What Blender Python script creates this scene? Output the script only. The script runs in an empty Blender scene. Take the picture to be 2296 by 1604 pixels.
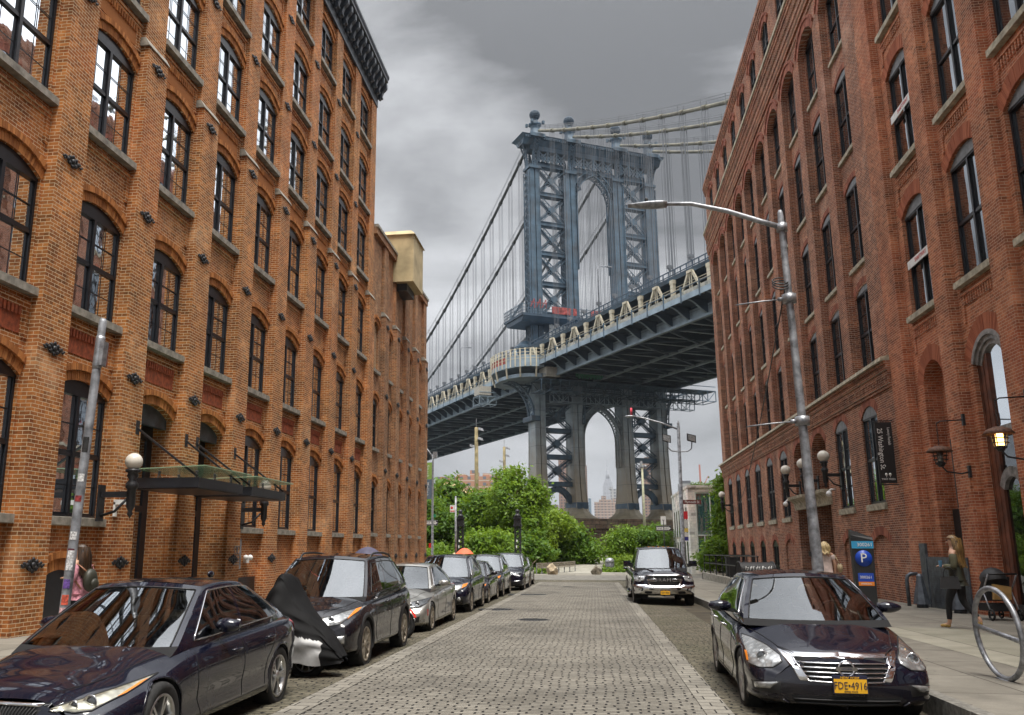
import bpy, bmesh, math, random
from math import sin, cos, pi, radians, sqrt, atan2, tan
from mathutils import Vector, Matrix, noise
random.seed(7)
SC = bpy.context.scene
COL = SC.collection

# ---------------------------------------------------------------- camera
CAM_H = 1.58
cd = bpy.data.cameras.new("camera")
cam = bpy.data.objects.new("camera", cd)
COL.objects.link(cam)
FPX, PX, PY, VX, VY = 1950.0, 1030.0, 802.0, 1333.0, 1230.0      # measured on a 2296 x 1604 frame
def _ray(u, v):
    return Vector(((u - PX) / FPX, -(v - PY) / FPX, -1.0)).normalized()
_f = _ray(VX, VY)
_u = Vector((0, FPX / (VY - PY), -1.0)).normalized()
_r = _f.cross(_u).normalized()
cam.matrix_world = Matrix(((_r.x, _r.y, _r.z, 0), (_f.x, _f.y, _f.z, 0), (_u.x, _u.y, _u.z, CAM_H), (0, 0, 0, 1)))
cd.sensor_width = 36.0
cd.lens = 36.0 * FPX / 2296.0
cd.shift_x = (1148.0 - PX) / 2296.0
cd.shift_y = 0.0
cd.clip_start = 0.1
cd.clip_end = 20000
SC.camera = cam

# ---------------------------------------------------------------- world, sun, exposure
SUN_DIR = Vector((0.14, -0.30, 0.90)).normalized()
EXPOSURE = 0.85
w = bpy.data.worlds.new("World"); SC.world = w
w.use_nodes = True
nt = w.node_tree; nt.nodes.clear()
def wn(t, **k):
    n = nt.nodes.new(t)
    for a, b in k.items(): setattr(n, a, b)
    return n
def wl(a, b): nt.links.new(a, b)
def wmath(op, a, b=None, c=None, clamp=False):
    n = wn('ShaderNodeMath', operation=op); n.use_clamp = clamp
    for i, x in enumerate((a, b, c)):
        if x is None: continue
        if isinstance(x, (int, float)): n.inputs[i].default_value = x
        else: wl(x, n.inputs[i])
    return n.outputs[0]
sky = wn('ShaderNodeTexSky'); sky.sky_type = 'NISHITA'; sky.sun_disc = False
sky.sun_elevation = math.asin(SUN_DIR.z); sky.sun_rotation = atan2(SUN_DIR.x, SUN_DIR.y)
sky.air_density = 1.5; sky.dust_density = 3.0
tc = wn('ShaderNodeTexCoord')
mp = wn('ShaderNodeMapping'); mp.inputs['Scale'].default_value = (1.0, 1.0, 2.6)
wl(tc.outputs['Generated'], mp.inputs[0])
n1 = wn('ShaderNodeTexNoise'); n1.inputs['Scale'].default_value = 2.3; n1.inputs['Detail'].default_value = 7
n1.inputs['Roughness'].default_value = 0.5; n1.inputs['Distortion'].default_value = 0.5
wl(mp.outputs[0], n1.inputs['Vector'])
sep = wn('ShaderNodeSeparateXYZ'); wl(tc.outputs['Generated'], sep.inputs[0])
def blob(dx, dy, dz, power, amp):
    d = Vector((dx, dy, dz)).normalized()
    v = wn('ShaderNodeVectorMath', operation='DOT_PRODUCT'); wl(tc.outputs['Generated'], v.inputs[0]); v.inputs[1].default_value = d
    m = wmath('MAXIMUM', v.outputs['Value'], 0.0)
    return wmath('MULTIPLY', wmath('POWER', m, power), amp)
# cloud cover: thin cloud, heavy bank over the street, bright patches added out of view
n3 = wn('ShaderNodeTexNoise'); n3.inputs['Scale'].default_value = 7.5; n3.inputs['Detail'].default_value = 6; n3.inputs['Roughness'].default_value = 0.6; wl(mp.outputs[0], n3.inputs['Vector'])
base = wmath('ADD', wmath('MULTIPLY_ADD', n1.outputs['Fac'], 1.12, -0.50), wmath('MULTIPLY', n3.outputs['Fac'], 0.24))
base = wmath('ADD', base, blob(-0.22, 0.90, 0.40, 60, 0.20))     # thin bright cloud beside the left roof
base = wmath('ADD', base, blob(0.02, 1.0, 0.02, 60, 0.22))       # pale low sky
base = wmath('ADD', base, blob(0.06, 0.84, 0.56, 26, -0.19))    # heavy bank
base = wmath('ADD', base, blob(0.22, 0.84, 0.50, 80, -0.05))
base = wmath('ADD', base, blob(-0.80, 0.12, 0.60, 8, 1.2))      # bright patch added out of view to light the right-hand walls
base = wmath('ADD', base, blob(0.78, 0.25, 0.56, 8, 1.3))  # matching patch on the right, added to light the left-hand walls
base = wmath('ADD', base, blob(0.56, 0.74, 0.42, 25, 0.75))      # bright patch added out of view for the left windows to reflect
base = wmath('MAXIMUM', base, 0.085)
zen = wmath('MULTIPLY', wmath('POWER', wmath('MAXIMUM', sep.outputs['Z'], 0.0), 6.5), 1.8)   # sky overhead brightened, out of view, to light the walls
back = wmath('MULTIPLY', wmath('MAXIMUM', wmath('MULTIPLY', sep.outputs['Y'], -1.0), 0.0), 0.22)  # sky behind the camera brightened too, out of view
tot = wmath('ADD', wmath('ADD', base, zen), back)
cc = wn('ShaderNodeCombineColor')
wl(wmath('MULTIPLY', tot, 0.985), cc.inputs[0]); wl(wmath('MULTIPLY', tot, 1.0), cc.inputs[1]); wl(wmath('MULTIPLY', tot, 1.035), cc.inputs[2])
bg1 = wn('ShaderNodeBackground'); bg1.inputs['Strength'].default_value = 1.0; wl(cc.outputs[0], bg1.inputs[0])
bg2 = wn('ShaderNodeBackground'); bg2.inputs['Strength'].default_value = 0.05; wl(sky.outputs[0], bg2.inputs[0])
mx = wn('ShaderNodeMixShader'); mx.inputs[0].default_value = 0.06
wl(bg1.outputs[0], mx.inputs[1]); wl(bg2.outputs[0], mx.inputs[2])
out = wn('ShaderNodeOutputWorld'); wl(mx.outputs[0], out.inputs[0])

sl = bpy.data.lights.new("sun", 'SUN'); sl.energy = 3.0; sl.angle = radians(25); sl.color = (1.0, 0.95, 0.87)
so = bpy.data.objects.new("sun", sl); COL.objects.link(so)
so.rotation_euler = SUN_DIR.to_track_quat('Z', 'Y').to_euler()

SC.render.engine = 'CYCLES'
SC.view_settings.view_transform = 'Standard'; SC.view_settings.look = 'None'
SC.view_settings.exposure = EXPOSURE; SC.view_settings.gamma = 1.0; SC.view_settings.use_curve_mapping = False
cy = SC.cycles
cy.use_denoising = True
cy.max_bounces = 7; cy.diffuse_bounces = 3; cy.glossy_bounces = 4; cy.transmission_bounces = 4; cy.transparent_max_bounces = 8
cy.volume_bounces = 0
cy.caustics_reflective = False; cy.caustics_refractive = False
cy.use_adaptive_sampling = True; cy.adaptive_threshold = 0.02
cy.sample_clamp_indirect = 6.0
SC.render.film_transparent = False

# ---------------------------------------------------------------- helpers
def tag(o, label=None, cat=None, group=None, kind=None):
    if label: o['label'] = label
    if cat: o['category'] = cat
    if group: o['group'] = group
    if kind: o['kind'] = kind
    return o
def empty(name, loc=(0, 0, 0), rz=0.0, parent=None):
    o = bpy.data.objects.new(name, None); COL.objects.link(o)
    o.location = loc; o.rotation_euler = (0, 0, rz); o.empty_display_size = 0.1
    if parent: o.parent = parent
    return o
def thing(name, label, cat, loc=(0, 0, 0), rz=0.0, group=None):
    return tag(empty(name, loc, rz), label, cat, group)
def link(name, me, parent=None, loc=(0, 0, 0), rot=None):
    o = bpy.data.objects.new(name, me); COL.objects.link(o); o.location = loc
    if rot: o.rotation_euler = rot
    if parent: o.parent = parent
    return o
def copy_tree(o, parent=None):
    c = o.copy(); COL.objects.link(c); c.parent = parent
    for ch in list(o.children): copy_tree(ch, c)
    return c
class MB:
    def __init__(s): s.v = []; s.f = []; s.sm = []; s.mi = []; s.cur = 0
    def face(s, idx, smooth=False): s.f.append(tuple(idx)); s.sm.append(smooth); s.mi.append(s.cur)
    def poly(s, pts, smooth=False):
        n = len(s.v); s.v += [tuple(p) for p in pts]; s.face(range(n, n + len(pts)), smooth)
    def box(s, x0, x1, y0, y1, z0, z1):
        n = len(s.v)
        s.v += [(x, y, z) for z in (z0, z1) for y in (y0, y1) for x in (x0, x1)]
        for q in ((0, 2, 3, 1), (4, 5, 7, 6), (0, 1, 5, 4), (2, 6, 7, 3), (0, 4, 6, 2), (1, 3, 7, 5)):
            s.face([n + i for i in q])
    def hexa(s, p):      # 8 points: bottom 4 ccw, top 4 ccw
        n = len(s.v); s.v += [tuple(q) for q in p]
        for q in ((3, 2, 1, 0), (4, 5, 6, 7), (0, 1, 5, 4), (1, 2, 6, 5), (2, 3, 7, 6), (3, 0, 4, 7)): s.face([n + i for i in q])
    def bar(s, a, b, w, h=None, up=(0, 0, 1)):
        a = Vector(a); b = Vector(b); h = h or w
        d = b - a
        if d.length < 1e-6: return
        d.normalize(); u = Vector(up)
        if abs(d.dot(u)) > 0.98: u = Vector((1, 0, 0)) if abs(d.x) < 0.9 else Vector((0, 1, 0))
        x = d.cross(u).normalized(); y = x.cross(d).normalized()
        q = [(-w / 2, -h / 2), (w / 2, -h / 2), (w / 2, h / 2), (-w / 2, h / 2)]
        s.hexa([a + x * i + y * j for i, j in q] + [b + x * i + y * j for i, j in q])
    def tube(s, pts, r, n=8, caps=True, smooth=True, closed=False):
        pts = [Vector(p) for p in pts]; m = len(pts)
        rs = r if isinstance(r, (list, tuple)) else [r] * m
        base = len(s.v); ref = None
        for i, p in enumerate(pts):
            if closed: d = pts[(i + 1) % m] - pts[i - 1]
            else: d = pts[min(i + 1, m - 1)] - pts[max(i - 1, 0)]
            d.normalize()
            if ref is None:
                ref = Vector((0, 0, 1)) if abs(d.z) < 0.9 else Vector((1, 0, 0))
            x = ref - d * ref.dot(d)
            if x.length < 1e-5: x = d.orthogonal()
            x.normalize(); y = d.cross(x); ref = x
            for k in range(n):
                a = 2 * pi * k / n
                s.v.append(tuple(p + x * cos(a) * rs[i] + y * sin(a) * rs[i]))
        for i in range(m if closed else m - 1):
            i2 = (i + 1) % m
            for k in range(n):
                k2 = (k + 1) % n
                s.face((base + i * n + k, base + i * n + k2, base + i2 * n + k2, base + i2 * n + k), smooth)
        if caps and not closed:
            s.face([base + k for k in range(n)][::-1]); s.face([base + (m - 1) * n + k for k in range(n)])
    def lathe(s, prof, n=16, c=(0, 0, 0), smooth=True, axis='z', caps=True):
        base = len(s.v); m = len(prof)
        for r, z in prof:
            for k in range(n):
                a = 2 * pi * k / n
                p = (r * cos(a), r * sin(a), z) if axis == 'z' else ((z, r * cos(a), r * sin(a)) if axis == 'x' else (r * sin(a), z, r * cos(a)))
                s.v.append((p[0] + c[0], p[1] + c[1], p[2] + c[2]))
        for i in range(m - 1):
            for k in range(n):
                k2 = (k + 1) % n
                s.face((base + i * n + k, base + i * n + k2, base + (i + 1) * n + k2, base + (i + 1) * n + k), smooth)
        if caps:
            s.face([base + k for k in range(n)][::-1]); s.face([base + (m - 1) * n + k for k in range(n)])
    def sphere(s, c, r, n=16, m=10, sx=1, sy=1, sz=1):
        base = len(s.v)
        for i in range(m + 1):
            t = pi * i / m
            for k in range(n):
                a = 2 * pi * k / n
                s.v.append((c[0] + r * sx * sin(t) * cos(a), c[1] + r * sy * sin(t) * sin(a), c[2] + r * sz * cos(t)))
        for i in range(m):
            for k in range(n):
                k2 = (k + 1) % n
                s.face((base + i * n + k, base + (i + 1) * n + k, base + (i + 1) * n + k2, base + i * n + k2), True)
    def grid(s, rows, smooth=True, closed=False):
        base = len(s.v); m = len(rows); n = len(rows[0])
        for r in rows: s.v += [tuple(p) for p in r]
        for i in range(m - 1):
            for k in range(n if closed else n - 1):
                k2 = (k + 1) % n
                s.face((base + i * n + k, base + i * n + k2, base + (i + 1) * n + k2, base + (i + 1) * n + k), smooth)
    def prism(s, poly, a, b, axis='x', smooth=False):   # 2-D outline swept from a to b along an axis
        def P(t, p):
            return (t, p[0], p[1]) if axis == 'x' else ((p[0], t, p[1]) if axis == 'y' else (p[0], p[1], t))
        n = len(s.v); m = len(poly)
        s.v += [P(a, p) for p in poly] + [P(b, p) for p in poly]
        s.face([n + i for i in range(m)][::-1]); s.face([n + m + i for i in range(m)])
        for i in range(m):
            j = (i + 1) % m
            s.face((n + i, n + j, n + m + j, n + m + i), smooth)
    def mesh(s, name, mats, fix=True):
        me = bpy.data.meshes.new(name); me.from_pydata(s.v, [], s.f)
        if not isinstance(mats, (list, tuple)): mats = [mats]
        for m in mats: me.materials.append(m)
        me.polygons.foreach_set('use_smooth', s.sm)
        if len(mats) > 1: me.polygons.foreach_set('material_index', s.mi)
        if fix:
            b = bmesh.new(); b.from_mesh(me)
            bmesh.ops.remove_doubles(b, verts=b.verts, dist=1e-5)
            bmesh.ops.recalc_face_normals(b, faces=b.faces)
            b.to_mesh(me); b.free()
        me.update()
        return me
    def build(s, name, mats, parent=None, loc=(0, 0, 0), rot=None, fix=True):
        return link(name, s.mesh(name, mats, fix), parent, loc, rot)
def ground_z(y):
    if y < 60: return -0.007 * y
    if y < 64.2: return -0.42
    if y < 96: return -0.30 + (y - 64.2) * (y - 64.2) * 0.00112
    return 0.83
def text_mesh(body, size, mat, depth=0.004, align='CENTER', spacing=1.0):
    cu = bpy.data.curves.new('lettering', 'FONT'); cu.body = body; cu.size = size
    cu.align_x = align; cu.align_y = 'CENTER'; cu.extrude = depth / 2; cu.space_character = spacing; cu.resolution_u = 2
    ob = bpy.data.objects.new('lettering_src', cu); COL.objects.link(ob)
    dg = bpy.context.evaluated_depsgraph_get()
    me = bpy.data.meshes.new_from_object(ob.evaluated_get(dg))
    COL.objects.unlink(ob); bpy.data.objects.remove(ob)
    me.materials.clear(); me.materials.append(mat)
    return me
def text(body, size, mat, parent, loc, normal, up=(0, 0, 1), name='lettering', depth=0.004, align='CENTER', spacing=1.0, sx=1.0):
    """flat lettering facing along normal (parent space)"""
    me = text_mesh(body, size, mat, depth, align, spacing)
    z = Vector(normal).normalized(); y = Vector(up); y = (y - z * y.dot(z)).normalized(); x = y.cross(z)
    o = link(name, me, parent)
    o.matrix_local = Matrix(((x.x * sx, y.x, z.x, loc[0]), (x.y * sx, y.y, z.y, loc[1]), (x.z * sx, y.z, z.z, loc[2]), (0, 0, 0, 1)))
    return o

# ---------------------------------------------------------------- materials
class NT:
    def __init__(s, name):
        s.m = bpy.data.materials.new(name); s.m.use_nodes = True; s.t = s.m.node_tree; s.t.nodes.clear()
        s.out = s.n('ShaderNodeOutputMaterial')
    def n(s, t, **k):
        nd = s.t.nodes.new(t)
        for a, b in k.items(): setattr(nd, a, b)
        return nd
    def l(s, a, b): s.t.links.new(a, b)
    def setin(s, sock, x):
        if x is None: return
        if isinstance(x, bpy.types.NodeSocket): s.l(x, sock)
        elif isinstance(x, (tuple, list)) and len(x) == 3 and sock.type == 'RGBA': sock.default_value = (*x, 1)
        else: sock.default_value = x
    def math(s, op, a, b=None, c=None, clamp=False):
        nd = s.n('ShaderNodeMath', operation=op); nd.use_clamp = clamp
        for i, x in enumerate((a, b, c)): s.setin(nd.inputs[i], x)
        return nd.outputs[0]
    def mix(s, f, a, b, blend='MIX'):
        nd = s.n('ShaderNodeMix', data_type='RGBA', blend_type=blend)
        s.setin(nd.inputs[0], f); s.setin(nd.inputs[6], a); s.setin(nd.inputs[7], b); return nd.outputs[2]
    def noise(s, vec, scale, detail=4, rough=0.55, dist=0.0):
        nd = s.n('ShaderNodeTexNoise'); s.setin(nd.inputs['Vector'], vec); nd.inputs['Scale'].default_value = scale
        nd.inputs['Detail'].default_value = detail; nd.inputs['Roughness'].default_value = rough; nd.inputs['Distortion'].default_value = dist
        return nd.outputs['Fac']
    def ramp(s, f, a, b, lo=0.0, hi=1.0):
        nd = s.n('ShaderNodeMapRange'); s.setin(nd.inputs[0], f)
        nd.inputs[1].default_value = a; nd.inputs[2].default_value = b; nd.inputs[3].default_value = lo; nd.inputs[4].default_value = hi
        return nd.outputs[0]
    def obj(s): return s.n('ShaderNodeTexCoord').outputs['Object']
    def pos(s): return s.n('ShaderNodeNewGeometry').outputs['Position']
    def island(s): return s.n('ShaderNodeNewGeometry').outputs['Random Per Island']
    def sep(s, v):
        nd = s.n('ShaderNodeSeparateXYZ'); s.l(v, nd.inputs[0]); return nd.outputs
    def comb(s, x, y, z):
        nd = s.n('ShaderNodeCombineXYZ'); s.setin(nd.inputs[0], x); s.setin(nd.inputs[1], y); s.setin(nd.inputs[2], z); return nd.outputs[0]
    def bump(s, h, strength=0.4, dist=0.01):
        nd = s.n('ShaderNodeBump'); s.l(h, nd.inputs['Height']); nd.inputs['Strength'].default_value = strength; nd.inputs['Distance'].default_value = dist
        return nd.outputs[0]
    def bsdf(s, color=None, rough=0.6, metal=0.0, normal=None, spec=None, coat=None, trans=None, emit=None, estr=0.0, alpha=None):
        b = s.n('ShaderNodeBsdfPrincipled')
        s.setin(b.inputs['Base Color'], color); s.setin(b.inputs['Roughness'], rough); s.setin(b.inputs['Metallic'], metal)
        if normal is not None: s.l(normal, b.inputs['Normal'])
        if spec is not None: s.setin(b.inputs['Specular IOR Level'], spec)
        if coat is not None: b.inputs['Coat Weight'].default_value = coat; b.inputs['Coat Roughness'].default_value = 0.03
        if emit is not None: s.setin(b.inputs['Emission Color'], emit); b.inputs['Emission Strength'].default_value = estr
        if alpha is not None: s.setin(b.inputs['Alpha'], alpha)
        s.l(b.outputs[0], s.out.inputs[0]); return b
def simple(name, color, rough=0.6, metal=0.0, var=0.12, scale=6.0, bump=0.0, **k):
    t = NT(name); o = t.obj()
    f = t.noise(o, scale, 5)
    dark = tuple(c * (1 - 2.2 * var) for c in color); lite = tuple(min(1, c * (1 + 2.2 * var)) for c in color)
    col = t.mix(t.ramp(f, 0.3, 0.7), dark, lite)
    nrm = t.bump(t.noise(o, scale * 7, 4), bump, 0.004) if bump else None
    t.bsdf(col, rough, metal, nrm, **k); return t.m
def brick_mat(name, c1, c2, mortar, stain=(0.06, 0.04, 0.03), bw=0.215, bh=0.0725, ms=0.0065, rough=0.85, stain_amt=0.5, glaze=None):
    t = NT(name); p = t.obj(); x, y, z = t.sep(p)
    uv = t.comb(t.math('ADD', x, y), z, 0.0)
    wob = t.noise(p, 9.0, 2)
    uv2 = t.comb(t.math('ADD', t.math('ADD', x, y), t.math('MULTIPLY', wob, 0.012)), t.math('ADD', z, t.math('MULTIPLY', wob, 0.010)), 0.0)
    b = t.n('ShaderNodeTexBrick'); t.l(uv2, b.inputs['Vector'])
    b.inputs['Scale'].default_value = 1.0; b.inputs['Brick Width'].default_value = bw; b.inputs['Row Height'].default_value = bh
    b.inputs['Mortar Size'].default_value = ms; b.inputs['Mortar Smooth'].default_value = 0.25; b.inputs['Bias'].default_value = -0.1
    b.offset = 0.5
    # a random tone for each brick
    row = t.math('FLOOR', t.math('DIVIDE', z, bh))
    colid = t.math('FLOOR', t.math('ADD', t.math('DIVIDE', t.math('ADD', x, y), bw), t.math('MULTIPLY', t.math('MODULO', row, 2.0), 0.5)))
    wnz = t.n('ShaderNodeTexWhiteNoise', noise_dimensions='2D'); t.l(t.comb(row, colid, 0.0), wnz.inputs['Vector'])
    big = t.noise(p, 0.55, 5, 0.6); mid = t.noise(p, 2.6, 4, 0.6)
    f = t.math('ADD', t.math('MULTIPLY', wnz.outputs['Value'], 0.62), t.math('MULTIPLY', t.ramp(mid, 0.3, 0.7), 0.38))
    base = t.mix(f, c1, c2)
    base = t.mix(t.math('MULTIPLY', t.math('GREATER_THAN', wnz.outputs['Value'], 0.88), 0.65), base, tuple(c * 0.35 for c in c1))
    b.inputs['Color1'].default_value = (1, 1, 1, 1); b.inputs['Color2'].default_value = (1, 1, 1, 1); b.inputs['Mortar'].default_value = (0, 0, 0, 1)
    zone = t.noise(p, 0.23, 4, 0.6, 0.5)
    base = t.mix(t.ramp(zone, 0.42, 0.62, 0.0, 0.55), base, t.mix(0.5, base, tuple((c1[i] * (1.35, .75, .7)[i] + c2[i] * (.3, .18, .15)[i]) for i in range(3))))
    base = t.mix(1.0, base, t.comb(t.ramp(t.noise(p, 1.1, 5, .65), .3, .7, .58, 1.38), t.ramp(t.noise(p, 1.1, 5, .65), .3, .7, .58, 1.36), t.ramp(t.noise(p, 1.1, 5, .65), .3, .7, .62, 1.30)), 'MULTIPLY')
    col = t.mix(b.outputs['Fac'], base, mortar)
    st = t.noise(t.comb(t.math('MULTIPLY', t.math('ADD', x, y), 1.3), t.math('MULTIPLY', z, 0.35), 0.0), 1.0, 6, 0.65)
    col = t.mix(t.math('MULTIPLY', t.ramp(st, 0.52, 0.78), stain_amt), col, stain)
    col = t.mix(t.math('MULTIPLY', t.ramp(big, 0.58, 0.75), 0.22), col, tuple(min(1, c * 1.5 + 0.03) for c in mortar))
    h = t.math('SUBTRACT', t.math('MULTIPLY', t.noise(p, 60.0, 3), 0.35), b.outputs['Fac'])
    t.bsdf(col, rough, 0.0, t.bump(h, 0.9, 0.012), spec=0.25); return t.m
def island_brick(name, c1, c2, rough=0.85):
    t = NT(name); p = t.obj()
    col = t.mix(t.math('ADD', t.math('MULTIPLY', t.island(), 0.7), t.math('MULTIPLY', t.noise(p, 7.0, 4), 0.3)), c1, c2)
    t.bsdf(col, rough, 0.0, t.bump(t.noise(p, 60.0, 3), 0.5, 0.006), spec=0.25); return t.m
LB1, LB2, LMO = (0.205, 0.062, 0.018), (0.62, 0.255, 0.072), (0.70, 0.56, 0.37)
RB1, RB2, RMO = (0.120, 0.040, 0.024), (0.52, 0.228, 0.125), (0.56, 0.45, 0.36)
M = {}
M['brickL'] = brick_mat('orange_brick', LB1, LB2, LMO, stain=(0.13, 0.045, 0.018))
M['brickLflush'] = brick_mat('weathered_tan_brick', (0.26, 0.13, 0.055), (0.50, 0.33, 0.17), (0.50, 0.44, 0.34), stain=(0.09, 0.06, 0.035))
M['brickR'] = brick_mat('red_brick', RB1, RB2, RMO, stain=(0.07, 0.03, 0.022), stain_amt=0.6)
M['brickN'] = brick_mat('salmon_brick', (0.25, 0.074, 0.036), (0.58, 0.245, 0.125), (0.55, 0.38, 0.27), stain=(0.12, 0.04, 0.022), stain_amt=0.4)
M['archL'] = island_brick('orange_arch_brick', (0.20, 0.065, 0.02), (0.58, 0.24, 0.075))
M['archR'] = island_brick('red_arch_brick', (0.17, 0.055, 0.038), (0.46, 0.18, 0.115))
M['archN'] = island_brick('salmon_arch_brick', (0.25, 0.07, 0.035), (0.46, 0.16, 0.085))
M['panelL'] = simple('rust_red_terracotta', (0.27, 0.062, 0.022), 0.85, var=0.25, scale=9, bump=0.3)
M['stone'] = simple('grey_sill_stone', (0.27, 0.25, 0.21), 0.8, var=0.22, scale=5, bump=0.5)
M['stoneR'] = simple('pale_sill_stone', (0.40, 0.36, 0.27), 0.8, var=0.22, scale=5, bump=0.5)
M['iron'] = simple('black_iron', (0.016, 0.016, 0.018), 0.42, 0.0, var=0.2, scale=14, bump=0.3)
M['frame'] = simple('black_window_paint', (0.012, 0.013, 0.017), 0.35, 0.0, var=0.15, scale=8)
M['cornice'] = simple('dark_cornice_paint', (0.045, 0.055, 0.07), 0.5, 0.0, var=0.2, scale=4)
M['galv'] = simple('galvanised_steel', (0.30, 0.31, 0.33), 0.42, 0.6, var=0.2, scale=12, bump=0.15)
M['galvdull'] = simple('dull_grey_pole_paint', (0.24, 0.25, 0.27), 0.5, 0.25, var=0.3, scale=6, bump=0.2)
M['white'] = simple('white_paint', (0.78, 0.78, 0.76), 0.5, var=0.05)
M['black'] = simple('black_plastic', (0.012, 0.012, 0.013), 0.5, var=0.15)
M['dark'] = simple('dark_void', (0.006, 0.006, 0.007), 0.9, var=0.1)
M['red'] = simple('red_paint', (0.60, 0.03, 0.02), 0.45, var=0.1)
def glass_pane(name, base=(0.012, 0.014, 0.016), refl=0.92, wav=0.08):
    t = NT(name); p = t.pos()
    nrm = t.bump(t.noise(p, 1.7, 2), wav, 0.03)
    gl = t.n('ShaderNodeBsdfGlossy'); gl.inputs['Color'].default_value = (0.88, 0.93, 0.98, 1); gl.inputs['Roughness'].default_value = 0.02; t.l(nrm, gl.inputs['Normal'])
    df = t.n('ShaderNodeBsdfDiffuse'); df.inputs['Color'].default_value = (*base, 1)
    fr = t.n('ShaderNodeFresnel'); fr.inputs['IOR'].default_value = 1.5
    m = t.n('ShaderNodeMixShader'); t.l(t.math('MULTIPLY_ADD', fr.outputs[0], 1.0 - refl, refl, clamp=True), m.inputs[0])
    t.l(df.outputs[0], m.inputs[1]); t.l(gl.outputs[0], m.inputs[2]); t.l(m.outputs[0], t.out.inputs[0]); return t.m
M['pane'] = glass_pane('window_glass', refl=0.97)
M['paneR'] = glass_pane('dark_window_glass', (0.010, 0.011, 0.012), 0.38)
M['blind'] = glass_pane('glass_with_painted_reflection', (0.85, 0.87, 0.9), 0.10)  # white base paints in the bright sky these panes reflect
# ================================================================ BUILDINGS
def arc(w, h, rise, n=10, off=0.0):
    """points (y, z) of a segmental arch over an opening of width w, springing at h"""
    R = (w * w / 4 + rise * rise) / (2 * rise); cz = h + rise - R
    a = math.asin(min(1.0, (w / 2) / R))
    if rise > w / 2: a = pi - a
    return [((R + off) * sin(-a + 2 * a * i / n), cz + (R + off) * cos(-a + 2 * a * i / n)) for i in range(n + 1)], R, cz, a
def cell(mb, sgn, xw, yc, w, zs, zsp, rise, ylo, yhi, zlo, zhi, depth=0.22, sides=True):
    """a rectangle of wall with an arched opening and its reveals"""
    pts, R, cz, a = arc(w, zsp, rise)
    X = xw; XI = xw - sgn * depth; y0, y1 = yc - w / 2, yc + w / 2
    q = lambda y, z: (X, y, z)
    mb.poly([q(ylo, zlo), q(y0, zlo), q(y0, zsp), q(ylo, zsp)]); mb.poly([q(y1, zlo), q(yhi, zlo), q(yhi, zsp), q(y1, zsp)])
    if zs > zlo + 1e-4: mb.poly([q(y0, zlo), q(y1, zlo), q(y1, zs), q(y0, zs)])
    mb.poly([q(ylo, zsp), q(y0, zsp), q(y0, zhi), q(ylo, zhi)]); mb.poly([q(y1, zsp), q(yhi, zsp), q(yhi, zhi), q(y1, zhi)])
    for i in range(len(pts) - 1):
        (a0, b0), (a1, b1) = pts[i], pts[i + 1]
        mb.poly([q(yc + a0, b0), q(yc + a1, b1), q(yc + a1, zhi), q(yc + a0, zhi)])
        mb.poly([(X, yc + a0, b0), (X, yc + a1, b1), (XI, yc + a1, b1), (XI, yc + a0, b0)])
    if depth:
        mb.poly([(X, y0, zs), (X, y0, zsp), (XI, y0, zsp), (XI, y0, zs)]); mb.poly([(X, y1, zs), (X, y1, zsp), (XI, y1, zsp), (XI, y1, zs)])
        mb.poly([(X, y0, zs), (X, y1, zs), (XI, y1, zs), (XI, y0, zs)])
def voussoirs(w, h, rise, mat, t=0.21, proud=0.035, ring2=True, bw=0.078):
    mb = MB(); _, R, cz, a = arc(w, h, rise)
    for (r0, r1, x0, x1) in (((R, R + t, -0.05, proud),) + (((R + t + 0.006, R + t + 0.14, -0.02, proud + 0.05),) if ring2 else ())):
        n = max(6, int(2 * a * (r0 + r1) / 2 / bw)); g = 0.12 * 2 * a / n
        for i in range(n):
            a0 = -a + 2 * a * i / n + g / 2; a1 = -a + 2 * a * (i + 1) / n - g / 2; px = random.uniform(-0.006, 0.006)
            P = lambda x, r, an: (x + px * (x > 0), r * sin(an), cz + r * cos(an))
            mb.hexa([P(x0, r0, a0), P(x1, r0, a0), P(x1, r0, a1), P(x0, r0, a1), P(x0, r1, a0), P(x1, r1, a0), P(x1, r1, a1), P(x0, r1, a1)])
    return mb.mesh('brick_arch', mat)
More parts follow.
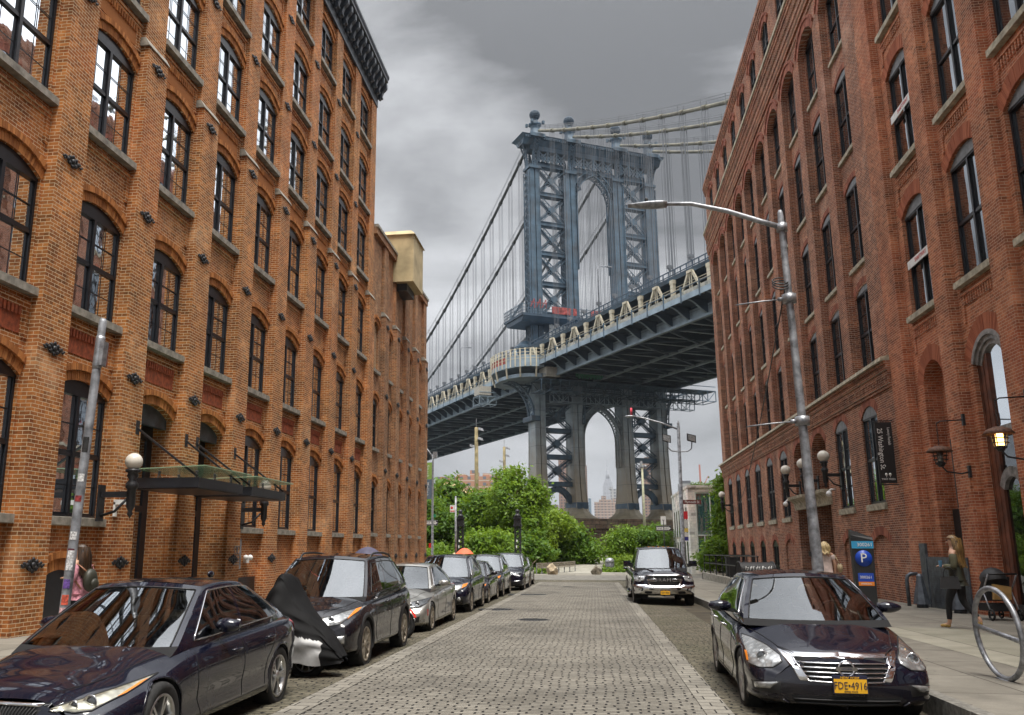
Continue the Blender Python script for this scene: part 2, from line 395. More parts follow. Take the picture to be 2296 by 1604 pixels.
def frame_mesh(w, h, rise, d=0.09, lunette=True, cols=2, rows=2, transom=True, lun_mat=None, mull=True, single=False, ft=0.07):
    """black frame set back d behind the wall; pane as a second mesh"""
    mb = MB(); x0, x1 = -d - 0.05, -d + 0.03
    hw = w / 2
    mb.box(x0, x1, -hw, -hw + ft, 0, h); mb.box(x0, x1, hw - ft, hw, 0, h); mb.box(x0, x1, -hw + ft, hw - ft, 0, ft)
    pts, R, cz, a = arc(w, h, rise)
    if lunette:
        inner = [(-hw, h - 0.05)] + pts + [(hw, h - 0.05)]
        mb.prism(inner, x0 + 0.01, x1 + 0.01, 'x')
        top = h - 0.05
    else:
        top = h
        for i in range(len(pts) - 1):
            mb.bar((-d, *pts[i]), (-d, *pts[i + 1]), 0.09, 0.08, up=(1, 0, 0))
    nb = [(-hw + ft, hw - ft)] if single else [(-hw + ft, -0.045), (0.045, hw - ft)]
    ztop = top if lunette else h + rise * 0.85
    if not single: mb.box(x0, x1 + 0.01, -0.045, 0.045, ft, ztop)
    zm = ft + (ztop - ft) * 0.5
    for (a0, a1) in nb:
        mb.box(x0 + 0.01, x1 - 0.01, a0, a1, zm - 0.035, zm + 0.035)
        for (u0, u1) in ((ft, zm - 0.035), (zm + 0.035, ztop)):
            xo = -0.02 if u0 == ft else 0.0
            mb.box(x0 + 0.02 + xo, x1 - 0.03 + xo, a0, a0 + 0.032, u0, u1); mb.box(x0 + 0.02 + xo, x1 - 0.03 + xo, a1 - 0.032, a1, u0, u1)
            mb.box(x0 + 0.02 + xo, x1 - 0.03 + xo, a0 + 0.032, a1 - 0.032, u0, u0 + 0.04)
            for c in range(1, cols):
                yy = a0 + (a1 - a0) * c / cols; mb.box(x0 + 0.035 + xo, x1 - 0.035 + xo, yy - 0.011, yy + 0.011, u0 + 0.05, u1)
            for r in range(1, rows):
                zz = u0 + (u1 - u0) * r / rows
                for c in range(cols):
                    ya = a0 + (a1 - a0) * c / cols + 0.011; yb = a0 + (a1 - a0) * (c + 1) / cols - 0.011
                    mb.box(x0 + 0.036 + xo, x1 - 0.036 + xo, ya, yb, zz - 0.011, zz + 0.011)
    me = mb.mesh('window_frame', lun_mat or M['frame'])
    g = MB()
    gp = [(-hw + 0.02, 0.02), (hw - 0.02, 0.02)] + ([(hw - 0.02, h - 0.03), (-hw + 0.02, h - 0.03)] if lunette else [(y * 0.985, z) for y, z in pts[::-1]])
    g.poly([(-d - 0.03, y, z) for y, z in gp])
    return me, g
def pane_mesh(g, mat):
    g2 = MB(); g2.v = list(g.v); g2.f = list(g.f); g2.sm = list(g.sm); g2.mi = list(g.mi)
    return g2.mesh('glass_pane', mat)
def sill_mesh(w, mat, ear=0.10, t=0.17, out=0.13, inn=-0.2):
    mb = MB(); mb.hexa([(inn, -w / 2 - ear, -t), (out, -w / 2 - ear, -t), (out, w / 2 + ear, -t), (inn, w / 2 + ear, -t),
                        (inn, -w / 2 - ear, 0.02), (out, -w / 2 - ear, -0.015), (out, w / 2 + ear, -0.015), (inn, w / 2 + ear, 0.02)])
    return mb.mesh('sill', mat)
def put_window(parent, fm, pm, sm, am, x, y, z, sgn, name='window'):
    rot = (0, 0, 0) if sgn > 0 else (0, 0, pi)
    o = link(name, fm, parent, (x, y, z), rot)
    if pm: link('glass_pane', pm, o)
    if sm: link('sill', sm, o)
    if am: link('brick_arch', am, o)
    return o
def tie_plate_mesh():
    mb = MB()
    mb.box(0.0, 0.03, -0.16, 0.16, -0.10, 0.10)
    mb.sphere((0.04, 0, 0), 0.07, 10, 6, .7)
    for a in range(8):
        t = a * pi / 4; r = 0.13 if a % 2 else 0.15
        mb.sphere((0.03, r * 1.25 * cos(t), r * 0.75 * sin(t)), 0.055, 8, 5, .6)
    for sy in (-1, 1):
        for k in range(4):
            mb.sphere((0.025, sy * (0.20 + 0.055 * k), 0.035 * sin(k * 2.1)), 0.050 - 0.006 * k, 8, 5, .5, 1.2, .9)
            mb.sphere((0.02, sy * (0.19 + 0.05 * k), -0.04 * cos(k * 1.7)), 0.035, 6, 4, .5)
    mb.v = [(x * .75, y * .88, z * .88) for x, y, z in mb.v]
    return mb.mesh('tie_plate', M['iron'])
TIE = tie_plate_mesh()

# ---------------------------------------------------------------- left: tall orange brick warehouse
XW, XP, XP2 = -10.45, -10.20, -10.31
BL0, BL1 = 1.3, 39.55
YC = lambda k: 16.47 + 3.04 * k
bl = thing('brick_building', 'tall orange brick warehouse with a dark bracketed cornice, left side of the street', 'building', (0, 0, 0))
ROWS = [(2.20, 4.72, 'g'), (6.42, 8.60, 'd'), (10.36, 12.66, 'f'), (14.22, 16.35, 'd'), (17.62, 19.60, 'f'), (21.10, 22.90, 'f')]
WW = 1.98
KS = list(range(-5, 8))
wall = MB()
zb = [-1.0, 5.6, 9.55, 13.45, 17.0, 20.45, 24.0]
for k in KS:
    yl, yh = YC(k) - 1.08, YC(k) + 1.08
    for r, (zs, zt, kind) in enumerate(ROWS):
        if k in (1, 2) and r == 0:
            cell(wall, 1, XW, YC(k), WW, zb[0], 4.72, 0.27, yl, yh, zb[0], zb[1], 0.6)
            continue
        cell(wall, 1, XW, YC(k), WW, zs, zt, 0.27, yl, yh, zb[r], zb[r + 1])
    for r, (zs, zt, kind) in enumerate(ROWS):
        if r == 0: continue
        # corbelled courses and panel below each sill
        wall.box(XW - 0.01, XW + 0.055, yl, yh, zs - 0.36, zs - 0.29); wall.box(XW - 0.01, XW + 0.03, yl, yh, zs - 0.43, zs - 0.362)
        for s_ in (-1, 1): wall.box(XW - 0.01, XW + 0.03, YC(k) + s_ * 0.98 - 0.06, YC(k) + s_ * 0.98 + 0.06, zs - 1.0, zs - 0.432)
ys = [YC(k) + 1.52 for k in range(-6, 8)]
for y in ys:
    # battered pier, thicker below the stone cap
    h = 0.47
    wall.hexa([(XW - 0.02, y - h, -1.0), (XP + 0.05, y - h, -1.0), (XP + 0.05, y + h, -1.0), (XW - 0.02, y + h, -1.0),
               (XW - 0.02, y - h, 13.4), (XP, y - h, 13.4), (XP, y + h, 13.4), (XW - 0.02, y + h, 13.4)])
    wall.hexa([(XW - 0.02, y - h, 13.4), (XP2, y - h, 13.4), (XP2, y + h, 13.4), (XW - 0.02, y + h, 13.4),
               (XW - 0.02, y - h, 23.75), (XP2, y - h, 23.75), (XP2, y + h, 23.75), (XW - 0.02, y + h, 23.75)])
wall.box(XW - 0.02, XP2 + 0.01, BL0 - 0.4, BL1 + 0.25, 23.75, 24.3)
# honeycomb band of small headers under the cornice
for k in KS:
    for i in range(13):
        for j in range(2):
            yy = YC(k) - 0.9 + i * 0.15 + (0.075 if j else 0)
            wall.box(XW - 0.01, XW + 0.05, yy - 0.035, yy + 0.035, 23.42 + j * 0.13, 23.50 + j * 0.13)
    wall.box(XW - 0.01, XW + 0.06, YC(k) - 1.02, YC(k) + 1.02, 23.30, 23.37)
# end walls, back and roof
wall.poly([(XP2 - 0.02, BL1 + 0.24, 16.9), (-34, BL1 + 0.24, 16.9), (-34, BL1 + 0.24, 24.3), (XP2 - 0.02, BL1 + 0.24, 24.3)])
wall.poly([(XP2, BL0 - 0.4, -1), (-34, BL0 - 0.4, -1), (-34, BL0 - 0.4, 24.3), (XP2, BL0 - 0.4, 24.3)])
wall.poly([(XP2, BL0 - 0.4, 24.3), (-34, BL0 - 0.4, 24.3), (-34, BL1 + 0.24, 24.3), (XP2, BL1 + 0.24, 24.3)])
wall.poly([(-34, BL0 - 0.4, -1), (-34, BL1 + 0.24, -1), (-34, BL1 + 0.24, 24.3), (-34, BL0 - 0.4, 24.3)])
# deep entry recess back walls
for k in (1, 2): wall.poly([(XW - .6, YC(k) - 1, -1), (XW - .6, YC(k) + 1, -1), (XW - .6, YC(k) + 1, 5.1), (XW - .6, YC(k) - 1, 5.1)])
wall.build('brick_wall', M['brickL'], bl)
caps = MB()
for y in ys: caps.hexa([(XW, y - .53, 13.4), (XP + .03, y - .53, 13.4), (XP + .03, y + .53, 13.4), (XW, y + .53, 13.4), (XW, y - .53, 13.62), (XP2 + .02, y - .53, 13.62), (XP2 + .02, y + .53, 13.62), (XW, y + .53, 13.62)])
for y in ys[5:]:
    c = MB(); c.v = [v for v in caps.v[ys.index(y) * 8:ys.index(y) * 8 + 8]]; c.hexa(c.v[:8]); c.v = c.v[8:]; c.f = [tuple(i - 8 for i in f) for f in c.f]
    c.build('pier_cap', M['stone'], bl)
# terracotta spandrel panels with dentils under second and fourth floor windows
pm = MB()
for i in range(15):
    yy = -0.76 + i * 0.1085; pm.box(0.0, 0.05, yy - 0.03, yy + 0.03, -0.60, -0.44)
pm.box(-0.01, 0.012, -0.83, 0.83, -0.94, -0.44)
pmesh = pm.mesh('dentil_panel', M['panelL']); pmesh3 = pm.mesh('dentil_panel', M['archL'])
for k in KS:
    for r in (1, 3): link('dentil_panel', pmesh if r == 1 else pmesh3, bl, (XW, YC(k), ROWS[r][0]))
sillL = sill_mesh(WW, M['stone'], 0.06, out=.18)
protoL = {}
for r, (zs, zt, kind) in enumerate(ROWS):
    fm, g = frame_mesh(WW, zt - zs, 0.27, ft=.055)
    am = voussoirs(WW, zt - zs, 0.27, M['archL'], t=.2, proud=.02, bw=.07)
    protoL[r] = (fm, pane_mesh(g, M['pane']), pane_mesh(g, M['blind']), am)  # third item: pane with the white sky reflection painted in
for k in KS:
    for r, (zs, zt, kind) in enumerate(ROWS):
        fm, pg, pb, am = protoL[r]
        if k in (1, 2) and r == 0:
            o = link('entry_arch', am, bl, (XW, YC(k), zs)); continue
        put_window(bl, fm, pb if (r == 0 and k in (3, 4, 5)) else pg, sillL, am, XW, YC(k), zs, 1)
for k in (-1, 0, 1, 2, 3, 4, 5, 6, 7):
    for z in (1.28, 5.33, 9.2, 13.0, 16.95, 20.4):
        if z < 2 and k > 4: continue
        y = YC(k) - 1.52
        if z < 2: y = {-1: YC(-1) - 1.5}.get(k, y)
        link('tie_plate', TIE, bl, ((XP if z < 13.3 else XP2) + 0.012 + (0.04 * (1 - (z + 1) / 14.4) if z < 13.3 else 0), y, z))
# cornice with scrolled brackets
cn = MB(); c0, c1 = BL0 - 0.6, BL1 + 0.2
prof = [(-10.55, 24.1), (-10.22, 24.1), (-10.22, 24.25), (-10.18, 24.3), (-10.18, 24.82), (-9.92, 24.95), (-9.74, 25.0), (-9.74, 25.12), (-9.68, 25.22), (-9.68, 25.34), (-10.55, 25.42)]
cn.prism([(x, z) for x, z in prof], c0, c1, 'y')
cn.box(-10.36, -10.26, c0, c1, 23.66, 24.1)
corn = cn.build('cornice', M['cornice'], bl)
bk = MB()
bp = [(-10.2, 24.0), (-10.14, 23.98), (-10.06, 24.08), (-10.02, 24.25), (-9.96, 24.42), (-9.86, 24.5), (-9.78, 24.62), (-9.78, 24.86), (-9.98, 24.86), (-10.2, 24.86)]
bk.prism([(x + 10.2, z - 24.0) for x, z in bp], -0.11, 0.11, 'y'); bk.tube([(0.13, -0.13, 0.12), (0.13, 0.13, 0.12)], 0.07, 10); bk.tube([(0.32, -0.13, 0.72), (0.32, 0.13, 0.72)], 0.09, 10)
bkm = bk.mesh('bracket', M['cornice'])
y = c1 - 0.15; i = 0
while y > 4:
    link('bracket', bkm, corn, (-10.18, y, 24.0)); y -= 0.60; i += 1
# entries: dark glazed doors deep in the openings
for k in (1, 2):
    d = MB()
    d.box(XW - .56, XW - .5, YC(k) - 0.98, YC(k) + 0.98, -0.1, 0.25); d.box(XW - .56, XW - .5, YC(k) - 0.98, YC(k) - 0.72, 0.25, 4.7)
    d.box(XW - .56, XW - .5, YC(k) + 0.72, YC(k) + 0.98, 0.25, 4.7); d.box(XW - .56, XW - .5, YC(k) - 0.72, YC(k) + 0.72, 2.45, 2.6)
    d.box(XW - .56, XW - .5, YC(k) - 0.72, YC(k) + 0.72, 4.2, 4.95); d.box(XW - .55, XW - .51, YC(k) - 0.04, YC(k) + 0.04, 0.25, 2.45)
    o = d.build('door', M['frame'], bl)
    g = MB(); g.box(XW - .545, XW - .535, YC(k) - 0.72, YC(k) + 0.72, 0.25, 4.2); g.build('glass_pane', M['paneR'], o)
    lp = MB(); pts, R, cz, a = arc(WW, 4.72, 0.27); lp.prism([(-WW / 2, 4.5)] + pts + [(WW / 2, 4.5)], XW - 0.3, XW - 0.16, 'x'); q = lp.build('lunette', M['cornice'], bl); q.location = (0, YC(k), 0)
# small low openings at the foot of the wall
lo = MB(); lo.box(XW - 0.01, XW + 0.02, 25.2, 26.5, 0.02, 0.74)
for i in range(9): lo.box(XW + 0.02, XW + 0.035, 25.25, 26.45, 0.08 + i * 0.07, 0.11 + i * 0.07)
lo.build('louvre_vent', M['frame'], bl)
lo = MB(); pts, R, cz, a = arc(1.25, 0.95, 0.22); lo.prism([(-0.625, 0.1)] + pts + [(0.625, 0.1)], XW + 0.0, XW + 0.02, 'x'); q = lo.build('basement_hatch', M['frame'], bl); q.location = (0.005, 16.2, 0)
q = link('brick_arch', voussoirs(1.25, 0.95, 0.22, M['archL'], t=0.22, proud=0.05), bl, (XW, 16.2, 0))
# ---------------------------------------------------------------- left: lower warehouse beyond
bl2 = thing('brick_building', 'lower weathered brick warehouse with blind windows joined to the far end of the tall one', 'building')
YB = [41.05, 43.85, 46.42, 49.1, 51.95]
w2 = MB(); w2f = MB()
LR = [(2.3, 4.6), (6.35, 8.5), (10.2, 12.4)]
edges = [40.1] + [(YB[i] + YB[i + 1]) / 2 for i in range(4)] + [53.4]
for i, yc in enumerate(YB):
    for r, (zs, zt) in enumerate(LR):
        cell(w2, 1, XW, yc, 1.15, zs, zt, 0.24, edges[i], edges[i + 1], [-1, 5.5, 9.4][r], [5.5, 9.4, 13.4][r], 0.14 if r == 2 else 0.2)
    w2.poly([(XW, edges[i], 13.4), (XW, edges[i + 1], 13.4), (XW, edges[i + 1], 17.0), (XW, edges[i], 17.0)])
    fm, g = frame_mesh(1.15, 2.2, 0.24, lunette=True, single=True)
    am = voussoirs(1.15, 2.2, 0.24, M['archL'])
    for r, (zs, zt) in enumerate(LR):
        if r < 2: put_window(bl2, fm, pane_mesh(g, M['paneR']), sillL2 if i else sill_mesh(1.15, M['stone']), am, XW, yc, zs, 1)
        else:
            b = MB(); pts, R, cz, a = arc(1.15, 2.2, 0.24); b.prism([(-0.575, 0)] + pts + [(0.575, 0)], -0.16, -0.10, 'x')
            o = b.build('blind_window', M['brickLflush'], bl2, (XW, yc, zs)); link('sill', sill_mesh(1.15, M['stone']), o); link('brick_arch', am, o)
    sillL2 = sill_mesh(1.15, M['stone'])
py = [40.2 + 1.4] + [42.5, 45.15, 47.7, 50.5, 53.3]
for y in py[1:]:
    w2.box(XW - 0.02, XP, y - 0.45, y + 0.45, -1, 13.2); w2.box(XW - 0.02, XP2, y - 0.45, y + 0.45, 13.2, 16.98)
w2.box(XW - 0.02, XP2 + 0.06, 40.1, 53.85, 17.0, 17.35)
w2.poly([(XW, 53.75, -1), (-34, 53.75, -1), (-34, 53.75, 17.2), (XW, 53.75, 17.2)])
w2.poly([(XW, 40.1, 17.2), (-34, 40.1, 17.2), (-34, 53.75, 17.2), (XW, 53.75, 17.2)])
w2.build('brick_wall', brick_mat('weathered_orange_brick', (.17, .062, .026), (.46, .225, .10), (.50, .42, .30), stain=(.10, .05, .025), stain_amt=.7), bl2)
for y in py[1:]:
    c = MB(); c.hexa([(XW, y - .48, 13.2), (XP + .03, y - .48, 13.2), (XP + .03, y + .48, 13.2), (XW, y + .48, 13.2), (XW, y - .48, 13.42), (XP2 + .02, y - .48, 13.42), (XP2 + .02, y + .48, 13.42), (XW, y + .48, 13.42)])
    c.build('pier_cap', M['stone'], bl2)
    for z in (5.35, 9.1, 12.7) + ((1.2,) if y > 44 else ()): link('tie_plate', TIE, bl2, (XP + 0.012, y, z))
cp = MB(); cp.box(XW - 0.3, XP2 + 0.12, 40.12, 53.9, 17.35, 17.5); cp.build('coping', M['stone'], bl2)
# beige plastered lift housing hanging over the wall
M['stucco'] = simple('beige_stucco', (0.47, 0.38, 0.22), 0.9, var=0.12, scale=1.2, bump=0.4)
st = MB(); st.box(-10.95, -9.32, 44.6, 47.3, 15.85, 18.55); st.hexa([(-11.0, 44.5, 18.55), (-9.22, 44.5, 18.55), (-9.22, 47.4, 18.55), (-11.0, 47.4, 18.55), (-11.0, 44.8, 18.85), (-9.5, 44.8, 18.85), (-9.5, 47.2, 18.85), (-11.0, 47.2, 18.85)])
o = st.build('lift_housing', M['stucco'], bl2)
st = MB(); st.box(-10.4, -9.75, 45.0, 46.9, 15.45, 15.85); st.build('underside_hatch', M['iron'], o)

# ================================================================ RIGHT SIDE
XR = 9.4; XRI = 9.67
br = thing('brick_building', 'dark red brick loft building with pale stone belt courses and tall arched bays', 'building')
RY = [31.2 + 3.5 * i for i in range(10)]      # bay centres 31.2 .. 62.7
R0, R1 = 28.55, 65.5
w3 = MB()
eb = [R0] + [(RY[i] + RY[i + 1]) / 2 for i in range(9)] + [R1]
UR = [(7.55, 10.38), (11.5, 14.5), (15.78, 18.72), (19.93, 22.6)]
for i, yc in enumerate(RY):
    y0, y1 = eb[i], eb[i + 1]
    # basement and ground floor, flush wall
    if i in (2, 3):
        cell(w3, -1, XR, yc, 2.3, -1.0, 3.45, 0.02, y0, y1, -1.0, 3.8, 2.2)
        cell(w3, -1, XR, yc, 2.3, 3.8, 5.75, 0.55, y0, y1, 3.8, 6.95, 1.0)
    else:
        zb0 = 1.72
        cell(w3, -1, XR, yc, 1.55 if i > 4 else 1.9, -0.45 if i > 4 else -1.0, zb0, 0.30, y0, y1, -1.0, 2.45, 0.22 if i > 4 else 0.08)
        cell(w3, -1, XR, yc, 1.75, 3.05, 5.95, 0.38, y0, y1, 2.45, 6.95, 0.25)
    # upper bays: one tall arched recess per bay between the piers
    hw = 1.25
    pts, R, cz, a = arc(2 * hw, 22.2, 0.65, 12)
    cell(w3, -1, XR, yc, 2 * hw, 7.5, 22.2, 0.65, y0, y1, 7.5, 23.2, XRI - XR)
    for (zs, zt), zl, zh in zip(UR, (7.5, 11.2, 15.5, 19.7), (11.2, 15.5, 19.7, 23.2)):
        cell(w3, -1, XRI, yc + .1, 2.05, max(zs, zl), zt, 0.28, yc - hw, yc + hw, zl, zh, 0.2)
    cell(w3, -1, XR, yc, 1.55, 25.6, 27.35, 0.42, y0, y1, 25.3, 28.3, 0.22)
    # hood ring over top windows
# belt corbels
for (z0, z1, out) in ((6.55, 6.66, 0.05), (6.66, 6.74, 0.09), (6.95, 7.1, 0.10), (7.1, 7.26, 0.15), (7.26, 7.38, 0.20)):
    w3.box(XR - out, XR + 0.05, R0, R1 + 0.1, z0, z1)
y = R0 + 0.06
while y < R1:
    w3.box(XR - 0.10, XR + 0.02, y, y + 0.085, 6.74, 6.95)
    w3.box(XR - 0.20, XR + 0.02, y, y + 0.10, 24.35, 24.75); y += 0.17
for (z0, z1, out) in ((23.2, 23.34, 0.05), (23.5, 23.7, 0.09), (23.7, 23.95, 0.13), (23.95, 24.15, 0.17), (24.15, 24.35, 0.13), (24.75, 24.95, 0.24), (24.95, 25.12, 0.28)):
    w3.box(XR - out, XR + 0.05, R0, R1 + 0.12, z0, z1)
w3.box(XR - 0.001, XR + 0.05, R0, R1, 23.34, 23.5); w3.box(XR - 0.002, XR + 0.05, R0, R1, 6.95, 7.5); w3.box(XR - 0.002, XR + 0.05, R0, R1, 25.12, 25.3)
for (z0, z1, out) in ((28.3, 28.45, 0.05), (28.45, 28.6, 0.09), (28.6, 28.8, 0.13), (28.8, 29.0, 0.18), (29.0, 29.2, 0.14)):
    w3.box(XR - out, XR + 0.3, R0, R1 + 0.12, z0, z1)
w3.poly([(XR, R1, -1), (36, R1, -1), (36, R1, 29), (XR, R1, 29)]); w3.poly([(XR, R0, 29.1), (36, R0, 29.1), (36, R1, 29.1), (XR, R1, 29.1)])
w3.poly([(XR, R0, 22), (36, R0, 22), (36, R0, 29.1), (XR, R0, 29.1)])
for i in (2, 3):
    yc = RY[i]; w3.poly([(XR + 2.2, yc - 1.15, -1), (XR + 2.2, yc + 1.15, -1), (XR + 2.2, yc + 1.15, 3.6), (XR + 2.2, yc - 1.15, 3.6)])
    w3.poly([(XR + 1.0, yc - 1.15, 3.8), (XR + 1.0, yc + 1.15, 3.8), (XR + 1.0, yc + 1.15, 6.6), (XR + 1.0, yc - 1.15, 6.6)])
w3.build('brick_wall', M['brickR'], br)
led = MB(); led.hexa([(XR - 0.30, R0, 7.38), (XR + 0.1, R0, 7.38), (XR + 0.1, R1 + 0.2, 7.38), (XR - 0.30, R1 + 0.2, 7.38), (XR - 0.28, R0, 7.5), (XR + 0.1, R0, 7.58), (XR + 0.1, R1 + 0.2, 7.58), (XR - 0.28, R1 + 0.2, 7.5)])
led.build('belt_course', M['stoneR'], br)
led = MB(); led.box(XR - 0.34, XR + 0.1, R0, R1 + 0.2, 25.12, 25.3); led.build('belt_course', M['stoneR'], br)
sR = sill_mesh(2.05, M['stoneR'], 0.05, 0.16, 0.10); sRg = sill_mesh(1.75, M['stoneR'], 0.12, 0.22, 0.08)
M['lun'] = simple('grey_lunette_paint', (0.17, 0.18, 0.19), 0.5, var=0.15)
def two_tone(w, h, rise, **k):
    fm, g = frame_mesh(w, h, rise, **k); return fm, g
def lunette_mesh(w, h, rise, d):
    mb = MB(); pts, R, cz, a = arc(w - 0.04, h, rise - 0.02); mb.prism([(-w / 2 + 0.02, h)] + pts + [(w / 2 - 0.02, h)], -d + 0.041, -d + 0.06, 'x'); return mb.mesh('lunette', M['lun'])
fmU, gU = frame_mesh(2.05, 2.9, 0.28, cols=2, rows=2, ft=.05); paneU = pane_mesh(gU, M['paneR']); amU = voussoirs(2.05, 2.9, 0.28, M['archR'], ring2=False, proud=0.015); lunU = lunette_mesh(2.05, 2.9, 0.28, 0.09)
fmV, gV = frame_mesh(2.05, 2.6, 0.28, cols=2, rows=2); paneV = pane_mesh(gV, M['paneR'])
fmT, gT = frame_mesh(1.55, 1.75, 0.42, lunette=False); paneT = pane_mesh(gT, M['pane']); amT = voussoirs(1.55, 1.75, 0.42, M['archR'], t=0.3, proud=0.05)
fmG, gG = frame_mesh(1.75, 2.9, 0.38); paneG = pane_mesh(gG, M['pane']); amG = voussoirs(1.75, 2.9, 0.38, M['archR'], t=0.3, ring2=False, proud=0.01); lunG = lunette_mesh(1.75, 2.9, 0.38, 0.09)
fmB, gB = frame_mesh(1.55, 2.1, 0.30, cols=1, rows=1); paneB = pane_mesh(gB, M['paneR']); amB = voussoirs(1.55, 2.1, 0.30, M['archR'], t=0.3, ring2=False, proud=0.01)
arcR = voussoirs(2.5, 0, 0.65, M['archR'], t=0.32, proud=0.02, ring2=True)
for i, yc in enumerate(RY):
    for r, (zs, zt) in enumerate(UR):
        o = put_window(br, fmU if r < 3 else fmV, paneU if r < 3 else paneV, sR if r else None, amU if r < 3 else None, XRI, yc + .1, zs, -1)
        if r < 3: link('lunette', lunU, o)
    put_window(br, fmT, paneT, None, amT, XR, yc, 25.6, -1)
    link('bay_arch', arcR, br, (XR, yc, 22.2), (0, 0, pi))
    if i in (2, 3):
        link('entry_arch', voussoirs(2.3, 5.75, 0.55, M['archR'], t=0.3, proud=0.01, ring2=False), br, (XR, yc, 0), (0, 0, pi)); continue
    o = put_window(br, fmG, paneG, sRg, amG, XR, yc, 3.05, -1); link('lunette', lunG, o)
    if i > 4: o = put_window(br, fmB, paneB, None, amB, XR, yc, -0.38, -1, 'basement_window')
    else:
        o = link('blind_arch', voussoirs(1.9, 1.72, 0.30, M['archR'], t=0.28, proud=0.008, ring2=False), br, (XR, yc, 0), (0, 0, pi))
        b = MB(); b.box(XR + 0.07, XR + 0.12, yc - 0.95, yc + 0.95, -1, 2.1); b.build('brick_infill', M['brickR'], br)
# stone hoods above the two entries
for i in (2, 3):
    hd = MB(); yc = RY[i]
    hd.prism([(XR + 0.1, 3.9), (XR - 0.38, 3.9), (XR - 0.36, 3.78), (XR - 0.2, 3.7), (XR - 0.12, 3.6), (XR - 0.06, 3.3), (XR + 0.1, 3.3)], yc - 1.45, yc + 1.45, 'y')
    hd.build('entry_hood', M['stoneR'], br)
    sp = MB(); sp.box(XR - 0.075, XR - 0.055, yc - 0.95, yc + 0.95, 3.34, 3.54); o = sp.build('name_panel', simple('weathered_panel', (0.46, 0.42, 0.33), 0.9, var=0.15), br)
    d = MB(); d.box(XR + 2.1, XR + 2.16, yc - 1.1, yc + 1.1, -0.2, 3.4); d.build('door', M['paneR'], br)

# near right: salmon brick building
bn = thing('brick_building', 'salmon red brick building with deep dark windows and tall arched doorway nearest on the right', 'building')
XN = 9.62; w4 = MB()
NY = [25.87, 22.35, 19.0, 15.6, 12.2, 8.8, 5.4, 2.0, -1.4]
NR = [(8.33, 11.4), (13.0, 16.1), (17.65, 20.7)]
nb = [28.5] + [(NY[i] + NY[i + 1]) / 2 for i in range(8)] + [-3.1]
for i, yc in enumerate(NY):
    y1, y0 = nb[i], nb[i + 1]
    if i == 0:
        cell(w4, -1, XN, yc, 1.5, -1.0, 6.2, 0.6, y0, y1, -1.0, 7.55, 0.45)
    elif i == 1:
        cell(w4, -1, XN, yc, 1.85, -1.0, 6.15, 0.62, y0, y1, -1.0, 7.55, 0.35)
    else:
        cell(w4, -1, XN, yc, 2.0, 1.2, 4.9, 0.45, y0, y1, -1.0, 7.55, 0.3)
    for r, (zs, zt) in enumerate(NR):
        zl = (7.55, 12.2, 16.85)[r]; zh = (12.2, 16.85, 22.5)[r]
        cell(w4, -1, XN, yc, 2.0, zs, zt, 0.36, y0, y1, zl, zh, 0.3)
        # recessed panel frame and dentils below each sill
        w4.box(XN - 0.06, XN + 0.01, yc - 1.0, yc + 1.0, zs - 0.42, zs - 0.34)
        for s_ in (-1, 1): w4.box(XN - 0.04, XN + 0.01, yc + s_ * 0.96 - 0.06, yc + s_ * 0.96 + 0.06, zs - 1.1, zs - 0.42)
        for q in range(13): w4.box(XN - 0.045, XN + 0.01, yc - 0.84 + q * 0.14 - 0.03, yc - 0.84 + q * 0.14 + 0.03, zs - 0.66, zs - 0.42)
pr = [27.9] + [(NY[i] + NY[i + 1]) / 2 for i in range(8)] + [-3.3]
for i, y in enumerate(pr):
    h = 0.44 if i else 0.62
    w4.box(XR - 0.02, XN + 0.03, y - h, y + h, -1, 24.5)
w4.box(XR - 0.03, XN + 0.05, -3.9, 28.52, 22.5, 24.6)
w4.poly([(XN, -3.7, -1), (36, -3.7, -1), (36, -3.7, 24.5), (XN, -3.7, 24.5)]); w4.poly([(XN, -3.7, 24.55), (36, -3.7, 24.55), (36, 28.5, 24.55), (XN, 28.5, 24.55)])
b0 = NY[0]; w4.poly([(XN + 0.45, b0 - 0.75, -1), (XN + 0.45, b0 + 0.75, -1), (XN + 0.45, b0 + 0.75, 6.9), (XN + 0.45, b0 - 0.75, 6.9)])
w4.build('brick_wall', M['brickN'], bn)
fmN, gN = frame_mesh(2.0, 3.05, 0.36, d=0.14, cols=1, rows=1); pN = pane_mesh(gN, M['paneR']); sN = sill_mesh(2.0, M['stoneR'], 0.08, 0.18, 0.16, -0.3); aN = voussoirs(2.0, 3.05, 0.36, M['archN'], t=0.42, proud=0.012, ring2=False); lN = lunette_mesh(2.0, 3.05, 0.36, 0.14)
fmN2, gN2 = frame_mesh(2.0, 3.7, 0.45, d=0.14, cols=1, rows=2); pN2 = pane_mesh(gN2, M['paneR']); aN2 = voussoirs(2.0, 3.7, 0.45, M['archN'], t=0.42, proud=0.012, ring2=False)
for i, yc in enumerate(NY):
    for r, (zs, zt) in enumerate(NR):
        o = put_window(bn, fmN, pN, sN, aN, XN, yc, zs, -1); link('lunette', lN, o)
    if i > 1: put_window(bn, fmN2, pN2, sN, aN2, XN, yc, 1.2, -1)
link('niche_arch', voussoirs(1.5, 6.2, 0.6, M['archN'], t=0.45, proud=0.012, ring2=False), bn, (XN, NY[0], 0), (0, 0, pi))
link('door_arch', voussoirs(1.85, 6.15, 0.62, M['archN'], t=0.45, proud=0.012, ring2=False), bn, (XN, NY[1], 0), (0, 0, pi))
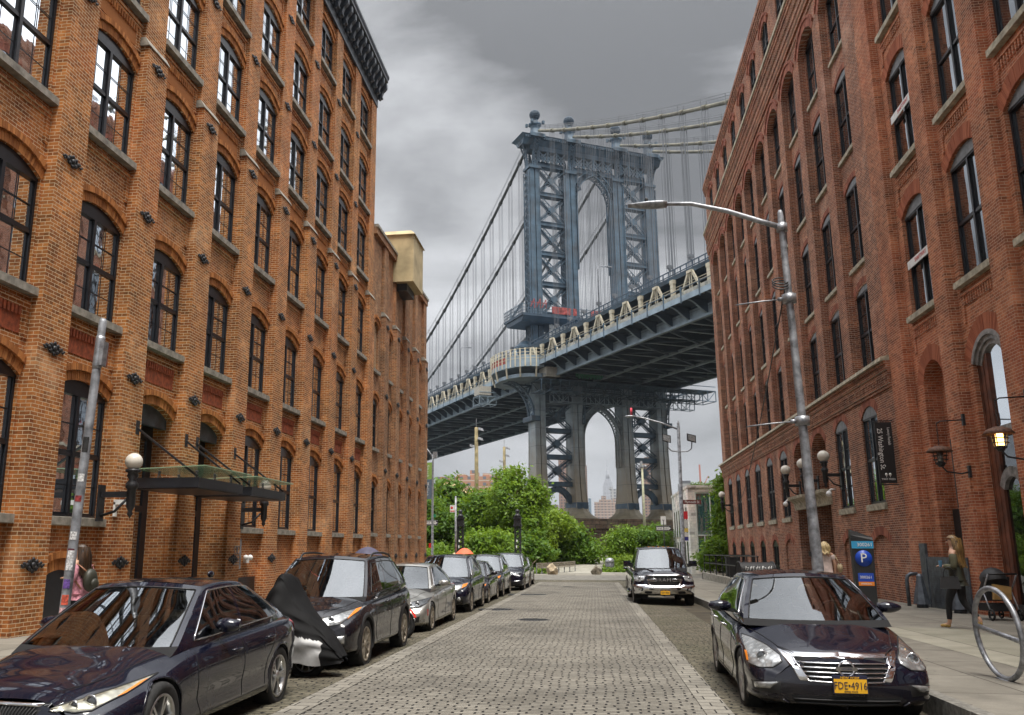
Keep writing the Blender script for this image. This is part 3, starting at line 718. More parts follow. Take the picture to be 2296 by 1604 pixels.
# niche: black service door
d = MB(); d.box(XN + 0.36, XN + 0.42, b0 - 0.73, b0 + 0.73, -0.2, 2.65); d.box(XN + 0.34, XN + 0.36, b0 - 0.6, b0 + 0.6, 0.1, 2.5); d.box(XN + 0.1, XN + 0.42, b0 - 0.75, b0 - 0.35, 2.65, 4.5); d.build('service_door', M['black'], bn)
# arched wooden doorway with tall glazing
M['wood'] = simple('dark_stained_wood', (0.115, 0.035, 0.016), 0.55, var=0.3, scale=3, bump=0.3)
M['zinc'] = simple('grey_zinc', (0.26, 0.25, 0.24), 0.5, 0.3, var=0.25, scale=6)
d = MB(); yc = NY[1]
for y0, y1 in ((yc - 0.9, yc - 0.72), (yc + 0.35, yc + 0.9)):
    n = max(1, round((y1 - y0) / 0.11))
    for q in range(n): d.box(XN + 0.10 + 0.012 * (q % 2), XN + 0.2, y0 + (y1 - y0) * q / n + 0.004, y0 + (y1 - y0) * (q + 1) / n, -0.2, 6.3)
d.build('door_frame', M['wood'], bn)
for off, x0 in ((-0.02, -0.02), (-0.14, 0.03), (-0.26, 0.08)):
    d = MB(); pts, R, cz, a = arc(1.85, 6.15, 0.62, 16, off)
    for q in range(16): d.bar((XN + x0 + 0.05, yc + pts[q][0], pts[q][1]), (XN + x0 + 0.05, yc + pts[q + 1][0], pts[q + 1][1]), 0.12, 0.10, up=(1, 0, 0))
    d.build('door_arch_trim', M['zinc'], bn)
d = MB(); d.box(XN + 0.08, XN + 0.2, yc - 0.72, yc + 0.35, 4.2, 4.45); d.build('transom', M['zinc'], bn)
d = MB()
pts, R, cz, a = arc(1.07, 3.0, 0.35, 12)
for q in range(12): d.bar((XN + 0.12, yc - 0.18 + pts[q][0], pts[q][1]), (XN + 0.12, yc - 0.18 + pts[q + 1][0], pts[q + 1][1]), 0.24, 0.10, up=(1, 0, 0))
d.build('door_arch_trim', M['zinc'], bn)
d = MB(); d.poly([(XN + 0.16, yc - 0.72, 4.3), (XN + 0.16, yc + 0.35, 4.3), (XN + 0.16, yc + 0.35, 6.45), (XN + 0.16, yc - 0.72, 6.45)]); d.build('glass_pane', M['pane'], bn)
d = MB(); d.poly([(XN + 0.16, yc - 0.72, 0.3), (XN + 0.16, yc + 0.35, 0.3), (XN + 0.16, yc + 0.35, 4.3), (XN + 0.16, yc - 0.72, 4.3)]); d.build('glass_pane', glass_pane('painted_dark_reflection_glass', (.008, .008, .008), .12), bn)  # dark reflection in the lower door put into the glass colour
d = MB(); d.box(XN + 0.08, XN + 0.2, yc - 0.72, yc + 0.35, -0.2, 0.3); d.build('kick_plate', M['frame'], bn)
# steel dado along the niche
d = MB(); M['steeld'] = simple('grey_steel_plate', (0.10, 0.115, 0.135), 0.45, 0.4, var=0.2)
d.box(XR - 0.07, XR - 0.03, 24.35, 27.1, -0.2, 1.35); d.box(XR - 0.09, XR - 0.02, 27.1, 27.55, -0.2, 1.72)
for q in range(22): d.box(XR - 0.078, XR - 0.07, 24.45, 26.95, -0.05 + q * 0.06, -0.03 + q * 0.06)
d.build('steel_dado', M['steeld'], bn)
# ================================================================ GROUND AND PAVING
def stone_mat(name, bw, bh, gx, gy, c1, c2, joint, wob=0.010, rough=0.8, jump=0.5, bumpd=0.012, tint=None):
    """setts laid in rows across the street: long joints thin, cross joints wide and dark"""
    t = NT(name); p = t.pos(); x, y, z = t.sep(p)
    n1 = t.noise(p, 5.0, 2); n2 = t.noise(t.comb(y, x, 3.0), 4.2, 2)
    yy = t.math('ADD', y, t.math('MULTIPLY', n1, wob)); xx = t.math('ADD', x, t.math('MULTIPLY', n2, wob * 3))
    r = t.math('DIVIDE', yy, bh); row = t.math('FLOOR', r); fy = t.math('SUBTRACT', r, row)
    wr = t.n('ShaderNodeTexWhiteNoise', noise_dimensions='1D'); t.l(row, wr.inputs['W'])
    sh = t.math('ADD', t.math('MULTIPLY', t.math('MODULO', row, 2.0), jump), t.math('MULTIPLY', wr.outputs['Value'], 0.22))
    c = t.math('ADD', t.math('DIVIDE', xx, bw), sh); col = t.math('FLOOR', c); fx = t.math('SUBTRACT', c, col)
    dx = t.math('SUBTRACT', 0.5, t.math('ABSOLUTE', t.math('SUBTRACT', fx, 0.5))); dy = t.math('SUBTRACT', 0.5, t.math('ABSOLUTE', t.math('SUBTRACT', fy, 0.5)))
    jx = t.ramp(dx, gx / bw * 0.6, gx / bw * 1.1, 1.0, 0.0); jy = t.ramp(dy, gy / bh * 0.55, gy / bh * 1.2, 1.0, 0.0)
    j = t.math('MAXIMUM', jx, jy)
    wn2 = t.n('ShaderNodeTexWhiteNoise', noise_dimensions='2D'); t.l(t.comb(row, col, 0.0), wn2.inputs['Vector'])
    f = t.math('ADD', t.math('MULTIPLY', wn2.outputs['Value'], 0.55), t.math('MULTIPLY', t.ramp(t.noise(p, 22.0, 4), 0.3, 0.7), 0.45))
    base = t.mix(f, c1, c2)
    big = t.noise(p, 0.35, 5, 0.6)
    base = t.mix(t.ramp(t.noise(p, 1.7, 5, .7), .5, .72, 0, .38), base, tuple(q * .5 for q in c1)); base = t.mix(t.ramp(big, 0.42, 0.66, 0, 0.5), base, tint or tuple(q * 0.45 for q in c1))
    colr = t.mix(j, base, joint)
    h = t.math('ADD', t.math('MULTIPLY', t.math('SUBTRACT', 1.0, j), 1.0), t.math('MULTIPLY', t.noise(p, 30.0, 4), 0.45))
    t.bsdf(colr, t.ramp(t.noise(p, 1.3, 3), 0.35, 0.7, rough - 0.16, rough + 0.1), 0.0, t.bump(h, 0.9, bumpd), spec=0.35); return t.m
M['paver'] = stone_mat('grey_granite_pavers', 0.225, 0.092, 0.014, 0.006, (0.118, 0.108, 0.090), (0.265, 0.246, 0.208), (0.012, 0.011, 0.010), wob=0.014)
M['cobble'] = stone_mat('old_stone_setts', 0.23, 0.105, 0.012, 0.012, (0.062, 0.054, 0.038), (0.20, 0.175, 0.125), (0.010, 0.009, 0.007), wob=0.06, bumpd=0.03, tint=(0.07, 0.07, 0.04))
M['edging'] = stone_mat('granite_edging', 0.30, 0.22, 0.008, 0.008, (0.155, 0.143, 0.12), (0.29, 0.27, 0.23), (0.018, 0.016, 0.014), wob=0.005)
def slab_mat(name, c1, c2, sx=1.5, sy=1.5, joint=(0.07, 0.06, 0.05), jw=0.012):
    t = NT(name); p = t.pos(); x, y, z = t.sep(p)
    fx = t.math('FRACT', t.math('DIVIDE', x, sx)); fy = t.math('FRACT', t.math('DIVIDE', y, sy))
    dx = t.math('SUBTRACT', 0.5, t.math('ABSOLUTE', t.math('SUBTRACT', fx, 0.5))); dy = t.math('SUBTRACT', 0.5, t.math('ABSOLUTE', t.math('SUBTRACT', fy, 0.5)))
    j = t.math('MAXIMUM', t.math('LESS_THAN', dx, jw / sx), t.math('LESS_THAN', dy, jw / sy))
    wn2 = t.n('ShaderNodeTexWhiteNoise', noise_dimensions='2D'); t.l(t.comb(t.math('FLOOR', t.math('DIVIDE', x, sx)), t.math('FLOOR', t.math('DIVIDE', y, sy)), 0.0), wn2.inputs['Vector'])
    f = t.math('ADD', t.math('MULTIPLY', wn2.outputs['Value'], 0.4), t.math('MULTIPLY', t.ramp(t.noise(p, 1.6, 6, 0.65), 0.3, 0.7), 0.6))
    base = t.mix(f, c1, c2); base = t.mix(t.ramp(t.noise(p, 90.0, 2), 0.55, 0.75, 0, 0.35), base, tuple(c * 0.5 for c in c1))
    spots = t.n('ShaderNodeTexVoronoi'); t.l(p, spots.inputs['Vector']); spots.inputs['Scale'].default_value = 3.1
    base = t.mix(t.math('MULTIPLY', t.math('LESS_THAN', spots.outputs['Distance'], 0.06), 0.7), base, (0.03, 0.03, 0.028))
    base = t.mix(t.ramp(t.noise(p, .7, 6, .7), .48, .72, 0, .45), base, tuple(c * .45 for c in c1)); col = t.mix(j, base, joint)
    t.bsdf(col, 0.85, 0.0, t.bump(t.math('SUBTRACT', t.noise(p, 40.0, 4), t.math('MULTIPLY', j, 2.0)), 0.4, 0.004), spec=0.3); return t.m
M['walk'] = slab_mat('concrete_flags', (0.14, 0.128, 0.105), (0.27, 0.25, 0.21))
M['walk2'] = slab_mat('pebbly_concrete', (0.20, 0.19, 0.145), (0.33, 0.31, 0.25), 3.0, 40.0)
M['kerb'] = simple('granite_kerb', (0.17, 0.162, 0.142), 0.75, var=0.22, scale=14, bump=0.6)
M['asphalt'] = simple('worn_asphalt', (0.13, 0.122, 0.105), 0.85, var=0.18, scale=2.5, bump=0.5)
M['path'] = simple('gravelly_path', (0.26, 0.245, 0.205), 0.85, var=0.16, scale=1.5, bump=0.5)
M['soil'] = simple('dark_soil', (0.05, 0.04, 0.025), 0.95, var=0.3, scale=1.0, bump=0.5)
M['water'] = simple('river_water', (0.05, 0.06, 0.055), 0.15, var=0.1, scale=0.2, bump=0.3)
def strip(name, x0, x1, y0, y1, dz, mat, step=3.0, parent=None):
    mb = MB(); n = max(1, int((y1 - y0) / step)); rows = []
    for i in range(n + 1):
        y = y0 + (y1 - y0) * i / n
        a = x0(y) if callable(x0) else x0; b = x1(y) if callable(x1) else x1
        rows.append([(a, y, ground_z(y) + dz), (b, y, ground_z(y) + dz)])
    mb.grid(rows, smooth=False); o = mb.build(name, mat, parent, fix=True); o['kind'] = 'structure'; return o
# one sheet to the horizon, dropping to the river
mb = MB(); rows = []
for y in (-60, -20, 0, 30, 60, 64.3, 72, 84, 96, 120, 150, 200, 400, 2500, 7000):
    z = ground_z(y) - 0.06 if y < 97 else (0.6 if y < 140 else -7.0)
    if 64 < y < 97: z = ground_z(y) - 0.05
    rows.append([(-6000 if y > 300 else -900, y, z), (-40, y, z), (-12, y, z), (0, y, z), (12, y, z), (40, y, z), (6000 if y > 300 else 900, y, z)])
mb.grid(rows, smooth=False); tag(mb.build('ground', M['soil']), kind='structure')
mb = MB(); mb.poly([(-3000, 170, -6.6), (3000, 170, -6.6), (3000, 1400, -6.6), (-3000, 1400, -6.6)]); tag(mb.build('river_water', M['water']), kind='structure')
KL, KR = -5.80, 3.42
mb = MB(); mb.grid([[(x, y, ground_z(y) + dz) for x, dz in ((KL, -0.085), (-4.6, -0.05), (-3.0, 0.0), (-1, 0.0), (1.1, 0.0), (2.4, -0.05), (KR, -0.085))] for y in [-14 + i * 3.8 for i in range(20)]], smooth=False)
tag(mb.build('cobbled_roadway', M['cobble']), kind='structure')
strip('paver_strip', -2.98, 1.06, -14, 52.6, 0.010, M['paver'])
strip('paver_edging', -3.26, -2.985, -14, 52.6, 0.014, M['edging']); strip('paver_edging', 1.065, 1.34, -14, 52.6, 0.014, M['edging'])
strip('cross_street', -60, 60, 58.2, 64.2, 0.004, M['asphalt'])
strip('paver_edging', -3.26, 1.34, 52.6, 53.0, 0.014, M['edging'])
strip('sidewalk', -10.6, KL - 0.16, -14, 56.0, 0.15, M['walk'])
strip('sidewalk', KR + 0.16, 9.6, -14, 58.0, 0.15, M['walk'])
strip('sidewalk', 5.4, 7.2, 8.5, 19.5, 0.154, M['walk2'])
def kerb(x0, x1, y0, y1, n):
    mb = MB(); L = (y1 - y0) / n
    for i in range(n):
        a = y0 + i * L + 0.006; b = y0 + (i + 1) * L - 0.006; j = random.uniform(-0.006, 0.006)
        za, zb_ = ground_z(a), ground_z(b)
        mb.hexa([(x0 + j, a, za - 0.3), (x1 + j, a, za - 0.3), (x1 + j, b, zb_ - 0.3), (x0 + j, b, zb_ - 0.3), (x0 + 0.012 + j, a, za + 0.152), (x1 + j, a, za + 0.152), (x1 + j, b, zb_ + 0.152), (x0 + 0.012 + j, b, zb_ + 0.152)])
    o = mb.build('kerb', M['kerb']); o['kind'] = 'structure'; return o
kerb(KR, KR + 0.17, -14, 58.0, 34)
kerb(KL, KL - 0.17, -14, 56.0, 34)
# far side of the cross street
mb = MB()
rows = [[(-60, y, ground_z(y) + dz), (-12, y, ground_z(y) + dz), (12, y, ground_z(y) + dz), (60, y, ground_z(y) + dz)] for y, dz in ((64.2, 0.0), (66, 0.0), (68.5, 0.0))]
rows = [[(x, y, -0.30 + 0.0) if y < 64.25 else (x, y, z) for (x, y, z) in r] for r in rows]
mb.grid(rows, smooth=False); tag(mb.build('plaza_pavement', M['walk']), kind='structure')
mb = MB(); mb.box(-60, 60, 64.0, 64.2, -0.6, -0.296); tag(mb.build('kerb', M['kerb']), kind='structure')
mb = MB(); rows = []
for i in range(16):
    y = 68.5 + i * 2.0; t_ = i / 15
    xc = -1.0 + 1.6 * t_; hw_ = 4.2 * (1 - t_) ** 1.3 + 1.6
    if i < 3: hw_ += 1.5
    rows.append([(xc - hw_, y, ground_z(y) + 0.01), (xc + hw_, y, ground_z(y) + 0.01)])
mb.grid(rows, smooth=False); tag(mb.build('path', M['path']), kind='structure')
# iron covers in the pavers
def cover(label, x, y, r, square=False):
    mb = MB()
    if square:
        mb.box(-r, r, -r * 0.6, r * 0.6, -0.02, 0.012)
        for i in range(10): mb.box(-r * 0.9 + i * r * 0.185, -r * 0.9 + i * r * 0.185 + 0.03, -r * 0.5, r * 0.5, 0.012, 0.018)
    else:
        mb.lathe([(r, -0.02), (r, 0.012), (r * 0.93, 0.012), (r * 0.92, 0.006), (r * 0.88, 0.006), (r * 0.87, 0.013)], 24)
        for i in range(-4, 5):
            for j in range(-4, 5):
                if i * i + j * j < 18: mb.box(i * r * 0.17 - 0.03, i * r * 0.17 + 0.03, j * r * 0.17 - 0.03, j * r * 0.17 + 0.03, 0.012, 0.019)
    o = mb.build('manhole_cover', M['iron'], loc=(x, y, ground_z(y) + 0.0)); o.rotation_euler = (-0.007, 0, 0)
    tag(o, label, 'manhole cover')
# ================================================================ SUSPENSION BRIDGE  (local x = across the deck, y = away along the span, z up)
def steel(name, c, rust=0.35, var=0.18, low=False):
    t = NT(name); p = t.obj()
    a = t.mix(t.ramp(t.noise(p, 0.5, 5), 0.3, 0.7), tuple(q * (1 - var * 1.6) for q in c), tuple(q * (1 + var * 1.6) for q in c))
    x, y, z = t.sep(p)
    st = t.noise(t.comb(t.math('MULTIPLY', t.math('ADD', x, y), 0.9), 0.0, t.math('MULTIPLY', z, 0.12)), 1.0, 6, 0.7)
    a = t.mix(t.math('MULTIPLY', t.ramp(st, 0.5, 0.72), rust), a, (0.20, 0.12, 0.05))
    pn = t.math('LESS_THAN', t.math('FRACT', t.math('DIVIDE', z, 3.6)), 0.02)
    if low: a = t.mix(t.math('MULTIPLY', t.ramp(t.math('ADD', z, t.math('MULTIPLY', t.noise(t.comb(t.math('ADD', x, y), 0.0, t.math('MULTIPLY', z, .15)), .8, 4), 16.)), 38., 20.), .85), a, (0.30, 0.235, 0.145))
    a = t.mix(t.math('MULTIPLY', pn, 0.5), a, (0.03, 0.04, 0.05))
    t.bsdf(a, 0.55, 0.0, t.bump(t.noise(p, 3.0, 5), 0.3, 0.03)); return t.m
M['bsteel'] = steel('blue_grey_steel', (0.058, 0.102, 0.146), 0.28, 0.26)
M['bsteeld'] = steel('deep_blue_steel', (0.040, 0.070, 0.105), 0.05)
M['bleg'] = steel('weathered_pale_blue_steel', (0.27, 0.345, 0.40), 0.45, low=True)
M['bleglow'] = steel('rust_streaked_steel', (0.27, 0.235, 0.165), 0.9)
M['bcream'] = steel('cream_painted_truss', (0.60, 0.55, 0.42), 0.25, 0.1)
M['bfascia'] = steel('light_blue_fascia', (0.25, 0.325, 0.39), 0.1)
M['bcable'] = simple('dull_olive_cable_wrap', (0.155, 0.145, 0.105), 0.55, var=0.2, scale=0.5)
M['bcabled'] = simple('dark_cable_wrap', (0.055, 0.058, 0.052), 0.55, var=0.2, scale=0.5)
M['bhang'] = simple('grey_hanger_wire', (0.13, 0.14, 0.155), 0.5, var=0.1, scale=0.3)
M['masonry'] = brick_mat('granite_masonry', (0.13, 0.10, 0.068), (0.24, 0.19, 0.13), (0.06, 0.05, 0.035), stain=(0.06, 0.045, 0.03), bw=1.7, bh=0.75, ms=0.05)
M['netred'] = simple('red_safety_netting', (0.30, 0.06, 0.055), 0.8, var=0.35, scale=1.5)
BRZ = atan2(0.490, 0.871)
bg = thing('suspension_bridge', 'blue steel suspension bridge with latticed tower, double deck and cream trusses rising beyond the trees', 'bridge', (2.6, 183.1, 0), BRZ)
ZD = 37.0
# --- tower columns: paired plate shafts, flaring towards the base
def shaft(x, mat_hi, nm):
    mb = MB()
    secs = [(9.3, 2.5, 2.5, 0), (12, 2.05, 2.4, 0), (16, 1.75, 2.3, 0), (22, 1.6, 2.2, 0), (28, 1.55, 2.2, 0), (35, 1.6, 2.3, 0), (60, 1.35, 2.2, 0), (82.5, 1.2, 2.1, 0)]
    secs = [(z, d, w_ ) for z, d, w_, _ in secs]
    for zz in range(len(secs) - 1):
        (z0, d0, w0), (z1, d1, w1) = secs[zz], secs[zz + 1]
        for sx in (-1, 1):
            # two plate cells with a groove between them
            a0, a1 = x + sx * 0.12, x + sx * w0 / 2; b0, b1 = x + sx * 0.12, x + sx * w1 / 2
            mb.hexa([(a0, -d0, z0), (a1, -d0, z0), (a1, d0, z0), (a0, d0, z0), (b0, -d1, z1), (b1, -d1, z1), (b1, d1, z1), (b0, d1, z1)])
        mb.hexa([(x - .13, -d0 + .3, z0), (x + .13, -d0 + .3, z0), (x + .13, d0 - .3, z0), (x - .13, d0 - .3, z0), (x - .13, -d1 + .3, z1), (x + .13, -d1 + .3, z1), (x + .13, d1 - .3, z1), (x - .13, d1 - .3, z1)])
        for sy in (-1, 1):
            for sx in (-1, 1):   # corner angles
                mb.bar((x + sx * w0 / 2, sy * d0, z0), (x + sx * w1 / 2, sy * d1, z1), 0.16)
    mb.cur = 0
    # lower part in weathered paint: material by height
    for i, f in enumerate(mb.f):
        zc = sum(mb.v[j][2] for j in f) / len(f); xc = sum(mb.v[j][0] for j in f) / len(f)
        mb.mi[i] = 0 if zc > 35 else 1
    # lattice on the outer side of the upper shafts
    sx = -1 if x < 0 else 1
    o = mb.build(nm, [M['bsteel'], M['bleg'], M['bleglow']], bg, fix=False)
    lt = MB(); z = 36.0
    while z < 81:
        d = 1.15
        lt.bar((x + sx * 1.45, -d, z), (x + sx * 1.45, d, z + 1.5), 0.10, 0.2); lt.bar((x + sx * 1.45, d, z), (x + sx * 1.45, -d, z + 1.5), 0.10, 0.2)
        z += 1.5
    for sy in (-1, 1): lt.bar((x + sx * 1.45, sy * 1.2, 36), (x + sx * 1.45, sy * 1.2, 81), 0.22)
    lt.build('lacing', M['bsteel'], o)
    return o
XS = (-15.2, -6.7, 5.2, 13.7)
XS = (-15.3, -6.75, 5.05, 13.45)
for x in XS: shaft(x, None, 'tower_column')
# --- bell feet on masonry
for x in XS:
    mb = MB(); n = 28; rings = []
    for i in range(7):
        t_ = i / 6; r = 2.2 + 2.3 * (1 - t_) ** 2.2; rings.append([(x + (r + 0.10 * (k % 2)) * cos(2 * pi * k / n), (r * 1.15 + 0.1 * (k % 2)) * sin(2 * pi * k / n), 7.2 + 2.3 * t_) for k in range(n)])
    mb.grid(rings, smooth=False, closed=True); mb.build('column_foot', M['bleglow'], bg)
    mb = MB(); mb.box(x - 1.28, x + 1.28, -2.55, 2.55, 9.3, 10.6)
    for i in range(8): mb.box(x - 1.3 + i * 0.34, x - 1.18 + i * 0.34, -2.65, 2.65, 9.4, 10.5)
    mb.build('column_shoe', M['bsteel'], bg)
mb = MB()
mb.box(-21.5, -1.9, -8.5, 8.5, -7, 5.2); mb.box(-22.2, -1.4, -9.2, 9.2, 5.2, 6.2); mb.box(-21.0, -2.2, -8.2, 8.2, 6.2, 7.2)
mb.build('masonry_pier', M['masonry'], bg)
mb = MB(); mb.box(-0.4, 19.5, -8.5, 8.5, -7, 5.2); mb.box(-0.9, 20.2, -9.2, 9.2, 5.2, 6.2); mb.box(-0.2, 19.0, -8.2, 8.2, 6.2, 7.2)
mb.build('masonry_pier', M['masonry'], bg)
# --- crossed bracing and struts
def beam(mb, a, b, w_, h_): mb.bar(a, b, w_, h_, up=(0, 1, 0))
def brace_bay(x0, x1, zs, mat, thick, zarch=None):
    for z in zs: 
        st = MB(); st.box(x0, x1, -0.7, 0.7, z - 0.42, z + 0.42)
        st.box(x0, x1, -0.85, 0.85, z + 0.36, z + 0.46); st.box(x0, x1, -0.85, 0.85, z - 0.46, z - 0.36); st.build('strut', mat, bg)
    for i in range(len(zs) - 1):
        za, zb_ = zs[i] - 0.4, zs[i + 1] + 0.4
        br_ = MB()
        for sy in (-0.55, 0.55):
            for (p, q) in (((x0, za), (x1, zb_)), ((x0, zb_), (x1, za))):
                P = Vector((p[0], sy, p[1])); Q = Vector((q[0], sy, q[1])); d = (Q - P).normalized(); nrm = Vector((-d.z, 0, d.x))
                for s_ in (-1, 1): br_.bar(P + nrm * s_ * thick * 0.5, Q + nrm * s_ * thick * 0.5, 0.14, 0.14)
                if sy < 0:
                    L = (Q - P).length; m = int(L / 0.9)
                    for k in range(m):
                        u0 = P + d * (L * k / m); u1 = P + d * (L * (k + 1) / m); s_ = 1 if k % 2 else -1
                        br_.bar(u0 + nrm * s_ * thick * 0.45, u1 - nrm * s_ * thick * 0.45, 0.07, 0.12)
                else: br_.bar(P, Q, thick * 0.5, 0.1, up=(0, 1, 0))
        xc, zc = (x0 + x1) / 2, (za + zb_) / 2
        br_.prism([(xc - 0.9, zc), (xc, zc - 0.9), (xc + 0.9, zc), (xc, zc + 0.9)], -0.66, 0.66, 'y')
        br_.build('cross_brace', mat, bg)
UZ = [82.8, 76.1, 69.4, 62.7, 56.0, 49.4, 43.5]
LZ = [31.0, 25.0, 19.65, 14.2]
for (a, b) in ((XS[0] + 1.15, XS[1] - 1.15), (XS[2] + 1.15, XS[3] - 1.15)):
    brace_bay(a, b, UZ, M['bsteel'], 0.75); brace_bay(a, b, LZ, M['bsteel'], 0.85)
    mb = MB()   # little arch in the lowest bay
    m = 12
    for i in range(m):
        def P(t_): return (a + (b - a) * t_, 10.6 + 2.6 * (1 - abs(2 * t_ - 1) ** 2.2))
        p, q = P(i / m), P((i + 1) / m); mb.bar((p[0], 0, p[1]), (q[0], 0, q[1]), 1.2, 0.7, up=(0, 1, 0))
    mb.build('low_arch', M['bsteel'], bg)
# --- pointed central arches
def gothic(xa, xb, zspring, zapex, zfoot, nm, mat):
    xc = (xa + xb) / 2; hw = (xb - xa) / 2; mb = MB(); n = 14; H = zapex - zspring
    # each side an arc from the spring to the apex
    R = (hw * hw + H * H) / (2 * hw)
    for sx in (-1, 1):
        pin = []; pout = []
        amax = math.asin(min(1, H / R))
        for i in range(n + 1):
            a = amax * i / n; cx = xc + sx * (hw - R)
            pin.append((cx + sx * R * cos(a), zspring + R * sin(a))); pout.append((cx + sx * (R + 1.15) * cos(a), zspring + (R + 1.15) * sin(a)))
        pin = [(pin[0][0], zfoot)] + pin; pout = [(pout[0][0], zfoot)] + pout
        for sy in (-0.9, 0.9):
            for i in range(n + 1):
                mb.bar((pin[i][0], sy, pin[i][1]), (pin[i + 1][0], sy, pin[i + 1][1]), 0.28, 0.2); mb.bar((pout[i][0], sy, pout[i][1]), (pout[i + 1][0], sy, pout[i + 1][1]), 0.28, 0.2)
        for i in range(n + 1):   # soffit plate and lacing on the far web
            mb.poly([(pin[i][0], -0.85, pin[i][1]), (pin[i + 1][0], -0.85, pin[i + 1][1]), (pin[i + 1][0], 0.85, pin[i + 1][1]), (pin[i][0], 0.85, pin[i][1])]) if sx < 0 else None
            a_, b_ = (pin[i], pout[i + 1]) if i % 2 else (pout[i], pin[i + 1])
            mb.bar((a_[0], -0.85, a_[1]), (b_[0], -0.85, b_[1]), 0.12, 0.1); mb.bar((a_[0], 0.85, a_[1]), (b_[0], 0.85, b_[1]), 0.12, 0.1)
            mb.bar((pin[i][0], -0.85, pin[i][1]), (pin[i + 1][0], 0.85, pin[i + 1][1]), 0.1); mb.bar((pin[i][0], 0.85, pin[i][1]), (pin[i + 1][0], -0.85, pin[i + 1][1]), 0.1)
            if sx < 0 or True: mb.poly([(pin[i][0], 0.0, pin[i][1]), (pout[i][0], 0.0, pout[i][1]), (pout[i + 1][0], 0.0, pout[i + 1][1]), (pin[i + 1][0], 0.0, pin[i + 1][1])])
    mb.build(nm, mat, bg)
gothic(XS[1] + 1.7, XS[2] - 1.7, 76.0, 82.2, 60, 'pointed_arch', M['bsteel'])
gothic(XS[1] + 1.7, XS[2] - 1.7, 23.5, 29.9, 18, 'pointed_arch', M['bleg'])
mb = MB(); mb.box(XS[1], XS[2], -0.8, 0.8, 82.4, 83.2)
for (p, q) in (((XS[1] + 1.2, 82.5), (XS[1] + 3.0, 78.6)), ((XS[2] - 1.2, 82.5), (XS[2] - 3.0, 78.6)), ((XS[1] + 1, 79), (XS[1] + 2.4, 82)), ((XS[2] - 1, 79), (XS[2] - 2.4, 82))):
    mb.bar((p[0], 0, p[1]), (q[0], 0, q[1]), 0.5, 0.8, up=(0, 1, 0))
mb.build('strut', M['bsteel'], bg)
mb = MB(); mb.box(XS[0] - 1, XS[3] + 1, -1.2, 1.2, 31.0, 34.5); mb.build('portal_beam', M['bsteeld'], bg)
# --- frieze of crossed bars, cornice, saddles and globes
mb = MB()
for (a, b, n) in ((XS[0] + 1.1, XS[1] - 1.1, 3), (XS[1] + 1.1, XS[2] - 1.1, 4), (XS[2] + 1.1, XS[3] - 1.1, 3)):
    for i in range(n):
        x0, x1 = a + (b - a) * i / n, a + (b - a) * (i + 1) / n
        for sy in (-1.1, 1.1):
            for off in (0, 0.9):
                mb.bar((x0 + off, sy, 83.3), (x1, sy, 85.8 - off), 0.26); mb.bar((x0, sy, 85.8 - off), (x1 - off, sy, 83.3), 0.26)
            mb.bar((x0, sy, 83.2), (x0, sy, 85.9), 0.42)
        cx = (x0 + x1) / 2
        for q in range(10):
            a0, a1 = 2 * pi * q / 10, 2 * pi * (q + 1) / 10
            mb.bar((cx + 0.5 * cos(a0), -1.15, 84.55 + 0.5 * sin(a0)), (cx + 0.5 * cos(a1), -1.15, 84.55 + 0.5 * sin(a1)), 0.14)
mb.box(XS[0] - 1, XS[3] + 1, -1.3, 1.3, 85.8, 87.0)
mb.build('frieze', M['bsteel'], bg)
mb = MB(); e0, e1 = XS[0] - 1.2, XS[3] + 1.2
mb.prism([(-1.3, 86.8), (-2.1, 87.9), (-2.7, 88.2), (-2.7, 88.65), (2.7, 88.65), (2.7, 88.2), (2.1, 87.9), (1.3, 86.8)], e0 - 1.6, e1 + 1.6, 'x')
mb.hexa([(e0 - 1.5, -2.0, 87.8), (e1 + 1.5, -2.0, 87.8), (e1 + 1.5, 2.0, 87.8), (e0 - 1.5, 2.0, 87.8), (e0 - 2.3, -2.9, 88.6), (e1 + 2.3, -2.9, 88.6), (e1 + 2.3, 2.9, 88.6), (e0 - 2.3, 2.9, 88.6)])
for x in XS: mb.box(x - 1.7, x + 1.7, -3.4, 3.4, 88.0, 88.8)
for i in range(70):
    x = e0 - 1.4 + i * (e1 - e0 + 2.8) / 69; mb.box(x - 0.09, x + 0.09, -2.85, -2.6, 87.75, 88.2)
mb.build('tower_cornice', M['bsteel'], bg)
for x in XS:      # curved laced brackets under the cornice
    mb = MB()
    for sx, sy in ((-1, 0), (1, 0), (0, -1), (0, 1)):
        if sx and not ((x == XS[0] and sx < 0) or (x == XS[3] and sx > 0)): continue
        pts = []
        for i in range(9):
            t_ = i / 8; r = 1.3 + 1.7 * t_ ** 2.2; pts.append((x + sx * r, sy * r, 81.8 + 5.8 * t_))
        ax_ = Vector((0.55, 0, 0)) if sy else Vector((0, 0.55, 0))
        for s_ in (-1, 1):
            for i in range(8): mb.bar(Vector(pts[i]) + ax_ * s_, Vector(pts[i + 1]) + ax_ * s_, 0.22)
        for i in range(8):
            mb.bar(Vector(pts[i]) + ax_, Vector(pts[i + 1]) - ax_, 0.12); mb.bar(Vector(pts[i]) - ax_, Vector(pts[i + 1]) + ax_, 0.12)
        mb.bar((x + sx * 1.3, sy * 1.3, 81.8), (x + sx * 1.3, sy * 1.3, 87.6), 0.3)
    mb.box(x - 1.45, x + 1.45, -1.6, 1.6, 81.5, 82.1)
    mb.build('cornice_bracket', M['bsteel'], bg)
CXS = (-14.4, -6.0, 5.9, 14.4)
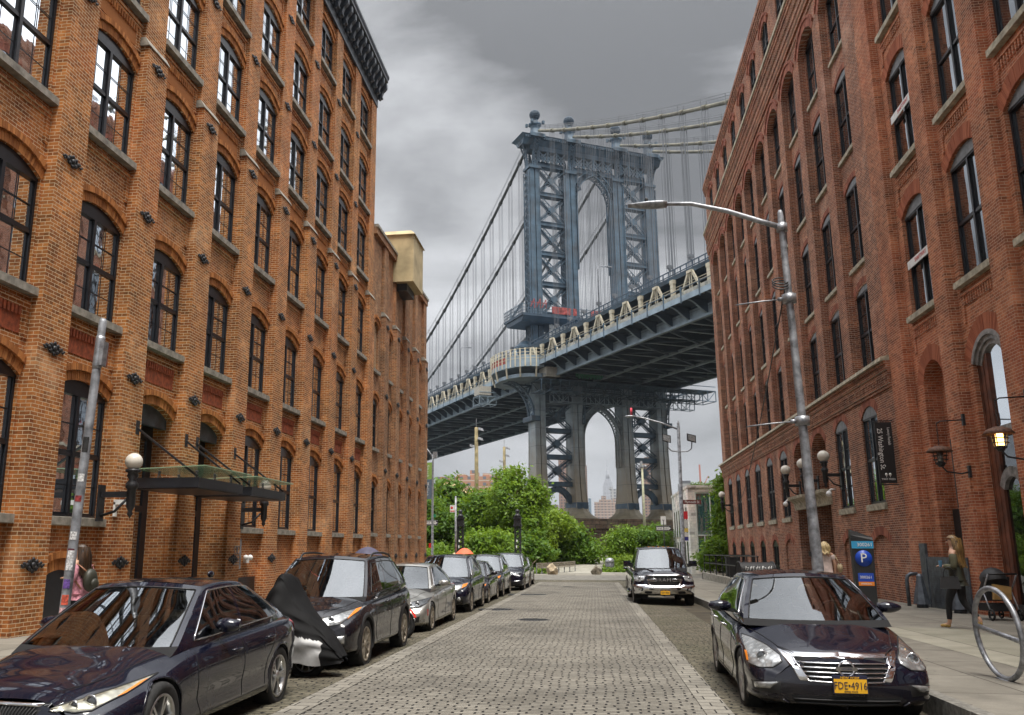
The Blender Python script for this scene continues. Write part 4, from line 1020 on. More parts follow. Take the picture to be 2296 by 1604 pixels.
for x in CXS:
    mb = MB()
    mb.lathe([(1.9, 88.9), (1.7, 89.3), (1.25, 90.2), (1.05, 91.2), (1.05, 91.9), (1.5, 92.2), (1.5, 92.5), (0.8, 92.7), (0.6, 93.3), (0.7, 93.6)], 8, (x, 0, 0), smooth=False)
    for sx in (-1, 1):
        for sy in (-1, 1): mb.box(x + sx * 1.35 - 0.25, x + sx * 1.35 + 0.25, sy * 1.35 - 0.25, sy * 1.35 + 0.25, 92.2, 92.9)
    o = mb.build('finial_pedestal', M['bsteel'], bg)
    gl = MB()
    for k in range(10):
        a = pi * k / 10; gl.tube([(x + 1.12 * cos(b_) * cos(a), 1.12 * cos(b_) * sin(a), 94.7 + 1.12 * sin(b_)) for b_ in [2 * pi * j / 20 for j in range(20)]], 0.085, 4, closed=True)
    for zz in (-0.75, -0.4, 0, 0.4, 0.75):
        r = sqrt(1.12 ** 2 - zz * zz); gl.tube([(x + r * cos(b_), r * sin(b_), 94.7 + zz) for b_ in [2 * pi * j / 16 for j in range(16)]], 0.085, 4, closed=True)
    gl.sphere((x, 0, 94.7), 0.85, 10, 8)
    gl.build('openwork_globe', M['bsteeld'], o)
# --- cables, bands, hand ropes and hangers
def cz_side(d): return 91.0 - 0.475 * d + 0.0011 * d * d
def cz_main(d): return 91.0 - 0.52 * d + 0.00135 * d * d if d < 190 else 40.9
nhang = 0; hang_rest = MB()
for ci, x in enumerate(CXS):
    for side in (-1, 1):    # -1: short span towards the viewer, +1: river span
        f = cz_side if side < 0 else cz_main
        L = 118 if side < 0 else 188
        mb = MB(); ds = [2.0 + i * 4 for i in range(int(L / 4) + 1)]
        mb.tube([(x, side * d, f(d)) for d in ds], 0.33, 10)
        co = mb.build('main_cable', M['bcable'] if side < 0 else M['bcabled'], bg)
        rp = MB()
        for s_ in (-0.55, 0.55):
            rp.tube([(x + s_, side * d, f(d) + 1.25) for d in ds], 0.045, 4); rp.tube([(x + s_, side * d, f(d) + 0.8) for d in ds], 0.03, 4)
        d = 6
        while d < L:
            rp.bar((x - 0.55, side * d, f(d)), (x - 0.55, side * d, f(d) + 1.3), 0.07); rp.bar((x + 0.55, side * d, f(d)), (x + 0.55, side * d, f(d) + 1.3), 0.07); d += 5.8
        rp.build('hand_rope', M['bhang'], co)
        d = 8.0
        while d < L - 2:
            bd = MB(); sl_ = Vector((0, side, f(d + 1) - f(d))).normalized()
            c = Vector((x, side * d, f(d))); bd.tube([c - sl_ * 0.55, c + sl_ * 0.55], 0.44, 8); bd.build('cable_band', M['bcable'] if side < 0 else M['bcabled'], co)
            zt = f(d); zb2 = 40.2
            if zt - zb2 > 1.5:
                h = MB() if nhang < 100 else hang_rest
                for sx in (-0.34, 0.34):
                    for sy in (-0.3, 0.3): h.bar((x + sx, side * d + sy, zb2), (x + sx, side * d + sy, zt), 0.055)
                cl = zb2 + 4.6
                if cl < zt - 2: h.box(x - 0.42, x + 0.42, side * d - 0.3, side * d + 0.3, cl, cl + 0.5); h.lathe([(0.15, cl - 0.5), (0.32, cl)], 6, (x, side * d, 0))
                if nhang < 100: h.build('hanger_rope', M['bhang'], bg); nhang += 1
            d += 5.6
hang_rest.build('hanger_ropes', M['bhang'], bg)['kind'] = 'stuff'
# --- deck
D0, D1 = -118, 190          # local y: towards the viewer .. over the river
tr = MB()
def dy(a): return -a
mb = MB(); mb.box(-17.2, 17.2, D0, D1, 40.95, 41.35); mb.box(-17.6, -17.2, D0, D1, 40.9, 41.6); mb.box(17.2, 17.6, D0, D1, 40.9, 41.6)
mb.build('upper_roadway', M['bsteel'], bg)
rl = MB()
for s_ in (-18.0, 18.0):
    rl.box(s_ - 0.06, s_ + 0.06, D0, D1, 41.55, 41.67); rl.box(s_ - 0.06, s_ + 0.06, D0, D1, 42.25, 42.4); rl.box(s_ - 0.05, s_ + 0.05, D0, D1, 41.3, 41.4)
    a = D0
    while a < D1: rl.box(s_ - 0.07, s_ + 0.07, a - 0.07, a + 0.07, 41.3, 42.35); a += 1.5
rl.build('railing', M['bsteeld'], bg)
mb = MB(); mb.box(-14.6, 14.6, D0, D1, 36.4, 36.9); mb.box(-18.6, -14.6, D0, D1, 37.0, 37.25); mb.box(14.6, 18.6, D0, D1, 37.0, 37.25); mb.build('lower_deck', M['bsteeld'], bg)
mb = MB()
for s_ in (-1, 1): mb.box(s_ * 18.6 - 0.07, s_ * 18.6 + 0.07, D0, D1, 36.65, 37.5)
mb.build('walkway_fascia', M['bfascia'], bg)
mb = MB()
for s_ in (-15.1, -4.8, 5.0, 15.1): mb.box(s_ - 0.3, s_ + 0.3, D0, D1, 34.55, 34.95); 
for s_ in (-15.1, 15.1): mb.box(s_ - 0.07, s_ + 0.07, D0, D1, 34.7, 36.4)
mb.build('bottom_chord', M['bfascia'], bg)
under = MB(); a = D0
k = 0
while a < D1:
    under.box(-15.0, 15.0, a - 0.16, a + 0.16, 34.95, 36.4)
    for s_ in (-10, -7.5, -2.5, 0, 2.5, 7.5, 10): pass
    # lateral bracing
    if k % 2 == 0 and a + 8.9 < D1:
        for (p, q) in ((-15, 0), (0, -15), (0, 15), (15, 0)): under.bar((p, a, 34.75), (q, a + 8.9, 34.75), 0.35, 0.25)
    a += 4.45; k += 1
for s_ in (-12, -9, -6, -3, 0, 3, 6, 9, 12): under.box(s_ - 0.12, s_ + 0.12, D0, D1, 35.9, 36.4)
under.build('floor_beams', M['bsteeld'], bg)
# lower flanges in the pale fascia paint
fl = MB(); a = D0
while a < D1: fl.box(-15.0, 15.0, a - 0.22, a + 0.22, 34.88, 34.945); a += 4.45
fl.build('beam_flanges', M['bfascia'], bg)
# cream side trusses: an A frame and a post alternately
a = 12.5; AF = []
while a > -180: a -= 8.9
a += 8.9
def cantilever():
    mb = MB(); n = 8; top = []; bot = []
    for i in range(n + 1):
        t_ = i / n; top.append((-14.9 - 3.6 * t_, 36.9)); bot.append((-14.9 - 3.6 * t_, 34.9 + 1.75 * (0.5 - 0.5 * cos(pi * t_))))
    for i in range(n): mb.hexa([(bot[i][0], -0.09, bot[i][1]), (bot[i + 1][0], -0.09, bot[i + 1][1]), (bot[i + 1][0], 0.09, bot[i + 1][1]), (bot[i][0], 0.09, bot[i][1]), (top[i][0], -0.09, top[i][1]), (top[i + 1][0], -0.09, top[i + 1][1]), (top[i + 1][0], 0.09, top[i + 1][1]), (top[i][0], 0.09, top[i][1])])
    return mb, bot
cb, bot = cantilever(); cmesh = cb.mesh('walkway_bracket', M['bsteeld'])
ce = MB()
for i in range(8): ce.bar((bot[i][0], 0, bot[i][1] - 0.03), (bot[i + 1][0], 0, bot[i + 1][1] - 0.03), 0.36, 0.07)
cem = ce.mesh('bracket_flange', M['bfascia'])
am = MB()
for s_ in (-1, 1):
    am.bar((0, s_ * 2.9, 37.0), (0, s_ * 0.42, 41.0), 0.36, 0.3, up=(1, 0, 0)); am.bar((0, s_ * 0.28, 37.0), (0, s_ * 0.24, 41.0), 0.15)
am.box(-0.3, 0.3, -0.6, 0.6, 40.75, 41.15)
am = am.mesh('a_frame', M['bcream'])
pmh = MB(); pmh.box(-0.25, 0.25, -0.34, 0.34, 37.0, 40.9); pmh.box(-0.3, 0.3, -0.44, 0.44, 40.3, 40.9); pmh = pmh.mesh('truss_post', M['bcream'])
npart = 0
while a < 118:
    yy = -a
    if D0 < yy < D1:
        for s_ in (-1, 1):
            link('a_frame', am, bg, (s_ * 17.75, yy, 0)); link('truss_post', pmh, bg, (s_ * 17.75, yy - 4.45, 0))
    a += 8.9
a = -112
while a < 112:
    o = link('walkway_bracket', cmesh, bg, (0, -a, 0)); link('bracket_flange', cem, o)
    a += 4.45
# dark inner web behind the trusses
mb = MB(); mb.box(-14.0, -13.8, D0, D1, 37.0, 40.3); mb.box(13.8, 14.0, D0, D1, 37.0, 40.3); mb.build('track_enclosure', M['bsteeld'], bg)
mb = MB()
for s_ in (-1, 1):
    for zz in (38.8, 39.2): mb.box(s_ * 18.4 - 0.03, s_ * 18.4 + 0.03, D0, D1, zz, zz + 0.06)
mb.build('walkway_fence', M['bcream'], bg)
mb = MB(); a = D0
for s_ in (-1, 1):
    mb.box(s_ * 18.62 - 0.05, s_ * 18.62 + 0.05, D0, D1, 38.5, 38.6); a = D0
    while a < D1: mb.box(s_ * 18.66 - 0.1, s_ * 18.66 + 0.1, a - 0.1, a + 0.1, 36.4, 38.9); a += 4.45
mb.build('walkway_posts', M['bsteel'], bg)
mp_ = NT('worn_mesh_panels'); pp = mp_.obj(); xx, yy_, zz_ = mp_.sep(pp)
nz = mp_.noise(pp, 1.1, 5, 0.7)
col = mp_.mix(mp_.ramp(nz, 0.35, 0.65), (0.14, 0.16, 0.16), (0.50, 0.48, 0.40)); mp_.bsdf(col, 0.7)
mb = MB()
for s_ in (-1, 1): mb.box(s_ * 18.60 - 0.02, s_ * 18.60 + 0.02, D0, D1, 37.52, 38.1)
mb.build('fence_panel', mp_.m, bg)
# --- rounded outlook around the tower at deck level
mb = MB(); n = 20; c = (-17.0, 3.0)
ring = [( -17.6 - 6.6 * sin(pi * i / n) ** 0.75, 8.5 * cos(pi * i / n) ) for i in range(n + 1)]
for i in range(n):
    p, q = ring[i], ring[i + 1]
    for (z0, z1, o_) in ((36.3, 37.3, 0), (34.4, 35.1, 0.85)):
        sc_ = 1 - 0.13 * o_
        P = (-17.6 + (p[0] + 17.6) * sc_, p[1] * sc_); Q = (-17.6 + (q[0] + 17.6) * sc_, q[1] * sc_)
        mb.hexa([(P[0], P[1], z0), (Q[0], Q[1], z0), (-17.6, Q[1], z0), (-17.6, P[1], z0), (P[0], P[1], z1), (Q[0], Q[1], z1), (-17.6, Q[1], z1), (-17.6, P[1], z1)])
mb.build('outlook_platform', M['bfascia'], bg)
mb = MB(); wl_ = MB(); rd = MB()
for i in range(n):
    p, q = ring[i], ring[i + 1]
    mb.bar((p[0], p[1], 36.4), (p[0], p[1], 40.0), 0.22)
    for zz in (38.0, 38.6, 39.2, 39.9): mb.bar((p[0], p[1], zz), (q[0], q[1], zz), 0.08)
    (rd if 6 < i < 13 else wl_).hexa([(p[0], p[1], 37.3), (q[0], q[1], 37.3), (q[0] * .999, q[1] * .99, 37.3), (p[0] * .999, p[1] * .99, 37.3), (p[0], p[1], 38.6), (q[0], q[1], 38.6), (q[0] * .999, q[1] * .99, 38.6), (p[0] * .999, p[1] * .99, 38.6)])
    if i % 3 == 1: mb.bar((p[0] * 0.985, p[1] * 0.9, 34.4), (p[0], p[1], 36.4), 0.3)
mb.build('outlook_railing', M['bcream'], bg); wl_.build('outlook_panel', M['bfascia'], bg); rd.build('outlook_netting', M['netred'], bg)
# curved bracket under the outlook
for s_, x0 in ((-1, XS[0] - 1.2), (1, XS[3] + 1.2)):
    mb = MB(); pts = [(x0 + s_ * (5.6 * (1 - cos(pi / 2 * i / 10)) ** 1.0), 27.5 + 6.9 * sin(pi / 2 * i / 10)) for i in range(11)]
    for i in range(10):
        for sy in (-1.2, 1.2): mb.bar((pts[i][0], sy, pts[i][1]), (pts[i + 1][0], sy, pts[i + 1][1]), 0.3, 0.55, up=(0, 1, 0))
        mb.bar((pts[i][0], -1.2, pts[i][1]), (pts[i + 1][0], 1.2, pts[i + 1][1]), 0.15); mb.bar((pts[i][0], 1.2, pts[i][1]), (pts[i + 1][0], -1.2, pts[i + 1][1]), 0.15)
        if i > 3 and i % 2 == 0: mb.bar((pts[i][0], 0, pts[i][1]), (x0, 0, 34.0), 0.3)
    mb.build('outlook_bracket', M['bsteel'], bg)
    mb = MB(); mb.box(x0 - 0.9, x0 + 0.9, -2.2, 2.2, 26.6, 27.6); mb.build('bracket_corbel', M['bsteel'], bg)
for x in XS[1:]:
    mb = MB(); pts = [(x + 1.1 + 1.6 * (i / 8) ** 2.5, 26.5 + 8 * i / 8) for i in range(9)]
    for i in range(8):
        for sy in (-2.4, -1.6): mb.bar((pts[i][0], sy, pts[i][1]), (pts[i + 1][0], sy, pts[i + 1][1]), 0.2)
        mb.bar((pts[i][0], -2.4, pts[i][1]), (pts[i][0], -1.6, pts[i][1]), 0.2)
    mb.build('knee_bracket', M['bsteel'], bg)
# small domed porch on the outlook
mb = MB()
mb.lathe([(2.2, 38.6), (2.2, 41.4), (2.5, 41.5), (2.5, 41.9), (1.9, 42.3), (1.2, 43.0), (0.3, 43.4)], 12, (-17.5, 0, 0), smooth=False); mb.build('tower_porch', M['bsteel'], bg)
mb = MB(); pts = [(-20.0, -1.2 + 2.4 * i / 8, 38 + 3.2 * sin(pi * i / 8)) for i in range(9)]
for i in range(8): mb.bar(pts[i], pts[i + 1], 0.45, 0.5)
mb.build('porch_arch', M['bfascia'], bg)
# --- works platforms with red netting round the tower above the deck
mb = MB(); mb.box(-20.3, -1.5, -4.6, 4.6, 47.6, 48.1); mb.prism([(-3.5, 46.6), (3.5, 46.6), (4.6, 47.6), (-4.6, 47.6)], -20.0, -1.8, 'x')
mb.build('work_platform', M['bsteeld'], bg)
mb = MB()
for (a_, b_) in (((-20.3, -4.6), (-1.5, -4.6)), ((-20.3, 4.6), (-20.3, -4.6))):
    for i in range(15):
        p = (a_[0] + (b_[0] - a_[0]) * i / 14, a_[1] + (b_[1] - a_[1]) * i / 14); mb.bar((p[0], p[1], 48), (p[0], p[1], 50.2), 0.12)
    for zz in (48.6, 49.2, 49.9): mb.bar((*a_, zz), (*b_, zz), 0.09)
mb.build('platform_rail', M['bsteel'], bg)
for (x0, x1) in ((-13.6, -9.3), (-4.6, -2.2), (-8.8, -8.0)): mb = MB(); mb.box(x0, x1, -4.72, -4.66, 48.4, 49.9); mb.build('safety_netting', M['netred'], bg)
mb = MB()
for x0 in (-18.5, -17.2, -15.9): 
    mb.bar((x0, -4.7, 49.4), (x0 + 0.9, -4.7, 51.2), 0.14); mb.bar((x0, -4.7, 50.4), (x0 + 1.0, -4.7, 50.4), 0.14); mb.bar((x0 + 0.9, -4.7, 49.2), (x0 + 0.9, -4.7, 51.2), 0.12)
mb.build('red_barrier', M['netred'], bg)
mb = MB()
for i in range(18):
    for j in range(3): mb.box(-13.5 + i * 0.42, -13.15 + i * 0.42, -3.0, -2.9, 43.9 + j * 0.9, 44.7 + j * 0.9 + 0.15 * sin(i * 1.9))
mb.build('scaffold_sheeting', simple('pale_tarpaulin', (0.55, 0.55, 0.53), 0.8, var=0.1), bg)
# --- hanging scaffolds under the deck
random.seed(3)
def scaffold(x0, x1, y0, y1, z0, z1, nm, mat):
    mb = MB(); nx = max(2, int((x1 - x0) / 2)); 
    for sy in (y0, y1):
        for i in range(nx + 1):
            x = x0 + (x1 - x0) * i / nx; mb.bar((x, sy, z0), (x, sy, z1), 0.13)
            if i < nx:
                x2 = x0 + (x1 - x0) * (i + 1) / nx; mb.bar((x, sy, z0), (x2, sy, z1), 0.10) if i % 2 else mb.bar((x, sy, z1), (x2, sy, z0), 0.10)
        for zz in (z0, z1, z1 + 0.9): mb.bar((x0, sy, zz), (x1, sy, zz), 0.13)
    for i in range(nx + 1):
        x = x0 + (x1 - x0) * i / nx; mb.bar((x, y0, z0), (x, y1, z0), 0.13); mb.bar((x, y0, z1), (x, y1, z1), 0.13)
    mb.box(x0, x1, y0 + 0.1, y1 - 0.1, z1 + 0.02, z1 + 0.08)
    mb.build(nm, mat, bg)
scaffold(-18.5, 22.0, -9.0, -4.5, 31.6, 33.8, 'hanging_scaffold', M['bsteel'])
scaffold(-13.5, 20.0, -4.2, -2.5, 30.4, 32.4, 'hanging_scaffold', M['bfascia'])
scaffold(-22.0, -18.0, 14.5, 18.0, 32.2, 34.0, 'hanging_scaffold', M['bfascia'])
mb = MB(); mb.box(-17.5, -14.6, -9.2, -6.0, 34.3, 36.2); mb.build('site_cabin', simple('dirty_white_cabin', (0.42, 0.40, 0.35), 0.8, var=0.2), bg)
mb = MB(); mb.box(-22.0, -19.2, 14.5, 17.5, 34.3, 36.2); mb.build('site_cabin', bpy.data.materials['dirty_white_cabin'], bg)
mb = MB()
for k in range(24): mb.box(-11 + k * 0.25, -10.8 + k * 0.25, -9.3, -9.0, 34.6 + 0.3 * sin(k * 2.3), 35.4 + 0.3 * cos(k * 1.3))
mb.build('green_netting', simple('green_netting', (0.06, 0.26, 0.16), 0.8, var=0.3), bg)
# roadway lamps
for a in (-4, 30, -38): 
    mb = MB(); mb.tube([(-17.4, -a, 41.2), (-17.4, -a, 49.5), (-17.2, -a, 50.2), (-15.2, -a, 50.4)], 0.11, 6); mb.box(-15.6, -14.6, -a - 0.2, -a + 0.2, 50.25, 50.45); mb.build('deck_lamp', M['galvdull'], bg)
# ================================================================ VEHICLES
# every body is one smooth surface evaluated from stations; parts are patches of that surface
def crom(xs, ys, x):
    if x <= xs[0]: return ys[0]
    if x >= xs[-1]: return ys[-1]
    for i in range(len(xs) - 1):
        if x <= xs[i + 1]: break
    h = xs[i + 1] - xs[i]; t = (x - xs[i]) / h
    def sl(j):
        if j == 0: return (ys[1] - ys[0]) / (xs[1] - xs[0])
        if j == len(xs) - 1: return (ys[-1] - ys[-2]) / (xs[-1] - xs[-2])
        a = (ys[j] - ys[j - 1]) / (xs[j] - xs[j - 1]); b = (ys[j + 1] - ys[j]) / (xs[j + 1] - xs[j])
        return 0 if a * b <= 0 else 2 * a * b / (a + b)
    m0, m1 = sl(i) * h, sl(i + 1) * h
    return (2*t**3-3*t*t+1)*ys[i] + (t**3-2*t*t+t)*m0 + (-2*t**3+3*t*t)*ys[i+1] + (t**3-t*t)*m1
def paint(name, c, flake=0.0, rough=0.22, metal=0.0, coat=1.0):
    t = NT(name); p = t.obj()
    col = t.mix(t.ramp(t.noise(p, 3.0, 5, 0.6), 0.35, 0.7, 0, 0.5), c, tuple(q * 0.75 + 0.006 for q in c))
    x, y, z = t.sep(p)     # road film on the lower body
    col = t.mix(t.math('MULTIPLY', t.ramp(z, 0.55, 0.15, 0.0, 1.0), t.ramp(t.noise(p, 6.0, 4), 0.3, 0.7, 0.1, 0.5)), col, (0.055, 0.048, 0.04))
    t.bsdf(col, t.ramp(t.noise(p, 4.0, 4), 0.3, 0.7, rough - 0.05, rough + 0.08), metal, None, coat=coat, spec=0.12); return t.m
M['navy'] = paint('dark_navy_paint', (0.003, 0.004, 0.013))
M['black_car'] = paint('black_plum_paint', (0.006, 0.005, 0.008))
M['silver'] = paint('silver_paint', (0.36, 0.355, 0.33), metal=0.7, rough=0.3)
M['charcoal'] = paint('charcoal_paint', (0.035, 0.037, 0.045), metal=0.5)
M['ink'] = paint('ink_blue_paint', (0.003, 0.0035, 0.012))
M['carwhite'] = paint('white_car_paint', (0.72, 0.71, 0.68), metal=0.0)
M['carred'] = paint('red_car_paint', (0.45, 0.02, 0.02), metal=0.0)
M['tyre'] = simple('tyre_rubber', (0.016, 0.016, 0.016), 0.85, var=0.2, scale=20, bump=0.3)
M['chrome'] = simple('chrome', (0.72, 0.72, 0.74), 0.12, 1.0, var=0.03)
M['alloy'] = simple('wheel_alloy', (0.45, 0.45, 0.44), 0.3, 0.85, var=0.1, scale=9)
M['alloyd'] = simple('dusty_wheel_alloy', (0.34, 0.30, 0.24), 0.45, 0.6, var=0.2, scale=9)
M['cladding'] = simple('black_cladding', (0.014, 0.014, 0.015), 0.6, var=0.15)
M['seat'] = simple('dark_seat_fabric', (0.022, 0.021, 0.022), 0.85, var=0.1)
M['seatt'] = simple('tan_seat_leather', (0.22, 0.17, 0.11), 0.6, var=0.1)
M['amber'] = simple('amber_lens', (0.75, 0.22, 0.02), 0.15, var=0.05)
M['redlens'] = simple('red_lens', (0.45, 0.01, 0.01), 0.12, var=0.1)
M['plate'] = simple('orange_yellow_plate', (0.86, 0.46, 0.02), 0.45, var=0.04)
M['plateb'] = simple('dark_blue_plate_band', (0.015, 0.018, 0.05), 0.45, var=0.05)
M['sticker'] = simple('pale_sticker', (0.62, 0.74, 0.66), 0.5, var=0.05)
M['stickerr'] = simple('red_sticker', (0.62, 0.10, 0.09), 0.5, var=0.1)
def lens_mat(name, c=(0.55, 0.56, 0.56), var=0.5):
    t = NT(name); p = t.obj(); v = t.n('ShaderNodeTexVoronoi'); t.l(p, v.inputs['Vector']); v.inputs['Scale'].default_value = 16
    col = t.mix(t.ramp(v.outputs['Distance'], 0.1, 0.6), c, tuple(q * (1 - var) for q in c))
    t.bsdf(col, 0.12, 0.55, t.bump(v.outputs['Distance'], 0.5, 0.01), coat=1.0, spec=0.8); return t.m
M['lens'] = lens_mat('headlamp_glass'); M['lensd'] = lens_mat('smoked_headlamp_glass', (0.16, 0.17, 0.18)); M['lensy'] = lens_mat('aged_headlamp_glass', (0.60, 0.58, 0.46), 0.35)
def car_glass(name, tr=0.32, tint=(0.55, 0.62, 0.60)):
    t = NT(name); tp = t.n('ShaderNodeBsdfTransparent'); tp.inputs[0].default_value = (*[q * tr * 2 for q in tint], 1)
    g = t.n('ShaderNodeBsdfGlossy'); g.inputs['Roughness'].default_value = 0.015; g.inputs['Color'].default_value = (0.95, 0.98, 1, 1)
    fr = t.n('ShaderNodeFresnel'); fr.inputs[0].default_value = 1.55
    m = t.n('ShaderNodeMixShader'); t.l(t.math('MULTIPLY_ADD', fr.outputs[0], 1.2, 0.12, clamp=True), m.inputs[0]); t.l(tp.outputs[0], m.inputs[1]); t.l(g.outputs[0], m.inputs[2]); t.l(m.outputs[0], t.out.inputs[0]); return t.m
M['cglass'] = car_glass('windscreen_glass'); M['cglassd'] = car_glass('tinted_side_glass', 0.12)
M['wiper'] = M['black']
class Car:
    def __init__(s, P, root, mat):
        s.P = P; s.root = root; s.mat = mat
        s.ys = [a[0] for a in P['st']]; s.Wv = [a[1] for a in P['st']]; s.sh = [a[2] for a in P['st']]; s.tp = [a[3] for a in P['st']]
        s.zs = P.get('sill', 0.20)
        s.cache = {}
    def sec(s, y):
        k = round(y, 4)
        if k in s.cache: return s.cache[k]
        W = crom(s.ys, s.Wv, y); zh = crom(s.ys, s.sh, y); zt = max(crom(s.ys, s.tp, y), zh + 0.01); zs = s.zs
        y0, y1 = s.ys[0], s.ys[-1]
        # bumpers tuck up a little at both ends
        e = max(0, 1 - (y - y0) / 0.5) + max(0, 1 - (y1 - y) / 0.5); zs = zs + 0.03 * e
        H = zh - zs; kk = s.P.get('flank', 0.0)
        cp = [(0.90, zs - 0.005), (0.965, zs + 0.03), (0.985, zs + 0.16 * H), (0.975 + kk * 0.3, zs + 0.32 * H), (1.0, zs + 0.58 * H), (0.992, zs + 0.76 * H), (0.955, zs + 0.93 * H), (0.895, zh + 0.02 * (zt - zh)),
              (0.80, zh + 0.34 * (zt - zh)), (0.55, zh + 0.80 * (zt - zh)), (0.28, zh + 0.97 * (zt - zh)), (0.0, zt)]
        q = [i / 11 for i in range(12)]; xs = [c[0] * W for c in cp]; zz = [c[1] for c in cp]
        pts = []
        for i in range(56):
            t = i / 55
            # uniform cubic interpolation
            pts.append((crom(q, xs, t) if True else 0, crom(q, zz, t)))
        s.cache[k] = pts; return pts
    def yoff(s, y, z):      # front and rear profile seen from the side
        a = max(0, 1 - (y - s.ys[0]) / 0.45) ** 2; b = max(0, 1 - (s.ys[-1] - y) / 0.45) ** 2
        return a * s.P['fp'](z) + b * s.P['rp'](z)
    def side_x(s, y, z):
        pts = s.sec(y)
        for i in range(len(pts) - 1):
            if pts[i][1] <= z <= pts[i + 1][1] or i == len(pts) - 2:
                a, b = pts[i], pts[i + 1]; t = 0 if b[1] == a[1] else (z - a[1]) / (b[1] - a[1]); t = max(0, min(1, t)); return a[0] + (b[0] - a[0]) * t
        return pts[-1][0]
    def top_z(s, y, x):
        pts = s.sec(y); x = abs(x)
        for i in range(len(pts) - 1, 0, -1):
            if pts[i][0] <= x <= pts[i - 1][0]:
                a, b = pts[i], pts[i - 1]; t = 0 if b[0] == a[0] else (x - a[0]) / (b[0] - a[0]); return a[1] + (b[1] - a[1]) * t
        return pts[7][1]
    def front_y(s, x, z, end=0):
        """y of the front (or rear) surface at (x, z)"""
        ax = abs(x); y0 = s.ys[0] if end == 0 else s.ys[-1]; sg = 1 if end == 0 else -1
        pts0 = s.sec(y0); zt0 = pts0[-1][1]; x0 = s.side_x(y0, z) if z <= zt0 else -1
        if ax <= x0:
            W = s.Wv[0] if end == 0 else s.Wv[-1]; B = s.P['fb'] if end == 0 else s.P['rb']
            return y0 - sg * B * (1 - (ax / W) ** 2) + s.yoff(y0, z)
        lo, hi = 0.0, 1.4
        for _ in range(18):
            m = (lo + hi) / 2; y = y0 + sg * m; pts = s.sec(y)
            if z <= pts[-1][1] and s.side_x(y, z) >= ax: hi = m
            else: lo = m
        y = y0 + sg * hi; return y + s.yoff(y, z)
    def body(s):
        y0, y1 = s.ys[0], s.ys[-1]; n = int((y1 - y0) / 0.055) + 1
        wheels = s.P['wheels']; ra = s.P['ra']; zc = s.P['rz']
        ysamp = sorted(set([y0 + 0.012 * i for i in range(10)] + [y1 - 0.012 * i for i in range(10)] + [y0 + (y1 - y0) * i / n for i in range(n + 1)]))
        mb = MB()
        for sx in (-1, 1):
            rows = []
            for y in ysamp:
                r = []
                for (x, z) in s.sec(y):
                    yy = y + s.yoff(y, z)
                    if x > 0.55:
                        for wy in wheels:
                            d = sqrt((yy - wy) ** 2 + (z - zc) ** 2)
                            if d < ra:
                                f = ra / max(d, 1e-3)
                                yy = wy + (yy - wy) * f; z2 = zc + (z - zc) * f; z = z2
                    r.append((sx * x, yy, z))
                rows.append(r)
            b = len(mb.v); N = len(rows[0])
            for r in rows: mb.v += r
            for i in range(len(rows) - 1):
                for k in range(N - 1):
                    ii = (b + i * N + k, b + i * N + k + 1, b + (i + 1) * N + k + 1, b + (i + 1) * N + k)
                    yc = (ysamp[i] + ysamp[i + 1]) / 2; pa = s.sec(ysamp[i]); zc2 = (pa[k][1] + pa[k + 1][1]) / 2; xc = pa[k][0]
                    cut = False
                    if xc > 0.55:
                        for wy in wheels:
                            ins = [sqrt((ysamp[a] + s.yoff(ysamp[a], s.sec(ysamp[a])[c][1]) - wy) ** 2 + (s.sec(ysamp[a])[c][1] - zc) ** 2) < ra for a, c in ((i, k), (i, k + 1), (i + 1, k + 1), (i + 1, k))]
                            if all(ins): cut = True
                            if zc2 < zc and abs(yc - wy) < ra * 0.97: cut = True
                    if not cut: mb.face(ii, True)
        for end in (0, 1):
            yy0 = y0 if end == 0 else y1; pts = s.sec(yy0); rows = []
            W = s.Wv[0] if end == 0 else s.Wv[-1]; B = (s.P['fb'] if end == 0 else -s.P['rb'])
            for (x, z) in pts:
                rows.append([(x * t / 12, yy0 - B * (1 - (x * t / 12 / W) ** 2) * 1.0 + s.yoff(yy0, z), z) for t in range(-12, 13)])
            # keep the rim joined to the side surface
            for r, (x, z) in zip(rows, pts):
                d = B * (1 - (x / W) ** 2)
            mb.grid(rows)
        o = mb.build('body', s.mat, s.root); return o
    def patch(s, nm, top, bot, mat, parent, off=0.012, rows=6, end=0, cols=14, thick=0.0, mirror=True):
        """patch between two (x, z) curves laid on the front or rear surface"""
        def samp(c, t):
            L = len(c) - 1; i = min(int(t * L), L - 1); f = t * L - i; return (c[i][0] + (c[i + 1][0] - c[i][0]) * f, c[i][1] + (c[i + 1][1] - c[i][1]) * f)
        out = []
        for sx in ((1, -1) if mirror else (1,)):
            mb = MB(); g = []
            sg = -1 if end == 0 else 1
            for j in range(rows + 1):
                r = []
                for i in range(cols + 1):
                    a = samp(top, i / cols); b = samp(bot, i / cols); x = a[0] + (b[0] - a[0]) * j / rows; z = a[1] + (b[1] - a[1]) * j / rows
                    y = s.front_y(x, z, end) + sg * off * (1 if 0 < j < rows and 0 < i < cols else 0.15)
                    ax = 1 + off * 0.5
                    r.append((sx * x * ax, y, z))
                g.append(r)
            mb.grid(g); out.append(mb.build(nm, mat, parent))
        return out
    def curve3(s, pts, end=0, off=0.006, sx=1):
        sg = -1 if end == 0 else 1
        return [(sx * x * (1 + off * 0.3), s.front_y(x, z, end) + sg * off, z) for x, z in pts]
    def dense(s, pts, n=10):
        out = []
        for i in range(len(pts) - 1):
            for k in range(n): t = k / n; out.append(tuple(pts[i][j] + (pts[i + 1][j] - pts[i][j]) * t for j in range(len(pts[0]))))
        return out + [pts[-1]]
